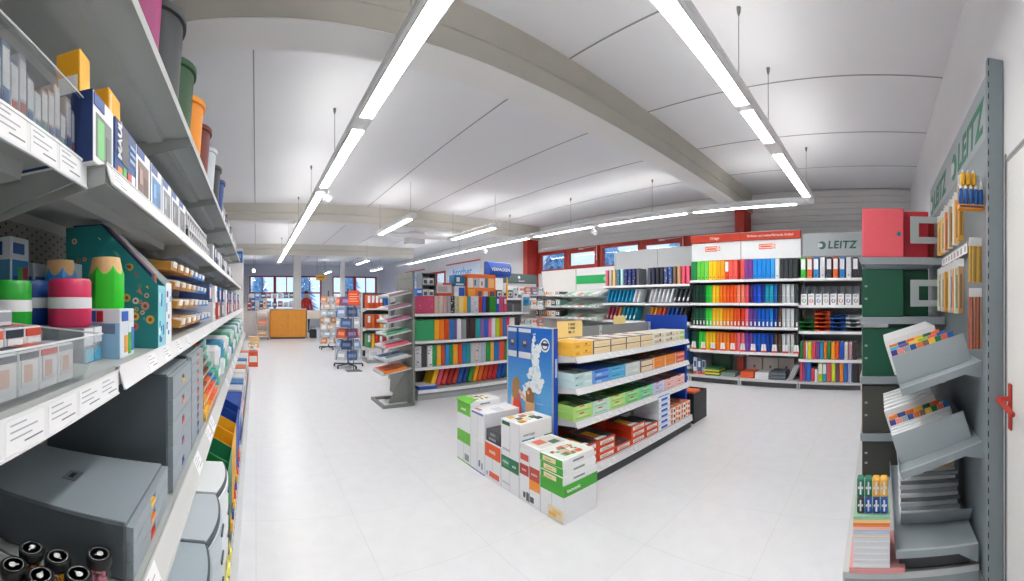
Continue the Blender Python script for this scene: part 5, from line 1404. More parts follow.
brow(R2, [(SL, 'salmon'), (VI, 'violet'), (VI, 'violet'), (BL, 'blue'), (BL, 'blue'), (BL, 'blue'), (BL, 'blue'), ((60, 160, 236), 'light blue'), (WH, 'white'), (BK, 'black'), (BK, 'black'), (BK, 'black'), (BK, 'black')], .006, 1.707, 'ring binder', 'top shelf of the middle rainbow bay', .07, .318)
# soft translucent folders, three rows
def sleeve(c, w, h, tag_=None, clear=False):
    def f():
        mb = MB(); m = mat(c, .3); k = 3
        for j in range(k):
            x0 = -w / 2 + w * j / k
            mb.prism([(x0 + .001, 0), (x0 + w / k - .001, 0), (x0 + w / k - .001, h - .012 - .004 * j), (x0 + w / k - .006, h - .003 * j), (x0 + .005, h - .003 * j), (x0 + .001, h - .014)], 0, .23, mat(tuple(max(0, min(255, v + (-14, 0, 12)[j])) for v in c), .3))
        mb.box(-w / 2 + .004, w / 2 - .004, -.0008, -.0001, h * .38, h * .40, mat(tuple(min(255, v + 40) for v in c), .4))
        if tag_: mb.box(-w * .12, w * .3, -.0014, -.0001, .02, .085, mat(tag_, .45))
        return dict(mesh=mb.mesh('soft_folder'))
    return f
ramp1 = [((10, 52, 40), 'blackish green')] * 4 + [((20, 190, 60), 'green'), ((60, 210, 70), 'light green')] + [((250, 200, 30), 'yellow')] * 2 + [((248, 130, 24), 'orange'), ((244, 110, 20), 'deep orange')] + [((236, 84, 24), 'red-orange')] * 3 + [((246, 140, 110), 'salmon')] * 2 + [((240, 84, 110), 'pink'), ((80, 40, 90), 'dark violet')] + \
    [((20, 66, 190), 'royal blue'), ((24, 84, 210), 'blue'), ((20, 50, 140), 'navy')] + [((20, 150, 180), 'teal'), ((30, 170, 196), 'aqua'), ((24, 100, 180), 'steel blue')] + [((66, 60, 58), 'dark grey')] * 1 + [((196, 202, 206), 'clear grey'), ((214, 220, 224), 'clear')] + [((186, 192, 196), 'smoke grey'), ((60, 66, 70), 'black')]
ramp2 = [((12, 74, 52), 'dark green')] * 4 + [((40, 200, 60), 'green'), ((70, 214, 70), 'light green')] + [((250, 200, 30), 'yellow')] * 3 + [((248, 140, 24), 'orange')] * 3 + [((236, 84, 24), 'red-orange')] * 2 + [((226, 60, 30), 'red'), ((244, 110, 130), 'pink')] + [((118, 70, 160), 'violet'), ((90, 70, 170), 'blue violet')] + [((20, 96, 206), 'blue')] * 3 + [((24, 130, 220), 'bright blue'), ((16, 60, 150), 'navy')] + [((90, 66, 50), 'brown'), ((200, 206, 210), 'clear')] + [((216, 222, 226), 'clear')] * 2 + [((70, 74, 80), 'black')]
ramp3 = [((12, 84, 56), 'dark green')] * 2 + [((50, 204, 60), 'green')] * 2 + [((250, 200, 30), 'yellow')] * 3 + [((246, 130, 24), 'orange')] * 4 + [((236, 84, 30), 'red-orange')] * 2 + [((242, 110, 130), 'pink')] * 2 + [((124, 70, 170), 'violet')] * 2 + [((24, 90, 200), 'blue')] * 3 + [((20, 66, 170), 'dark blue')] * 2 + [((84, 66, 50), 'brown')] * 2 + [((206, 212, 216), 'clear')] * 2 + [((196, 196, 192), 'smoke')] + [((64, 70, 74), 'black')] * 1
for rmp, z, rn, tg_ in ((ramp1, 1.327, 'second shelf', None), (ramp2, .945, 'third shelf', (236, 238, 240)), (ramp3, .546, 'fourth shelf', None)):
    for i, (c, cn) in enumerate(rmp):
        bay = R1 if i < 14 else R2
        x = (.025 + .0655 * i) if i < 14 else (.012 + .0715 * (i - 14))
        put(('slv', c, tg_), sleeve(c, .056, .30, tg_), 'soft_folder', '%s soft folder bundle, %s on the %s of the rainbow unit' % (cn, ORD[i], rn), 'folder', bay.at(x + .03, .04, z + .0006), bay.rz, group='soft folders on the %s of the rainbow unit' % rn)
def toppler():
    mb = MB(); mb.prism([(-.045, .0), (.045, .0), (.032, .13), (-.032, .13)], -.0, .004, mat((240, 242, 244), .4)); mb.box(-.047, .047, -.002, .012, 0, .028, mat((232, 80, 44), .4)); mb.box(-.004, .004, -.0008, -.0001, .03, .13, mat((196, 198, 202), .5)); return dict(mesh=mb.mesh('shelf_card'))
for i in range(11):
    bay = R1 if i < 5 else R2
    put(('topp',), toppler, 'shelf_card', 'white shelf card with red foot, %s along the fourth rainbow shelf' % ORD[i], 'card', bay.at(.07 + .185 * (i if i < 5 else i - 5) + (0 if i < 5 else -.02), .012, .5466), bay.rz, group='shelf cards along the fourth rainbow shelf')
# bottom shelf of the rainbow bays
def pile(c, n, w=.22, d=.3, t=.02, c2=None):
    def f():
        mb = MB(); r = random.Random(n)
        for k in range(n):
            q = c if not c2 or k % 2 == 0 else c2; dx = r.uniform(-.006, .006)
            mb.cbox(-w / 2 + dx, w / 2 + dx, r.uniform(0, .01), d, k * t, k * t + t - .002, mat(q, .45), .002)
        return dict(mesh=mb.mesh('folder_pile'))
    return f
def sheets(bay, x, y, z, n, c, cn, place, w=.22, d=.3, t=.02, c2=None, name='flat_folder'):
    r = random.Random(n + int(x * 100))
    for k in range(n):
        q = c if not c2 or k % 2 == 0 else c2
        key = ('flat', q, w, d, t)
        def fb(q=q):
            mb = MB(); mb.cbox(-w / 2, w / 2, 0, d, 0, t - .001, mat(q, .45), .003); mb.box(-w / 2 + .002, w / 2 - .002, -.0006, -.0001, t * .25, t * .45, mat(tuple(min(255, v + 50) for v in q), .5)); return dict(mesh=mb.mesh(name))
        put(key, fb, name, '%s, %s up in the pile %s' % (cn, ORD[k], place), 'folder', bay.at(x + r.uniform(-.006, .006), y + r.uniform(0, .012), z + .0006 + k * (t + .0005)), bay.rz, group='pile %s' % place)
z0 = .1206
sheets(R1, .42, .02, z0, 5, (30, 120, 60), 'flat green or yellow folder', 'left on the rainbow base', .26, .3, .024, (244, 196, 40))
sheets(R1, .72, .03, z0, 3, (120, 140, 130), 'flat grey-green folder', 'beside the green and yellow pile', .24, .3, .022)
sheets(R2, .12, .02, z0, 4, (236, 96, 44), 'flat orange pad', 'mid rainbow base', .22, .3, .024)
sheets(R2, .38, .02, z0, 4, (226, 228, 232), 'flat white pad', 'beside the orange pads', .22, .3, .026)
sheets(R2, .66, .02, z0, 5, (64, 74, 82), 'flat dark folder', 'right of the white pads', .25, .3, .026, (96, 106, 114))
for i in range(3):
    mb = MB(); mb.M = Matrix.Rotation(.45, 4, 'Y'); mb.cbox(0, .012, 0, .24, 0, .26, mat((226, 230, 236), .4), .003); mb.box(-.0006, -.0001, .03, .2, .04, .2, mat((150, 160, 176), .5))
    tag(link('leaning_pad', mb.mesh('leaning_pad'), None, R2.at(.82 + .03 * i, .03, z0 + .006), (0, 0, R2.rz)), 'white pad leaning beside the dark pile, %s of three' % ORD[i], 'pad', 'leaning white pads')
put(None, binder(.36, .33, .09, (18, 66, 44), None, False), 'box_file', 'dark green box standing behind the green and yellow pile', 'box', R1.at(.47, .31 - .01, z0), R1.rz)
put(None, binder(.12, .30, .07, (176, 60, 40), None, False), 'box_file', 'rust red box standing at the rear of the rainbow unit base', 'box', R1.at(.83, .32, z0), R1.rz)
for i in range(3):
    put(None, carton(.26, .05, .30, (196, 190, 182), [('f', .42, .58, .42, .58, (150, 130, 120)), ('f', .46, .54, .46, .54, (110, 80, 70))], .004, 'box_file'), 'box_file', 'beige box with a dark emblem, %s from the left behind the flat pads' % ORD[i], 'box', R2.at(.15 + .29 * i, .335, z0), R2.rz, group='beige boxes behind the flat pads')
for i, (c, n_) in enumerate((((206, 214, 222), 'pale'), ((70, 110, 160), 'blue'), ((160, 170, 176), 'grey'))):
    mb = MB(); mb.cbox(-.035, .035, 0, .03, 0, .28 - .02 * i, mat(c, .4), .004); mb.box(-.02, .02, -.001, -.0001, .12, .22, mat((60, 90, 140) if i != 1 else (226, 230, 236), .5)); mb.box(-.03, .03, -.001, -.0001, .0, .05, mat((230, 96, 60), .5))
    tag(link('folder_pack', mb.mesh('folder_pack'), None, R1.at(.07 + .085 * i, .06, z0), (0, 0, R1.rz)), '%s pack standing at the left end of the rainbow unit base' % n_, 'pack', 'packs at the left end of the rainbow unit base')
# right bay
LC = [((60, 190, 60), 'green'), ((244, 120, 50), 'orange'), ((60, 150, 226), 'blue'), ((226, 230, 234), 'white'), ((56, 62, 66), 'black'), ((240, 106, 40), 'deep orange'), ((50, 140, 220), 'mid blue'), ((230, 233, 236), 'pale'), ((52, 56, 60), 'charcoal')]
for i, (c, cn) in enumerate(LC):
    put(('lab', c), binder(.078, .318, .28, c, (240, 242, 244) if cn not in ('white', 'pale') else None, True, 'lever_arch_file'), 'lever_arch_file', '%s lever arch file, %s on the top shelf under the LEITZ board' % (cn, ORD[i]), 'binder', R3.at(.075 + .106 * i, .02, 1.7106), R3.rz, group='lever arch files under the LEITZ board')
LM = [((60, 170, 70), 'green'), ((232, 100, 50), 'orange'), ((50, 130, 210), 'blue'), ((196, 186, 176), 'beige'), ((70, 74, 82), 'dark'), ((226, 96, 60), 'coral'), ((40, 100, 190), 'deep blue'), ((130, 126, 120), 'grey')]
def clear_file(c):
    def f():
        mb = MB(); w, d, h = .094, .24, .295; t = .003; body = mat((172, 184, 192), .3)
        side = [(0, 0), (d, 0), (d, h), (d * .55, h), (0, .17)]
        mb.prism(side, -w / 2, -w / 2 + t, body, 'x'); mb.prism(side, w / 2 - t, w / 2, body, 'x'); mb.box(-w / 2 + t, w / 2 - t, d - t, d, 0, h, body); mb.box(-w / 2 + t, w / 2 - t, 0, d - t, 0, t, body)
        mb.box(-w / 2, w / 2, -.004, -.0002, 0, .17, mat((236, 238, 241), .45))
        n = 20
        for i in range(n):
            if i in (3, 4): continue
            a0 = 2 * PI * i / n; a1 = 2 * PI * (i + 1) / n
            mb.prism([(.03 * math.cos(a0), .065 + .03 * math.sin(a0)), (.03 * math.cos(a1), .065 + .03 * math.sin(a1)), (.018 * math.cos(a1), .065 + .018 * math.sin(a1)), (.018 * math.cos(a0), .065 + .018 * math.sin(a0))], -.0048, -.0041, mat(c, .45))
        mb.box(-.035, .02, -.0046, -.0041, .125, .15, mat((190, 194, 200), .5))
        return dict(mesh=mb.mesh('magazine_file'))
    return f
for i, (c, cn) in enumerate(LM):
    put(None, clear_file(c), 'magazine_file', 'grey magazine file with %s ring print, %s on the second shelf under LEITZ' % (cn, ORD[i]), 'file holder', R3.at(.09 + .12 * i, .02, 1.2976), R3.rz, group='grey magazine files under LEITZ')
def tray(c):
    def f():
        mb = MB(); w, d, h, t = .231, .33, .062, .003; m = mat(c, .35)
        mb.box(-w / 2, w / 2, 0, d, .0, t, m); mb.box(-w / 2, -w / 2 + t, .03, d, t, h - .004, m); mb.box(w / 2 - t, w / 2, .03, d, t, h - .004, m); mb.box(-w / 2 + t, w / 2 - t, d - t, d, t, h - .004, m)
        mb.prism([(-.004, .003), (.004, .003), (.004, .020), (-.004, .024)], -w / 2, -w * .2, m, 'x'); mb.prism([(-.004, .003), (.004, .003), (.004, .020), (-.004, .024)], w * .2, w / 2, m, 'x'); mb.prism([(-.004, .003), (.004, .003), (.004, .008), (-.004, .008)], -w * .2, w * .2, m, 'x')
        return dict(mesh=mb.mesh('letter_tray'))
    return f
for j, (c, cn, n) in enumerate((((22, 116, 50), 'green', 3), ((226, 88, 30), 'orange', 5), ((28, 92, 176), 'blue', 4), ((44, 48, 54), 'black', 1))):
    for k in range(n):
        put(('tray', c), tray(c), 'letter_tray', '%s letter tray, %s from the bottom of its stack' % (cn, ORD[k]) if n > 1 else 'black letter tray beside the blue tray stack', 'letter tray', R3.at(.135 + .253 * j, .02, .8956 + .0625 * k), R3.rz, group='stack of %s letter trays' % cn)
for k in range(3): put(('trayb',), tray((196, 204, 212)), 'letter_tray', 'pale letter tray under LEITZ, %s from the bottom at the right end' % ORD[k], 'letter tray', R3.at(.894, .02, .9585 + .0625 * k), R3.rz, group='stack of pale letter trays')
TB = [((30, 140, 80), 'green', .05), ((226, 80, 60), 'red', .03), ((226, 230, 236), 'white', .03), ((222, 226, 40), 'yellow', .055), ((226, 70, 100), 'rose', .06), ((120, 70, 140), 'purple', .06), ((30, 150, 210), 'sky blue', .05), ((240, 130, 30), 'orange', .05), ((26, 130, 70), 'dark green', .055), ((244, 160, 30), 'amber', .06), ((232, 84, 30), 'red-orange', .06), ((30, 84, 190), 'royal blue', .07), ((206, 200, 190), 'beige', .06), ((196, 150, 160), 'dusty pink', .06), ((70, 60, 60), 'dark', .06)]
x = .02
for i, (c, cn, w) in enumerate(TB):
    put(None, binder(w * SX, .27, .24, c, None, False), 'binder', '%s slim binder, %s on the shelf below the letter trays' % (cn, ORD[i]), 'binder', R3.at(x + w / 2, .03, .4626), R3.rz, group='slim binders below the letter trays'); x += w + .008
TB2 = [((214, 70, 90), 'pink', .05, .31), ((120, 90, 170), 'violet', .05, .30), ((26, 110, 200), 'blue', .07, .305), ((220, 60, 70), 'short red', .05, .20), ((230, 226, 232), 'short white', .05, .19), ((196, 214, 40), 'lime', .07, .30, (236, 240, 230)), ((30, 160, 180), 'teal', .06, .30, (230, 240, 240)), ((226, 90, 100), 'rose', .07, .30), ((206, 220, 50), 'yellow-green', .06, .30), ((110, 70, 110), 'plum', .06, .295), ((244, 140, 40), 'orange', .06, .295), ((40, 110, 200), 'mid blue', .06, .29), ((176, 180, 214), 'lilac', .06, .29), ((50, 54, 60), 'black', .10, .29), ((90, 60, 60), 'brown', .05, .29)]
x = .02
for i, it in enumerate(TB2):
    c, cn, w, h = it[:4]
    put(None, binder(w * SX, h, .25, c, it[4] if len(it) > 4 else None, False), 'binder', '%s binder, %s on the bottom shelf under LEITZ' % (cn, ORD[i]), 'binder', R3.at(x + w / 2, .02, .1206), R3.rz, group='binders on the bottom shelf under LEITZ'); x += w + .006
# ================================================================== bays under the windows
def win_bay(oy, w, lb, ends, zs=(.25, .6, .99, 1.324, 1.654), zt=2.36, back=mat((196, 200, 204), .5), grp='bays under the windows'):
    return rb_bay(oy, w, lb, zs, ends, grp, zt=zt, back=back)
W1b = win_bay(3.99, .908, 'shelf bay with grey back board under the window, beside the rainbow unit', (True, True))
W1b.k = .90
W2b = win_bay(4.985, .99, 'shelf bay with grey back board under the window, second from the rainbow unit', (True, False))
WB = [(W2b, [((214, 110, 130), 'pink'), ((206, 190, 180), 'beige'), ((226, 190, 120), 'straw'), ((50, 130, 170), 'teal patterned'), ((180, 220, 216), 'mint'), ((40, 60, 120), 'navy print'), ((36, 56, 130), 'navy print'), ((34, 50, 110), 'navy print'), ((90, 96, 104), 'grey')]),
      (W1b, [((80, 86, 96), 'grey'), ((38, 46, 70), 'dark navy'), ((34, 40, 60), 'dark navy'), ((44, 48, 54), 'charcoal'), ((60, 90, 150), 'blue print'), ((66, 96, 156), 'blue print'), ((120, 100, 80), 'brown'), ((196, 150, 110), 'tan'), ((226, 80, 110), 'rose'), ((232, 90, 120), 'rose')])]
for b, its in WB:
    nmb = 'left' if b is W2b else 'right'
    for i, (c, cn) in enumerate(its):
        sp = [(226, 190, 120), (240, 240, 244), (226, 120, 90)] if 'print' in cn or 'pattern' in cn else None
        put(None, folder(.060, .31, .25, c, sp), 'portfolio', '%s portfolio, %s on the top shelf of the %s window bay' % (cn, ORD[i], nmb), 'folder', b.at(.07 + .098 * i, .03, 1.6546), b.rz, group='portfolios on the top shelf of the %s window bay' % nmb)
def leaning(c, w=.035, h=.26, a=.3, spot=None):
    def f():
        mb = MB(); mb.M = Matrix.Rotation(a, 4, 'Y'); mb.cbox(-w / 2, w / 2, 0, .22, 0.01, h, mat(c, .35), .004)
        mb.box(-w / 2 + .004, w / 2 - .004, -.001, -.0001, .04, .1, mat(spot or tuple(min(255, v + 30) for v in c), .4))
        return dict(mesh=mb.mesh('leaning_folder'))
    return f
for b, its, z, sh in ((W2b, [((30, 150, 196), 'teal', 7, None), ((226, 232, 236), 'white', 2, None)], 1.324, 'second'), (W1b, [((222, 226, 232), 'white', 6, (206, 212, 220)), ((62, 68, 74), 'dark', 4, (236, 238, 240))], 1.324, 'second'),
                  (W2b, [((170, 70, 90), 'wine red', 3, (236, 200, 190)), ((230, 150, 80), 'orange', 1, None), ((30, 150, 180), 'teal', 4, (220, 236, 240))], .99, 'third'), (W1b, [((240, 170, 50), 'yellow', 2, None), ((226, 90, 40), 'orange', 2, None), ((40, 90, 180), 'blue', 3, None), ((60, 60, 66), 'dark', 2, None)], .99, 'third')):
    i = 0
    for c, cn, n, sp in its:
        for k in range(n):
            put(('ln', c, sp), leaning(c, spot=sp), 'leaning_folder', '%s leaning folder, %s on the %s shelf of the %s window bay' % (cn, ORD[i], sh, 'left' if b is W2b else 'right'), 'folder', b.at(.06 + .096 * i, .05, z + .007), b.rz, group='leaning folders on the %s shelf of the %s window bay' % (sh, 'left' if b is W2b else 'right')); i += 1
for b in (W1b, W2b):
    for z, sh in ((.60, 'fourth'), (.25, 'fifth')):
        for i in range(8):
            c, cn = [((206, 206, 210), 'grey'), ((60, 110, 170), 'blue'), ((200, 120, 90), 'tan'), ((70, 76, 84), 'dark')][(i + int(z * 10)) % 4]
            put(('wl', c), folder(.09, .26, .25, c), 'portfolio', '%s portfolio, %s on the %s shelf of the %s window bay' % (cn, ORD[i], sh, 'left' if b is W2b else 'right'), 'folder', b.at(.08 + .115 * i, .03, z + .0006), b.rz, group='portfolios on the %s shelf of the %s window bay' % (sh, 'left' if b is W2b else 'right'))
# bays with sloped trays and white boards
T1 = rb_bay(6.10, 1.10, 'bay with sloped magazine trays under the green banded board', [.4], (True, True), 'tray bays under the windows', zt=2.08, back=mat((232, 233, 235), .5))
T2 = rb_bay(7.24, 1.12, 'bay with white back board next to the far red column', [.5, 1.02, 1.26, 1.508], (True, False), 'tray bays under the windows', zt=2.08, back=mat((226, 224, 222), .5))
mb = MB(); mb.box(.02, 1.08, .385, .399, 1.74, 1.92, mat((24, 168, 92), .5)); mb.cyl((.86, .382, 1.83), (.86, .3849, 1.83), .05, .05, mat((140, 206, 170), .5), 18)
tag(link('green_board', mb.mesh('green_board'), None, T1.at(0, 0, 0), (0, 0, T1.rz)), 'green strip board with round emblem above the sloped trays', 'board')
for k, z in enumerate((.75, .985, 1.225, 1.45)):
    def slope(z=z):
        mb = MB(); m = mat((206, 212, 212), .4)
        mb.prism([(-.12, 0), (-.12, .045), (-.114, .045), (-.114, .008), (.36, .16), (.36, .152)], .04, 1.03, m, 'x')
        mb.prism([(-.12, 0), (.38, .152), (.38, .03), (.1, .0)], .03, .037, m, 'x'); mb.prism([(-.12, 0), (.38, .152), (.38, .03), (.1, .0)], 1.033, 1.04, m, 'x')
        for i in range(5): mb.box(.08 + .19 * i, .16 + .19 * i, -.1225, -.1203, .008, .04, PAPER)
        return dict(mesh=mb.mesh('magazine_tray'))
    put(None, slope, 'magazine_tray', 'sloped grey magazine tray under the green board, %s from the top' % ORD[3 - k], 'tray', T1.at(0, 0, z), T1.rz, group='sloped magazine trays')
    for i in range(5):
        c = [(216, 236, 226), (190, 224, 206), (226, 232, 232), (150, 210, 180), (232, 220, 210)][(i + k) % 5]
        mb = MB(); mb.M = Matrix.Translation((.06 + .19 * i + .09, -.104, .012)) @ Matrix.Rotation(math.atan2(.152, .474), 4, 'X'); mb.cbox(-.085, .085, 0, .28, .003, .016, mat(c, .5), .002); mb.box(-.06, .06, .05, .2, .0161, .0166, mat([(120, 190, 150), (240, 240, 240), (226, 120, 90)][i % 3], .5))
        tag(link('magazine', mb.mesh('magazine'), None, T1.at(0, 0, z), (0, 0, T1.rz)), 'pale magazine, %s from the left on the %s tray under the green board' % (ORD[i], ('lowest', 'third', 'second', 'top')[k]), 'magazine', 'magazines under the green board')
for z, sh in ((1.508, 'top'), (1.26, 'second'), (1.02, 'third'), (.5, 'fourth')):
    for i in range(7):
        c, cn = [((236, 232, 228), 'white'), ((226, 120, 80), 'coral'), ((70, 80, 90), 'dark'), ((222, 196, 150), 'beige'), ((150, 200, 190), 'mint')][(i * 2 + int(z * 10)) % 5]
        h = .06 if sh == 'top' else .13
        put(('t2', c, h), carton(.125, .25, h, c, [('f', .15, .85, .3, .8, (240, 238, 236)), ('t', .1, .9, .2, .7, (226, 214, 206)), ('f', .3, .6, .4, .7, (206, 90, 60))]), 'carton', '%s small carton, %s on the %s shelf beside the far red column' % (cn, ORD[i], sh), 'box', T2.at(.1 + .15 * i, .02, z + .0006), T2.rz, group='cartons on the %s shelf beside the far red column' % sh)
# ================================================================== right wall stand
RS = mat((152, 162, 168), .42, noise=.02, scale=3)
RSD = mat((128, 138, 144), .45)
def right_panel():
    parts = []
    mb = MB(); mb.cbox(0, 2.098, 0, .014, 0.05, 2.11, RSD, .002); parts.append(('lower_panel', mb.mesh('lower_panel')))
    mb = MB(); mb.cbox(0, 2.098, .0145, .028, 2.115, 2.43, RS, .002); parts.append(('header_panel', mb.mesh('header_panel')))
    # lettering: local x runs to -X, plane faces +Y (local -y)
    for cx_, s_ in ((1.50, .165), (.43, .165)):
        mb = MB(); leitz_into(mb, cx_ + .05, 2.25, s_, mat((36, 122, 90), .5), e=.013, shear=.12); parts.append(('lettering', mb.mesh('lettering'), [], 'green LEITZ lettering'))
    mb = MB(); mb.cbox(2.10, 2.13, -.014, .062, 0, 2.435, RSD, .003)
    z = .1
    while z < 2.4:
        mb.box(2.1301, 2.1306, -.011, -.006, z, z + .025, SLOT); z += .05
    parts.append(('end_post', mb.mesh('end_post')))
    mb = MB(); mb.box(0, 2.07, -.0145, -.0005, .0, .06, GREYD); parts.append(('plinth', mb.mesh('plinth')))
    return dict(parts=parts)
RPX = 3.82
put(None, right_panel, 'display_wall', 'grey display wall with green LEITZ lettering beside the white door', 'display wall', (RPX, -.492, 0), PI)
# base platform along the whole stand
mb = MB(); mb.box(1.84, 3.8, -.48, .155, .06, .09, LGREY); mb.box(1.84, 3.8, .155, .165, .0, .09, LGREY); mb.box(1.84, 1.845, -.48, .155, 0, .06, RS)
tag(link('base_platform', mb.mesh('base_platform')), 'low grey base platform along the foot of the right display wall', 'shelf')
ta = math.radians(17.6)
def tiltM(x, y, z, a):
    M = Matrix.Identity(4)
    eu = Vector((0, -math.cos(a), math.sin(a))); ex = Vector((1, 0, 0)); en = Vector((0, math.sin(a), math.cos(a)))
    for i in range(3): M[i][0] = eu[i]; M[i][1] = ex[i]; M[i][2] = en[i]; M[i][3] = (x, y, z)[i]
    return M
def tilt_shelf(a):
    mb = MB(); L = .96; U = .385 / math.cos(a)
    mb.box(0, U, 0, L, -.004, 0, RS); mb.box(0, U, 0, .004, -.032, -.004, RS); mb.box(0, U, L - .004, L, -.032, -.004, RS); mb.box(-.003, 0, 0, L, -.032, .028, RS)
    mb.box(0.0, U, .0005, .012, .0002, .004, mat((176, 186, 192), .4))
    p = [('shelf_plate', mb.mesh('shelf_plate'))]
    for y in (.004, L - .008):
        mb = MB(); mb.prism([(U - .10, -.032), (U, -.032), (U, -.09)], y, y + .004, RS) ; p.append(('bracket', mb.mesh('bracket')))
    return p
def holder_mesh(w, h, lean=0):
    mb = MB(); m = mat((170, 180, 186), .4)
    mb.box(.003, .003 + w, 0, .0025, .001, h, m); mb.box(.003, .003 + w, .0025, .25, .001, .003, m)
    return mb.mesh('sheet_holder')
def divider(tabs, u0=.012, w=.285, h=.135, t=.010, tw=.03, th=.016, lab=None):
    mb = MB(); mb.box(u0, u0 + w, 0, t, .004, h, mat((236, 238, 240), .5))
    n = len(tabs); pw = w / n
    for k, c in enumerate(tabs):
        mb.box(u0 + pw * k + .0008, u0 + pw * (k + 1) - .0008, t * .1, t * .9, h, h + th, mat(c, .35))
    return mb.mesh('divider_set')
TA = [(74, 70, 150), (240, 150, 140), (170, 176, 180), (50, 90, 170), (240, 130, 60), (150, 110, 100), (244, 200, 70), (30, 120, 80), (236, 110, 80), (40, 110, 180)]
TBb = [(90, 196, 230), (130, 100, 170), (250, 222, 110), (150, 224, 80), (240, 120, 110), (50, 110, 190)]
TC = [(244, 150, 60), (60, 90, 150), (244, 120, 50), (250, 190, 60), (40, 110, 90), (244, 110, 50)]
TD = [(200, 206, 210)] * 3 + [(226, 230, 232)] * 3
cn_ = {0: 'ten-colour', 1: 'six-colour pastel', 2: 'orange and blue', 3: 'plain grey'}
for ti, (x, y, z, a, nm_) in enumerate(((1.82, -.105, .945, ta, 'upper'), (1.82, -.105, .56, ta, 'middle'))):
    M = tiltM(x, y, z, a)
    root = link('tilted_shelf', None, None, (x, y, z)); root.matrix_world = M; tag(root, '%s tilted grey shelf of the right display wall' % nm_, 'shelf', 'tilted shelves of the right display wall')
    for nme, me, *_ in tilt_shelf(a): link(nme, me, root)
    o = link('sheet_holder', holder_mesh(.372, .142)); o.matrix_world = M @ Matrix.Translation((0, .105, 0)); tag(o, 'grey upright holder plate at the front of the %s tilted shelf' % nm_, 'holder', 'holder plates on the tilted shelves')
    seq = [0, 4, 1, 4, 2, 4] if ti == 0 else [4, 4, 4, 0, 4, 2, 4]
    yy = .112
    for k, s_ in enumerate(seq):
        if s_ == 4:
            me = divider([(232, 235, 238)] * 3, u0=.004, w=.31, h=.130 + .003 * k, t=.050 if ti == 0 else .034, th=.004); cn2 = 'plain white'
            yy2 = yy + (.054 if ti == 0 else .038)
        else:
            me = divider((TA, TBb, TC)[s_], u0=.006, w=(.325, .30, .28)[s_], h=.138 + .003 * k, t=.018, th=.026); cn2 = cn_[s_]; yy2 = yy + .022
        o = link('divider_set', me); o.matrix_world = M @ Matrix.Translation((0, yy, .0032)); tag(o, 'divider set with %s tabs, %s from the front of the %s tilted shelf' % (cn2, ORD[k], nm_), 'dividers', 'divider sets on the %s tilted shelf' % nm_)
        yy = yy2
    for k in range(18):
        mb = MB(); mb.box(.0, .29, 0, .026, .004, .2 - .006 * (k % 3), mat([(228, 230, 232), (236, 238, 240), (216, 222, 228)][k % 3], .5)); mb.box(-.0006, -.0001, .003, .023, .02, .18, mat([(196, 206, 216), (226, 222, 216), (206, 214, 222)][k % 3], .5))
        o = link('form_pad', mb.mesh('form_pad')); o.matrix_world = M @ Matrix.Translation((-.012, yy + .006 + .0265 * k, .0005)); tag(o, 'white form pad standing behind the dividers, %s on the %s tilted shelf' % (ORD[k], nm_), 'pad', 'form pads on the %s tilted shelf' % nm_)
# flat lowest shelf
root = link('flat_shelf', None, None, (1.81, -.085, .205)); root.matrix_world = tiltM(1.81, -.085, .205, .0); tag(root, 'lowest flat grey shelf of the right display wall', 'shelf')
for nme, me, *_ in tilt_shelf(.0): link(nme, me, root)
M = root.matrix_world.copy()
mb = MB(); m = mat((170, 180, 186), .4); mb.prism([(.0, .0), (-.055, .085), (-.0525, .086), (.0025, .001)], .0, .365, m, 'x'); mb.box(0, .36, .002, .25, .0005, .002, m)
o = link('sheet_holder', mb.mesh('sheet_holder')); o.matrix_world = M @ Matrix.Translation((.03, .22, 0)); tag(o, 'grey leaning holder plate on the lowest flat shelf', 'holder')
for k in range(12):
    mb = MB(); mb.M = Matrix.Rotation(.0, 4, 'X'); mb.box(.035, .36 - .006 * (k % 3), 0, .20, 0, .018, mat([(214, 218, 222), (150, 158, 164), (190, 196, 200), (120, 128, 134)][k % 4], .5)); mb.box(.034, .0349, .01, .19, .004, .014, mat((236, 236, 238), .5))
    o = link('sheet_stack', mb.mesh('sheet_stack')); o.matrix_world = M @ Matrix.Translation((.005 * (k % 2), .30 + .010 * k, .003 + .0186 * k)); tag(o, 'grey sheet stack, %s from the bottom of the pile on the lowest flat shelf' % ORD[k], 'paper', 'sheet stacks on the lowest flat shelf')
put(None, carton(.30, .22, .03, (206, 176, 132), [('f', .05, .95, .2, .8, (196, 166, 120))]), 'carton', 'flat brown carton on top of the grey sheet pile', 'box', (2.16, -.27, .205 + .003 + .0186 * 12 + .001), -PI / 2)
mb = MB(); mb.box(0, .34, 0, .9, 0, .006, BLACK); mb.box(0, .006, 0, .9, .006, .08, DARK); mb.box(.006, .34, 0, .006, .006, .05, DARK)
o = link('floor_tray', mb.mesh('floor_tray')); o.matrix_world = tiltM(1.86, -.10, .091, 0); tag(o, 'black tray on the base platform under the lowest flat shelf', 'tray')
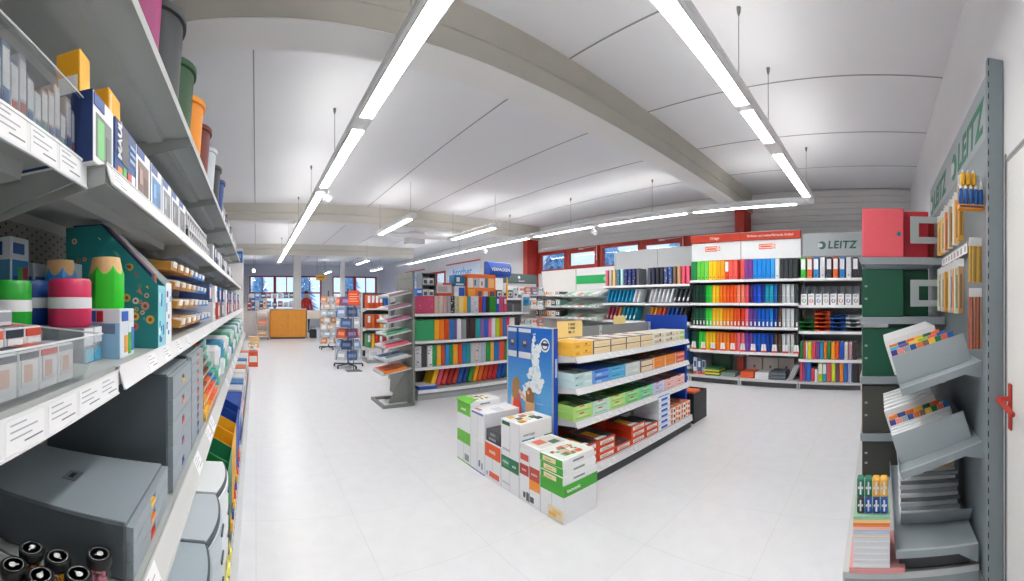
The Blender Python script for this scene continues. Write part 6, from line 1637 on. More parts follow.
# coloured paper stack on the platform
cols = [((226, 160, 160), 'rose', 4), ((228, 230, 234), 'white', 5), ((240, 226, 216), 'cream', 1), ((190, 212, 236), 'pale blue', 1), ((250, 200, 190), 'pink', 1), ((240, 130, 60), 'orange', 1), ((250, 214, 150), 'pale yellow', 1), ((160, 206, 170), 'pale green', 1)]
z = .0908; k = 0
for c, cn, n in cols:
    for j in range(n):
        t = .014 if cn == 'rose' else .028 if cn == 'white' else .0165
        w_ = .26 if cn == 'rose' else .17
        if cn == 'rose' and j > 1: continue
        put(('ps', c, w_), carton(w_, .21 if cn != 'rose' else .3, t - .0006, c, [('f', .02, .98, .3, .5, tuple(min(255, v + 12) for v in c))], .001, 'paper_pack'), 'paper_pack', '%s paper pack, %s from the bottom of the coloured pile by the platform edge' % (cn, ORD[k]), 'paper', (1.83, .004 if cn == 'rose' else .030, z), -PI / 2, group='coloured paper pile by the platform edge')
        z += t; k += 1
ZT = z + .0008
def tape(c, h):
    def f():
        mb = MB(); mb.cbox(-.0165, .0165, 0, .05, 0, h, mat(c, .4), .005); mb.box(-.004, .004, -.001, -.0001, h * .15, h * .85, mat((236, 240, 244), .5)); mb.box(-.012, .012, -.001, -.0001, h * .45, h * .58, mat((236, 240, 244), .5)); return dict(mesh=mb.mesh('tape_pack'))
    return f
for j, (c, cn) in enumerate((((46, 50, 56), 'black'), ((36, 80, 170), 'blue'), ((30, 70, 150), 'dark blue'), ((40, 90, 180), 'bright blue'))):
    put(None, tape(c, .075), 'tape_pack', '%s tape pack in the lower layer on the coloured paper pile' % cn, 'pack', (1.85, .082 - .037 * j, ZT), -PI / 2, group='lower tape packs on the coloured paper pile')
for j, (c, cn) in enumerate((((20, 110, 80), 'green'), ((22, 118, 86), 'deep green'), ((240, 176, 60), 'orange'), ((240, 184, 70), 'light orange'))):
    put(None, tape(c, .085), 'tape_pack', '%s tape pack in the upper layer on the coloured paper pile' % cn, 'pack', (1.853, .082 - .037 * j, ZT + .0756), -PI / 2, group='upper tape packs on the coloured paper pile')
# second section: box shelves seen end-on
SX0, SX1 = 2.82, 3.78
for k, (z, nm_) in enumerate(((1.667, 'top'), (1.24, 'second'), (.814, 'third'), (.405, 'fourth'))):
    mb = MB(); mb.box(SX0, SX1, -.48, .125, z - .004, z, RS); mb.box(SX0, SX1, .125, .129, z - .034, z, LGREY); mb.box(SX0, SX0 + .004, -.48, .125, z - .05, z - .004, RS)
    mb2 = MB(); mb2.prism([(-.48, -.0045), (.12, -.0045), (.12, -.03), (-.48, -.10)], SX1 - .01, SX1 - .006, RS, 'x')
    root = link('box_shelf', None, None, (SX0, -.48, z)); tag(root, '%s shelf of the right stand holding box files' % nm_, 'shelf', 'box file shelves of the right stand')
    me = mb.mesh('shelf_plate'); me.transform(Matrix.Translation((-SX0, .48, -z))); link('shelf_plate', me, root)
    me = mb2.mesh('bracket'); me.transform(Matrix.Translation((-SX0, .48, 0))); link('bracket', me, root)
    # front upright strip
mb = MB(); mb.box(3.785, 3.80, .09, .125, .09, 1.7, LGREY); tag(link('stand_post', mb.mesh('stand_post')), 'thin pale post at the far front corner of the box file shelves', 'post')
def box_file(c, spine):
    def f():
        mb = MB(); m = mat(c, .5)
        mb.cbox(0, .30, 0, .072, 0, .348, m, .003)
        return mb
    return f
def folder_face(c, h, rings=True, edge=None):
    """box file whose large cover faces the camera end (-x); local: -y front = cover"""
    def f():
        mb = MB(); m = mat(c, .5, noise=.03, scale=20)
        mb.cbox(-.15, .15, 0, .07, 0, h, m, .006)
        if edge: mb.box(-.1515, -.1502, .003, .067, .003, h - .003, mat(edge, .5))
        if rings:
            for zz in (h * .36, h * .62): mb.box(-.130, -.112, -.0022, -.0001, zz, zz + .012, mat((206, 212, 208), .3)); mb.box(-.126, -.117, -.0026, -.0022, zz + .003, zz + .009, mat(c, .5))
        return dict(mesh=mb.mesh('box_file', False))
    return f
rows = [(1.667, (240, 96, 108), .352, False, None, 'coral pink'), (1.24, (18, 84, 62), .345, True, None, 'dark green'), (.814, (18, 84, 62), .345, True, (226, 228, 226), 'dark green'), (.405, (72, 72, 68), .345, True, (226, 150, 70), 'charcoal'), (.0904, (66, 66, 62), .27, True, None, 'blackish')]
for k, (z, c, h, rg, ed, cn) in enumerate(rows):
    sn = ('top', 'second', 'third', 'fourth', 'base')[k]
    for i in range(7):
        cc, ccn = c, cn
        if k == 0 and i: cc, ccn = [((206, 50, 66), 'crimson'), ((226, 50, 36), 'bright red'), ((206, 40, 40), 'red')][min(2, i - 1)]
        put(('bf', cc, rg, ed), folder_face(cc, h, rg, ed), 'box_file', '%s box file facing the camera, %s along the %s shelf of the right stand' % (ccn, ORD[i], sn), 'box file', (2.84 + .085 * i, -.035 - (.0 if i == 0 else .19 if i < 3 else .26 if k == 0 else .20), z + .0006), -PI / 2, group='box files on the %s shelf of the right stand' % sn)
mb = MB(); mb.M = face_M((2.8385, -.150, 1.667 + .17), (0, -1, 0), (0, 0, 1)); mb.prism([(-.018, 0), (0, .022), (.018, 0), (0, -.022)], .0, .0012, mat((30, 130, 140), .4), 'z')
tag(link('clasp', mb.mesh('clasp')), 'teal diamond clasp on the coral pink box file', 'clasp')
def bookend():
    mb = MB(); m = mat((168, 178, 180), .35)
    o = [(-.1, 0), (.1, 0), (.1, .19), (-.1, .19)]
    mb.box(-.105, .147, 0, .012, 0, .045, m); mb.box(-.105, .147, 0, .012, .145, .19, m); mb.box(-.105, -.045, 0, .012, .045, .145, m)
    mb.box(.135, .147, .0, .012, .0451, .1449, m)
    return dict(mesh=mb.mesh('bookend'))
put(None, bookend, 'bookend', 'grey C-shaped bookend beside the coral pink and red box files', 'bookend', (2.80, -.335, 1.765), -PI / 2, group='C-shaped bookends')
put(None, bookend, 'bookend', 'grey C-shaped bookend beside the dark green box files', 'bookend', (2.80, -.335, 1.315), -PI / 2, group='C-shaped bookends')
# hanging goods on the near section of the display wall
def pen_display():
    mb = MB(); mb.cbox(-.06, .06, 0, .05, 0, .022, mat((240, 150, 40), .5), .002); mb.box(-.055, .055, -.0006, -.0001, .006, .016, mat((60, 60, 90), .5)); p = [('tray', mb.mesh('tray'))]
    for i in range(5):
        mb = MB(); x = -.048 + .024 * i
        mb.cbox(x - .0095, x + .0095, .015, .035, .022, .098, mat((24, 92, 170), .35), .004); mb.lathe([(.009, .098), (.006, .108), (.003, .115), (0, .116)], mat((236, 238, 240), .4), 10, (x, .025)); p.append(('glue_pen', mb.mesh('glue_pen', True)))
    for i in range(3):
        mb = MB(); x = -.036 + .026 * i; mb.cbox(x - .0105, x + .0105, .03, .055, .118, .178, mat((226, 170, 40), .35), .004); mb.lathe([(.006, .178), (.003, .19), (0, .192)], mat((236, 238, 240), .4), 10, (x, .042)); p.append(('glue_pen', mb.mesh('glue_pen', True)))
    mb = MB(); mb.box(-.058, .058, .05, .053, .022, .115, mat((240, 180, 80), .5)); mb.box(-.055, .055, .056, .059, .022, .17, mat((226, 230, 236), .5)); p.append(('back_card', mb.mesh('back_card')))
    return dict(parts=p)
put(None, pen_display, 'pen_display', 'blue and yellow glue pen display on the right display wall', 'pen display', (1.765, -.427, 1.775), -PI / 2)
def pencil_bundle(c, n, h, top):
    def f():
        mb = MB(); r = random.Random(n)
        for i in range(n):
            x = -.027 + .054 * i / (n - 1); mb.cyl((x, .012 + r.uniform(0, .012), 0), (x + r.uniform(-.002, .002), .012, h), .0044, .0044, mat(c[i % len(c)], .4), 8)
        a = mb.mesh('pencils')
        mb = MB(); mb.box(-.030, .030, .004, .022, h - .018, h + .022, FROST); mb.box(-.034, .034, -.001, -.0005, 0, h - .018, CLEAR)
        return dict(mesh=a, parts=[('bag', mb.mesh('bag'))])
    return f
put(None, pencil_bundle([(226, 176, 50), (190, 132, 24), (240, 200, 80)], 8, .185, 0), 'pencil_bundle', 'bagged bundle of yellow pencils hanging on the right display wall', 'pencils', (1.775, -.447, 1.44), -PI / 2, group='bagged pencil bundles')
put(None, pencil_bundle([(196, 70, 40), (214, 130, 90), (140, 60, 40), (226, 170, 130)], 8, .26, 0), 'pencil_bundle', 'bagged bundle of red and brown pencils hanging on the right display wall', 'pencils', (1.765, -.445, 1.13), -PI / 2, group='bagged pencil bundles')
hc = [((214, 160, 70), 'golden'), ((240, 190, 120), 'light orange'), ((226, 228, 226), 'white'), ((190, 150, 110), 'brown'), ((206, 220, 190), 'pale green'), ((232, 130, 70), 'orange'), ((214, 216, 220), 'grey'), ((236, 210, 140), 'yellow')]
for rr, (z, h, nm_) in enumerate(((1.665, .275, 'upper'), (1.285, .29, 'lower'))):
    for i in range(10):
        c, cn = hc[(i + rr * 3) % 8]
        def hp(c=c, h=h):
            mb = MB(); mb.cbox(-.016, .016, 0, .012, 0, h - .04, mat(c, .4), .003); mb.box(-.017, .017, .003, .006, h - .04, h, mat((236, 238, 240), .4)); mb.box(-.006, .006, -.001, -.0001, .03, h - .08, mat(tuple(int(v * .75) for v in c), .4)); mb.tube([(0, .004, h - .012), (.0, .06, h - .012)], .0025, mat((180, 184, 188), .3, metal=.8), 6)
            return dict(mesh=mb.mesh('hanging_pack'))
        put(('hp', c, h), hp, 'hanging_pack', '%s slim pack, %s from the near end in the %s hanging row' % (cn, ORD[i], nm_), 'pack', (2.02 + .075 * i, -.43 + .006 * (i % 2), z), -PI / 2 - .0, group='slim packs in the %s hanging row' % nm_)
mb = MB(); mb.box(1.98, 2.78, -.455, -.452, 1.60, 1.65, PAPER); mb.box(1.98, 2.78, -.4885, -.4551, 1.655, 1.658, LGREY)
for k in range(8): mb.box(2.0 + .095 * k, 2.05 + .095 * k, -.4519, -.4514, 1.61, 1.64, INK)
tag(link('price_rail', mb.mesh('price_rail')), 'white price rail between the two hanging rows on the right display wall', 'rail')
# ================================================================== rack behind the folder gondola, and the far half of the shop
GB = Bay(2.3, 6.05, 0)
for k, (x, lb) in enumerate(((2.3, 'rear gondola bay behind the folder gondola, left half'), (3.75, 'rear gondola bay behind the folder gondola, right half'))):
    b = Bay(x, 6.05, 0)
    bay_thing(b, lb, 1.44, .5, 1.50, [dict(z=z, y0=.02, strip=(.018, z + .002, .016, z - .036), labels=(), m=GREY, rail=False) for z in (.5, .9, 1.42)], (.0, .10), back=mat((110, 114, 118), .6), group='rear gondola bays', uprights=(True, k == 1), slots=False)
def cbx(w, d, h, c, dec, x, y, lb, z=1.4206, cat='box', rz=0.0, text=(), name='carton', grp=None):
    return put(None, carton(w, d, h, c, dec, .003, name, text), name, lb, cat, (x, y, z), rz, group=grp)
# top row of boxed goods (left to right)
cbx(.10, .2, .15, (40, 110, 200), [('f', .1, .9, .5, .8, (230, 236, 244))], 2.66, 6.08, 'small blue carton at the left end of the rear gondola top')
def rack():
    mb = MB(); m = mat((110, 116, 122), .5); w = .26
    mb.box(-w / 2, -w / 2 + .012, 0, .25, 0, .42, m); mb.box(w / 2 - .012, w / 2, 0, .25, 0, .42, m)
    for z in (0, .2, .40): mb.box(-w / 2 + .012, w / 2 - .012, 0, .25, z, z + .014, m)
    mb.box(-w / 2 + .012, w / 2 - .012, .24, .25, .014, .4, mat((206, 210, 214), .5))
    return dict(mesh=mb.mesh('small_rack'))
put(None, rack, 'small_rack', 'small grey two-tier rack on the rear gondola top', 'rack', (2.86, 6.12, 1.4206))
for i in range(4): cbx(.10, .12, .12, (226, 230, 234), [('f', .2, .8, .2, .7, (90, 96, 104))], 2.80 + .11 * (i % 2), 6.14, 'white device carton in the small grey rack, %s' % ('lower left', 'lower right', 'upper left', 'upper right')[i], 1.4352 + (.2 if i > 1 else 0), grp='device cartons in the small rack')
cbx(.30, .25, .26, (214, 66, 48), [('f', .0, 1, .3, .85, (216, 214, 214)), ('f', .1, .7, .4, .75, (190, 186, 190)), ('f', .05, .4, .87, .97, (246, 236, 232))], 3.16, 6.14, 'red and grey device carton on the rear gondola top', text=[('f', .3, .92, 'HSM', .03, (250, 240, 238), {})])
cbx(.34, .2, .14, (240, 240, 242), [('f', .1, .2, .2, .8, (206, 90, 80)), ('f', .3, .4, .2, .8, (120, 126, 140)), ('f', .5, .6, .3, .7, (90, 110, 160)), ('f', .7, .9, .2, .7, (150, 160, 180))], 3.10, 5.93 + .13, 'white carton with small pictures before the red device carton', z=1.4206) if False else None
cbx(.22, .2, .2, (238, 240, 243), [('f', .4, .95, .1, .9, (30, 100, 210)), ('f', .05, .35, .5, .8, (226, 230, 236))], 3.46, 6.12, 'white and bright blue carton in the middle of the rear gondola top')
cbx(.22, .2, .20, (24, 110, 156), [('f', .2, .5, .4, .8, (226, 240, 246)), ('f', .15, .85, .1, .25, (226, 240, 246))], 3.46, 6.12, 'petrol blue carton stacked on the white and bright blue carton', z=1.6212)
cbx(.34, .05, .14, (30, 90, 196), [('f', .1, .9, .2, .8, (24, 80, 186))], 3.66, 6.34, 'flat royal blue carton behind the orange display', z=1.66) if False else None
cbx(.60, .25, .17, (238, 120, 42), [('f', .0, .25, .2, .9, (246, 170, 50)), ('f', .35, .48, .1, .7, (90, 90, 100)), ('f', .55, .7, .1, .7, (226, 226, 230)), ('f', .78, .95, .1, .7, (70, 80, 96))], 3.92, 6.10, 'wide orange carton on the rear gondola top', name='carton')
cbx(.62, .2, .26, (240, 110, 40), [('f', .03, .2, .05, .72, (240, 238, 232)), ('f', .22, .4, .05, .72, (180, 206, 214)), ('f', .42, .6, .05, .72, (226, 230, 234)), ('f', .62, .72, .05, .72, (60, 140, 170)), ('f', .74, .95, .05, .72, (246, 196, 120)), ('f', .25, .3, .2, .6, (60, 90, 120)), ('f', .48, .54, .2, .5, (220, 120, 110))], 3.92, 6.12, 'orange carton with white pictures stacked on the wide orange carton', z=1.5912, text=[('f', .5, .85, 'tesa', .04, (250, 236, 226), {})] and [])
for i, (c, cn) in enumerate((((90, 96, 104), 'grey'), ((226, 228, 232), 'white'), ((60, 64, 70), 'dark'), ((200, 204, 208), 'pale'))):
    cbx(.12, .16, .15, c, [('f', .1, .9, .2, .8, (206, 210, 216)), ('f', .3, .7, .3, .6, (70, 74, 82))], 4.32 + .13 * i, 6.12, '%s punch carton right of the orange cartons' % cn, grp='punch cartons')
mb = MB(); mb.prism([(-.02, 0), (.02, 0), (.012, .34), (-.004, .40)], 0, .02, mat((244, 190, 30), .5)); tag(link('pencil_sign', mb.mesh('pencil_sign'), None, (4.47, 6.07, 1.4206)), 'tall yellow pencil-shaped sign on the rear gondola top', 'sign')
def blue_sign():
    mb = MB(); n = 10; pts = [(.035 * math.cos(a) * 3 - .02, .15 + .15 * math.sin(a)) for a in [PI / 2 + PI * i / n for i in range(n + 1)]]
    mb.prism([(p[0], p[1]) for p in pts] + [(.05, 0), (.05, .3)][::1], -.28, .28, mat((24, 84, 186), .4), 'x'); mb.box(.281, .284, -.1, .05, .02, .28, mat((120, 176, 226), .4))
    text_into(mb, 'VERPACKEN', .085, mat((236, 242, 248), .5), face_M((0, -.127, .15), (1, 0, 0), (0, 0, 1)), bold=.002)
    a = mb.mesh('sign_body'); mb = MB(); mb.cyl((0, .06, -.38), (0, .06, .1), .012, .012, GREYD, 10); mb.box(-.1, .1, .0, .12, -.387, -.38, GREYD)
    return dict(parts=[('sign_body', a, [], 'curved blue sign with white capitals'), ('post', mb.mesh('post'))])
put(None, blue_sign, 'blue_sign', 'curved blue sign with white capitals on a post above the rear gondola', 'sign', (4.38, 6.3, 1.81), .12)
# low island behind right with dark header
mb = MB(); 
def tape_island():
    m = mat((86, 104, 104), .5); p = []
    mb = MB(); mb.cbox(0, .95, 0, .03, 1.76, 1.97, m, .004); mb.cyl((.42, -.003, 1.89), (.42, -.0002, 1.89), .035, .035, WHITE, 16); text_into(mb, 'Staufen', .06, mat((206, 214, 212), .5), face_M((.5, -.002, 1.81), (1, 0, 0), (0, 0, 1)), bold=.001); p.append(('header', mb.mesh('header'), [], 'dark green-grey header'))
    mb = MB(); mb.box(0, .95, .031, .05, .08, 1.76, mat((214, 216, 218), .5)); p.append(('back_panel', mb.mesh('back_panel')))
    for z in (.4, .8, 1.2, 1.5):
        mb = MB(); mb.box(.01, .94, -.32, .03, z - .02, z, LGREY); p.append(('shelf', mb.mesh('shelf')))
    mb = MB(); mb.box(0, .95, -.34, .03, 0, .08, GREYD); p.append(('base', mb.mesh('base')))
    return dict(parts=p)
TI = (5.02, 6.95, 0)
put(None, tape_island, 'goods_island', 'shelf island with dark green-grey header left of the far red column', 'shelf unit', TI)
for z, sn in ((1.5, 'top'), (1.2, 'second'), (.8, 'third')):
    for i in range(5):
        c, cn = [((236, 234, 232), 'white'), ((240, 238, 236), 'pale'), ((226, 110, 90), 'coral'), ((90, 120, 150), 'slate'), ((230, 230, 234), 'off-white')][(i + int(z * 10)) % 5]
        cbx(.16, .2, .17, c, [('f', .1, .7, .5, .8, (232, 120, 96) if i % 2 else (150, 190, 190)), ('f', .2, .9, .15, .35, (206, 214, 220)), ('f', .75, .95, .4, .9, (110, 130, 140))], TI[0] + .12 + .18 * i, TI[1] - .26, '%s carton, %s on the %s shelf of the island with the green-grey header' % (cn, ORD[i], sn), z=z + .0006, grp='cartons on the %s island shelf' % sn)
# posters on the window-side wall beyond the far column
def wall_poster(w, h, words, size, flip=False):
    def f():
        mb = MB(); mb.box(0, w, 0, .012, 0, h, mat((206, 222, 240), .5)); text_into(mb, words, size, mat((72, 150, 226), .5), face_M((w / 2, -.002, h * .5), (1, 0, 0), (0, 0, 1)), bold=.006)
        mb.box(0, w, -.001, -.0001, 0, h * .16, mat((190, 208, 230), .5)); mb.box(-.02, w + .02, -.004, .012, h, h + .045, mat((206, 84, 60), .5))
        return dict(mesh=mb.mesh('wall_poster'))
    return f
put(None, wall_poster(2.3, .62, 'brother', .42), 'wall_poster', 'pale blue wall poster with brother lettering beyond the far red column', 'poster', (6.785, 13.0, 2.05), -PI / 2, group='pale blue wall posters')
put(None, wall_poster(2.2, .62, 'brother', .42), 'wall_poster', 'farther pale blue wall poster with brother lettering past the small window', 'poster', (6.785, 17.2, 2.05), -PI / 2, group='pale blue wall posters')
mb = MB(); mb.box(-.05, .05, -.05, .05, 0, .03, GREYD)
# ---- spinner racks
def spinner(h, r, seed, tiers, pal, loaded=True):
    def f():
        m = mat((96, 100, 104), .4, metal=.5); p = []
        mb = MB()
        for k in range(5):
            a = 2 * PI * k / 5; mb.cyl((0, 0, .07), (r * 1.15 * math.cos(a), r * 1.15 * math.sin(a), .06), .016, .016, m, 8)
        p.append(['star_base', mb.mesh('star_base'), []])
        for k in range(5):
            a = 2 * PI * k / 5; mb = MB(); mb.cyl((r * 1.15 * math.cos(a) - .012, r * 1.15 * math.sin(a), .03), (r * 1.15 * math.cos(a) + .012, r * 1.15 * math.sin(a), .03), .03, .03, BLACK, 12); p[0][2].append(('caster', mb.mesh('caster')))
        mb = MB(); mb.cyl((0, 0, .06), (0, 0, h), .018, .018, m, 10); p.append(('pole', mb.mesh('pole')))
        mb = MB()
        for k in range(tiers):
            z = .16 + (h - .3) * k / tiers
            n = 28
            for rr in (r,):
                mb.tube([(rr * math.cos(2 * PI * i / n), rr * math.sin(2 * PI * i / n), z) for i in range(n + 1)], .004, mat((206, 210, 214), .3, metal=.6), 5)
            for i in range(4): mb.tube([(0, 0, z), (r * math.cos(PI / 2 * i), r * math.sin(PI / 2 * i), z)], .004, m, 5)
        for i in range(4): mb.tube([(r * math.cos(PI / 2 * i), r * math.sin(PI / 2 * i), .16), (r * math.cos(PI / 2 * i), r * math.sin(PI / 2 * i), h - .12)], .004, m, 5)
        p.append(('wire_cage', mb.mesh('wire_cage')))
        return dict(parts=p)
    return f
def fill_spinner(x, y, h, r, tiers, pal, nm, per=6, flat=False):
    rnd = random.Random(nm)
    for k in range(tiers):
        z = .165 + (h - .3) * k / tiers; sp = (h - .3) / tiers
        for i in range(per):
            a = 2 * PI * (i + .5 * (k % 2)) / per + .15
            c = pal[(i * 3 + k) % len(pal)]
            def bk(c=c, sp=sp):
                mb = MB(); w = 2 * r * math.sin(PI / per) * .8; mb.M = Matrix.Rotation(-.12, 4, 'X'); mb.cbox(-w / 2, w / 2, 0, .02, 0.005, sp * .84, mat(c, .4), .002); mb.box(-w * .35, w * .35, -.001, -.0001, sp * .3, sp * .6, mat(tuple(min(255, v + 60) for v in c), .4)); return dict(mesh=mb.mesh('booklet'))
            put(('bk', c, round(sp, 3), per, r), bk, 'booklet', 'booklet %s tier from the bottom, %s round the %s' % (ORD[k], ORD[i], nm), 'booklet', (x + (r - .035) * math.sin(a), y - (r - .035) * math.cos(a), z), a, group='booklets on the %s' % nm)
put(None, spinner(1.62, .27, 1, 6, 0), 'spinner_rack', 'grey wheeled spinner rack of books in front of the far shelves', 'spinner rack', (1.88, 7.95, 0))
fill_spinner(1.88, 7.95, 1.62, .27, 6, [(84, 110, 160), (150, 170, 200), (120, 90, 140), (206, 214, 224), (60, 80, 120), (220, 100, 60)], 'near spinner rack')
put(None, spinner(1.66, .24, 2, 7, 0), 'spinner_rack', 'pale wheeled spinner rack of cards behind the book spinner', 'spinner rack', (2.05, 11.1, 0))
fill_spinner(2.05, 11.1, 1.66, .24, 7, [(230, 226, 222), (206, 220, 226), (240, 214, 190), (226, 150, 110), (190, 206, 220), (236, 236, 232)], 'far card spinner')
cbx(.24, .03, .31, (244, 92, 36), [('f', .1, .9, .5, .55, (250, 180, 150)), ('f', .1, .9, .6, .65, (250, 180, 150)), ('f', .1, .7, .7, .75, (250, 180, 150))], 2.14, 7.72, 'bright orange book standing before the book spinner', z=1.28, cat='book', name='book') if False else None
def sign_holder():
    mb = MB(); mb.box(-.11, .11, 0, .02, 0, .27, mat((246, 92, 36), .45))
    for k in range(4): mb.box(-.09, .09 - .03 * (k % 2), -.001, -.0001, .06 + .045 * k, .075 + .045 * k, mat((250, 200, 176), .5))
    a = mb.mesh('notice'); mb = MB(); mb.cyl((0, .03, -1.28), (0, .03, .2), .01, .01, GREYD, 8); mb.box(-.15, .15, -.08, .14, -1.29, -1.28, GREYD)
    return dict(parts=[('notice', a, [], 'bright orange notice'), ('stand', mb.mesh('stand'))])
put(None, sign_holder, 'notice_stand', 'bright orange notice on a slim stand before the book spinner', 'sign', (1.88, 7.45, 1.291))
# far shelf bay with orange and blue binders
C1 = Bay(2.40, 8.35, 0)
bay_thing(C1, 'far shelf bay with orange and blue binders behind the brochure stand', 1.15, .4, 1.55, [dict(z=z, y0=.0, strip=(-.002, z + .002, -.004, z - .036), labels=(), m=LGREY, rail=False) for z in (.33, .76, 1.20)], (-.02, .1), m=LGREY, back=mat((90, 94, 98), .6), slots=False)
for z, sn, its in ((1.2, 'upper', [(232, 90, 36)] * 4 + [(40, 100, 180)] * 8), (.76, 'middle', [(206, 90, 40), (226, 120, 50), (206, 70, 40), (236, 170, 60)] + [(226, 228, 232)] * 5 + [(70, 90, 130)] * 3), (.33, 'lower', [(60, 150, 90), (236, 190, 60), (206, 50, 40), (190, 40, 40), (200, 60, 44)] + [(226, 228, 232)] * 6)):
    for i, c in enumerate(its):
        put(('cb', c), binder(.07, .30, .25, c, (236, 238, 240) if i % 3 == 0 else None, False), 'binder', 'binder number %s on the %s shelf of the far bay behind the brochure stand' % (ORD[i], sn), 'binder', C1.at(.06 + .092 * i, .03, z + .0006), 0, group='binders on the %s shelf of the far bay' % sn)
for i in range(3): cbx(.3, .3, .2, (230, 232, 235), [('f', .1, .6, .3, .7, (206, 210, 216))], 2.6 + .34 * i, 8.36, 'white carton on the base of the far bay, %s from the left' % ORD[i], z=.1006, grp='white cartons on the base of the far bay')
C2 = Bay(3.0, 10.6, 0)
bay_thing(C2, 'far low gondola bay beyond the orange and blue binders', 1.9, .45, 1.45, [dict(z=z, y0=.0, m=LGREY, rail=False) for z in (.45, .85, 1.2)], (-.02, .1), m=LGREY, back=mat((120, 124, 128), .6), slots=False)
for i in range(9):
    c = [(226, 228, 232), (70, 120, 180), (206, 210, 216), (60, 66, 74), (120, 170, 200)][i % 5]
    cbx(.17, .2, .16 + .05 * (i % 3), c, [('f', .1, .9, .3, .7, (240, 240, 242))], 3.1 + .2 * i, 10.75, 'carton %s from the left on top of the far low gondola' % ORD[i], z=1.2006, grp='cartons on the far low gondola')
# ---- counter
OAK = mat((222, 148, 52), .5, noise=.06, scale=14)
def counter():
    mb = MB(); mb.cbox(0, 1.30, 0, .55, .06, 1.06, OAK, .004); mb.box(.02, 1.28, .02, .53, 0, .06, DARK); p = []
    a = mb.mesh('cabinet')
    for k in range(2):
        m2 = MB(); m2.cbox(.012 + .64 * k, .646 + .64 * k, -.016, -.0005, .075, 1.05, OAK, .003); p.append(('door', m2.mesh('door')))
    m2 = MB(); m2.cbox(-.02, 1.32, -.03, .58, 1.061, 1.095, mat((196, 196, 190), .4), .004); p.append(('worktop', m2.mesh('worktop')))
    return dict(mesh=a, parts=p)
put(None, counter, 'counter_cabinet', 'orange wooden counter cabinet with two doors beside the white column', 'cabinet', (.505, 14.28, 0))
mb = MB(); mb.cbox(0, .62, 0, .5, .72, 1.02, mat((224, 212, 198), .5), .004); mb.box(0, .03, 0, .5, 0, .72, mat((224, 212, 198), .5)); mb.box(.59, .62, 0, .5, 0, .72, mat((224, 212, 198), .5))
tag(link('side_table', mb.mesh('side_table'), None, (1.86, 14.4, 0)), 'pale open desk unit right of the orange counter cabinet', 'desk')
mb = MB(); mb.cbox(-.12, .12, 0, .3, 0, .32, BLACK, .02); mb.tube([(-.07, .15, .32), (-.07, .15, .40), (.07, .15, .40), (.07, .15, .32)], .01, BLACK, 6); tag(link('bag', mb.mesh('bag'), None, (2.12, 14.5, 0)), 'black bag standing under the pale desk unit', 'bag')
mb = MB(); mb.cbox(0, 1.1, 0, .5, 0, 1.0, mat((232, 232, 230), .5), .004); mb.box(.05, 1.05, -.001, -.0001, .1, .9, mat((240, 238, 236), .5)); tag(link('white_counter', mb.mesh('white_counter'), None, (-.55, 15.2, 0)), 'white counter front left of the orange counter cabinet', 'counter')
def trolley():
    mb = MB(); m = mat((196, 180, 160), .4)
    for x in (-.2, .2):
        for y in (0, .34): mb.cyl((x, y, .06), (x, y, .95), .012, .012, m, 8)
    for z in (.12, .5, .85): mb.box(-.21, .21, -.01, .35, z, z + .015, mat((226, 224, 220), .5))
    p = [('frame', mb.mesh('frame'))]
    for x in (-.2, .2):
        for y in (0, .34): m2 = MB(); m2.cyl((x - .012, y, .03), (x + .012, y, .03), .03, .03, BLACK, 10); p.append(('caster', m2.mesh('caster')))
    return dict(parts=p)
put(None, trolley, 'trolley', 'small wheeled trolley left of the orange counter cabinet', 'trolley', (.22, 13.9, 0))
for i, (z, c, cn) in enumerate(((.136, (206, 170, 130), 'brown'), (.516, (240, 140, 100), 'orange-striped'), (.866, (236, 230, 226), 'white'))): cbx(.3, .25, .2, c, [('f', .1, .9, .4, .6, (244, 236, 230)), ('f', .1, .9, .15, .3, (236, 160, 130))], .22, 13.95, '%s carton on the small wheeled trolley' % cn, z=z, grp='cartons on the trolley')
cbx(.3, .3, .32, (222, 186, 140), [('f', .1, .9, .45, .55, (236, 216, 180))], -.05, 11.6, 'brown cardboard carton on the floor left of the trolley', z=0.0)
# left foreground goods at the far end of the left aisle
for i, (x, y, z, c, cn) in enumerate(((-.06, 8.2, .0, (232, 96, 60), 'orange-red'), (-.1, 8.9, .0, (226, 228, 230), 'white'), (-.08, 9.9, .0, (236, 226, 210), 'cream'), (-.12, 10.8, 0, (226, 190, 150), 'tan'))):
    cbx(.2, .24, .32 - .03 * i, c, [('f', .1, .9, .3, .7, (244, 240, 236)), ('t', .2, .8, .2, .8, (90, 80, 70)), ('f', .2, .5, .75, .9, (206, 90, 60))], x, y, '%s dump bin carton on the floor past the left wall shelving' % cn, z=0.0, grp='dump bin cartons past the left shelving')
def end_rack():
    p = []; mb = MB(); mb.box(0, .03, 0, .9, 0, 1.75, mat((110, 120, 126), .5)); p.append(('side_panel', mb.mesh('side_panel')))
    for k in range(7):
        mb = MB(); z = .3 + .2 * k; mb.prism([(.03, z + .1), (.26, z), (.26, z + .05), (.254, z + .05), (.254, z + .012), (.03, z + .112)], .02, .88, LGREY, 'y'); p.append(('sloped_tray', mb.mesh('sloped_tray')))
    return dict(parts=p)
put(None, end_rack, 'magazine_rack', 'tall rack of sloped trays against the white pillar at the end of the left shelving', 'rack', (-.60, 6.85, 0))
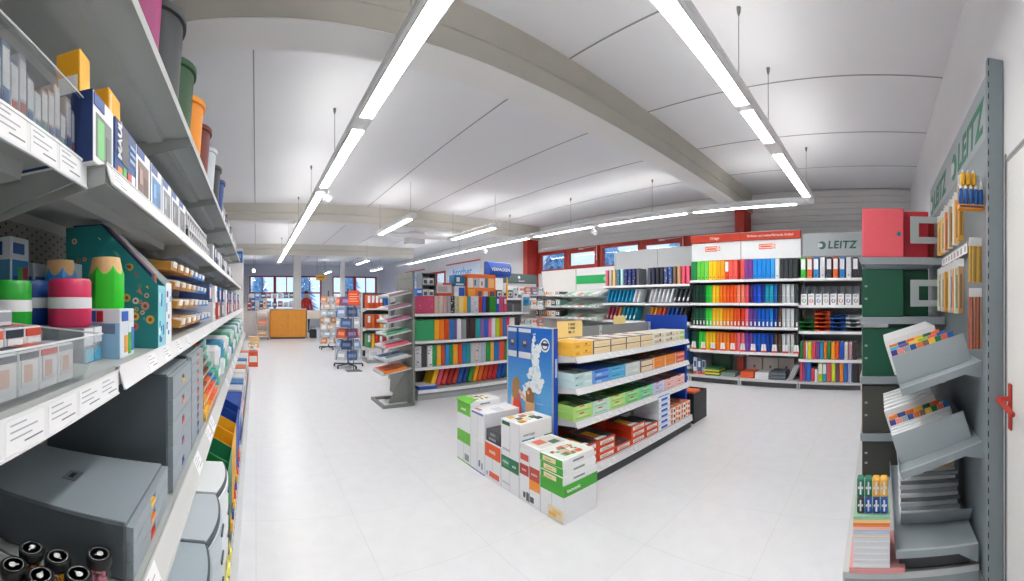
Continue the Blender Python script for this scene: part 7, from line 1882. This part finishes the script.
for k in range(7):
    for j in range(4):
        c = [(240, 236, 232), (206, 90, 80), (70, 80, 140), (226, 200, 170), (240, 150, 110), (230, 232, 236)][(k * 3 + j) % 6]
        mb = MB(); z = .3 + .2 * k; mb.M = Matrix.Translation((.24, .05 + .21 * j, z + .02)) @ Matrix.Rotation(math.atan2(.1, .23), 4, 'Y'); mb.cbox(-.22, 0, 0, .18, 0, .02, mat(c, .5), .002); mb.box(-.18, -.04, .03, .15, .0201, .0206, mat(tuple(max(0, v - 50) for v in c), .5))
        tag(link('magazine', mb.mesh('magazine'), None, (-.60, 6.85, 0)), 'magazine %s along the %s tray of the rack by the white pillar' % (ORD[j], ('lowest', 'second', 'third', 'fourth', 'fifth', 'sixth', 'top')[k]), 'magazine', 'magazines on the rack by the white pillar')
mb = MB(); mb.box(0, .2, 0, .01, 0, .26, mat((36, 110, 196), .5)); mb.box(.03, .17, -.001, -.0001, .1, .2, mat((120, 170, 226), .5)); tag(link('blue_notice', mb.mesh('blue_notice'), None, (-.50, 8.885, 2.22)), 'small blue notice fixed to the white pillar', 'notice')
# ---- goods on and behind the counters
for i in range(12):
    c = [(236, 236, 236), (206, 90, 70), (60, 120, 170), (226, 226, 230), (90, 96, 104), (240, 200, 160)][i % 6]
    cbx(.14, .2, .12 + .06 * (i % 3), c, [('f', .1, .9, .4, .7, (240, 240, 242)), ('f', .1, .5, .1, .3, (206, 80, 60))], -.42 + .155 * (i % 6), 15.3, 'small carton on the white counter, %s from the left in the %s row' % (ORD[i % 6], ('front', 'stacked')[i // 6]), z=1.0006 + (.1205 + .06 * (i % 3) if i > 5 else 0), grp='cartons on the white counter')
def far_rack():
    p = []; m = mat((160, 166, 172), .5)
    for x in (0, 2.2): mb = MB(); mb.box(x, x + .04, 0, .4, 0, 1.7, m); p.append(('side_panel', mb.mesh('side_panel')))
    for z in (.3, .7, 1.1, 1.5): m2 = MB(); m2.box(.04, 2.2, 0, .4, z, z + .02, m); p.append(('shelf', m2.mesh('shelf')))
    return dict(parts=p)
put(None, far_rack, 'storage_rack', 'open grey storage rack before the far end windows', 'rack', (-.4, 18.2, 0))
for z, zn in ((1.12, 'third'), (1.52, 'top')):
    for i in range(8):
        c = [(236, 238, 240), (190, 90, 80), (110, 150, 190), (226, 228, 232), (70, 80, 96)][(i * 2 + int(z * 10)) % 5]
        cbx(.2, .3, .2 + .05 * (i % 2), c, [('f', .1, .9, .3, .7, (226, 230, 236)), ('f', .1, .4, .1, .25, (206, 90, 80))], -.2 + .265 * i, 18.22, 'carton %s from the left on the %s shelf of the far storage rack' % (ORD[i], zn), z=z + .0006, grp='cartons on the far storage rack')
# yellow hanging sign and its frame
def hang_sign():
    mb = MB(); mb.cbox(-.2, .2, 0, .03, -.22, 0, mat((246, 190, 60), .5), .006); text_into(mb, 'KASSE', .09, mat((130, 90, 40), .5), face_M((0, -.002, -.11), (1, 0, 0), (0, 0, 1)), bold=.003); a = mb.mesh('sign_board')
    p = []
    for x in (-.16, .16): mb = MB(); mb.cyl((x, .015, 0), (x, .015, .85), .006, .006, GREYD, 6); p.append(('hanger', mb.mesh('hanger')))
    return dict(mesh=a, parts=p)
put(None, hang_sign, 'hanging_sign', 'yellow hanging sign over the till area right of the white column', 'sign', (2.62, 15.8, 2.44))
# ---- the person far behind, red jacket, seen from the back
def person():
    b = bpy.data.meshes.new('body'); bmv = bmesh.new()
    J = {'pel': (0, 0, .95, .15, .11), 'bel': (0, 0, 1.10, .14, .10), 'che': (0, .01, 1.30, .17, .115), 'sho': (0, .0, 1.43, .13, .09), 'nek': (0, 0, 1.53, .055, .055), 'hd0': (0, -.01, 1.62, .078, .092), 'hd1': (0, -.01, 1.72, .07, .085),
         'ls': (-.19, 0, 1.41, .065, .065), 'le': (-.25, -.02, 1.13, .048, .048), 'lw': (-.20, -.18, .98, .034, .034), 'lh': (-.17, -.26, .97, .04, .025), 'rs': (.19, 0, 1.41, .065, .065), 're': (.25, -.02, 1.13, .048, .048), 'rw': (.20, -.18, .98, .034, .034), 'rh': (.17, -.26, .97, .04, .025),
         'lp': (-.09, 0, .88, .095, .095), 'lk': (-.10, -.02, .49, .062, .062), 'la': (-.10, .02, .09, .045, .045), 'lt': (-.11, -.13, .04, .045, .035), 'rp': (.09, 0, .88, .095, .095), 'rk': (.10, -.02, .49, .062, .062), 'ra': (.10, .02, .09, .045, .045), 'rt': (.11, -.13, .04, .045, .035)}
    E_ = [('pel', 'bel'), ('bel', 'che'), ('che', 'sho'), ('sho', 'nek'), ('nek', 'hd0'), ('hd0', 'hd1'), ('sho', 'ls'), ('ls', 'le'), ('le', 'lw'), ('lw', 'lh'), ('sho', 'rs'), ('rs', 're'), ('re', 'rw'), ('rw', 'rh'), ('pel', 'lp'), ('lp', 'lk'), ('lk', 'la'), ('la', 'lt'), ('pel', 'rp'), ('rp', 'rk'), ('rk', 'ra'), ('ra', 'rt')]
    names = list(J); b.from_pydata([J[k][:3] for k in names], [(names.index(a), names.index(c)) for a, c in E_], [])
    o = bpy.data.objects.new('person_base', b); COL.objects.link(o)
    sk = o.modifiers.new('skin', 'SKIN'); sk.use_smooth_shade = True
    for i, k in enumerate(names):
        v = b.skin_vertices[0].data[i]; v.radius = J[k][3:5]; v.use_root = (k == 'pel')
    sb = o.modifiers.new('sub', 'SUBSURF'); sb.levels = 2; sb.render_levels = 2
    me = bpy.data.meshes.new_from_object(o.evaluated_get(bpy.context.evaluated_depsgraph_get()))
    bpy.data.objects.remove(o)
    jm, tm, sm, bm_ = mat((196, 50, 36), .8, noise=.1, scale=20), mat((44, 48, 60), .8), mat((222, 176, 148), .6), mat((40, 36, 36), .6)
    me.materials.clear()
    for m in (jm, tm, sm, bm_): me.materials.append(m)
    for p in me.polygons:
        c = p.center; r_ = math.hypot(c.x, c.y)
        if c.z > 1.51: p.material_index = 2
        elif c.z < .12: p.material_index = 3
        elif c.z < .93 and abs(c.x) < .2 and c.y > -.16: p.material_index = 1
        elif c.y < -.19 and c.z > .8: p.material_index = 2
        else: p.material_index = 0
    me.polygons.foreach_set('use_smooth', [True] * len(me.polygons)); me.name = 'person'
    P_ = []
    for sx_ in (-1, 1):
        for q in range(4):
            fm = MB(); fm.tube([(sx_ * .17 + (-.022 + .015 * q), -.275, .972), (sx_ * .17 + (-.024 + .016 * q), -.325 - .006 * (1 if q in (1, 2) else 0), .962), (sx_ * .17 + (-.024 + .016 * q), -.345, .945)], .008, sm, 6); P_.append(('finger', fm.mesh('finger', True)))
        fm = MB(); fm.tube([(sx_ * .17 - sx_ * .03, -.25, .972), (sx_ * .17 - sx_ * .055, -.285, .965)], .009, sm, 6); P_.append(('thumb', fm.mesh('thumb', True)))
        fm = MB(); fm.ball((sx_ * .03, -.096, 1.70), .009, mat((50, 40, 36), .4), 8, 6); P_.append(('eye', fm.mesh('eye', True)))
        fm = MB(); fm.ball((sx_ * .082, -.01, 1.67), .02, sm, 8, 6, (.5, .8, 1.2)); P_.append(('ear', fm.mesh('ear', True)))
    hm = MB(); hm.ball((0, .012, 1.725), .1, mat((70, 50, 40), .8), 16, 10, (.86, .98, .86))
    fm = MB(); fm.prism([(-.012, 1.66), (.012, 1.66), (.0, 1.70)], -.125, -.09, sm); P_.append(('nose', fm.mesh('nose')))
    fm = MB(); fm.box(-.022, .022, -.104, -.098, 1.632, 1.639, mat((176, 100, 90), .5)); P_.append(('mouth', fm.mesh('mouth')))
    return dict(mesh=me, parts=[('hair', hm.mesh('hair', True))] + P_)
put(None, person, 'person', 'person in a red jacket and dark trousers standing at the far till', 'person', (2.12, 16.6, 0), .5)
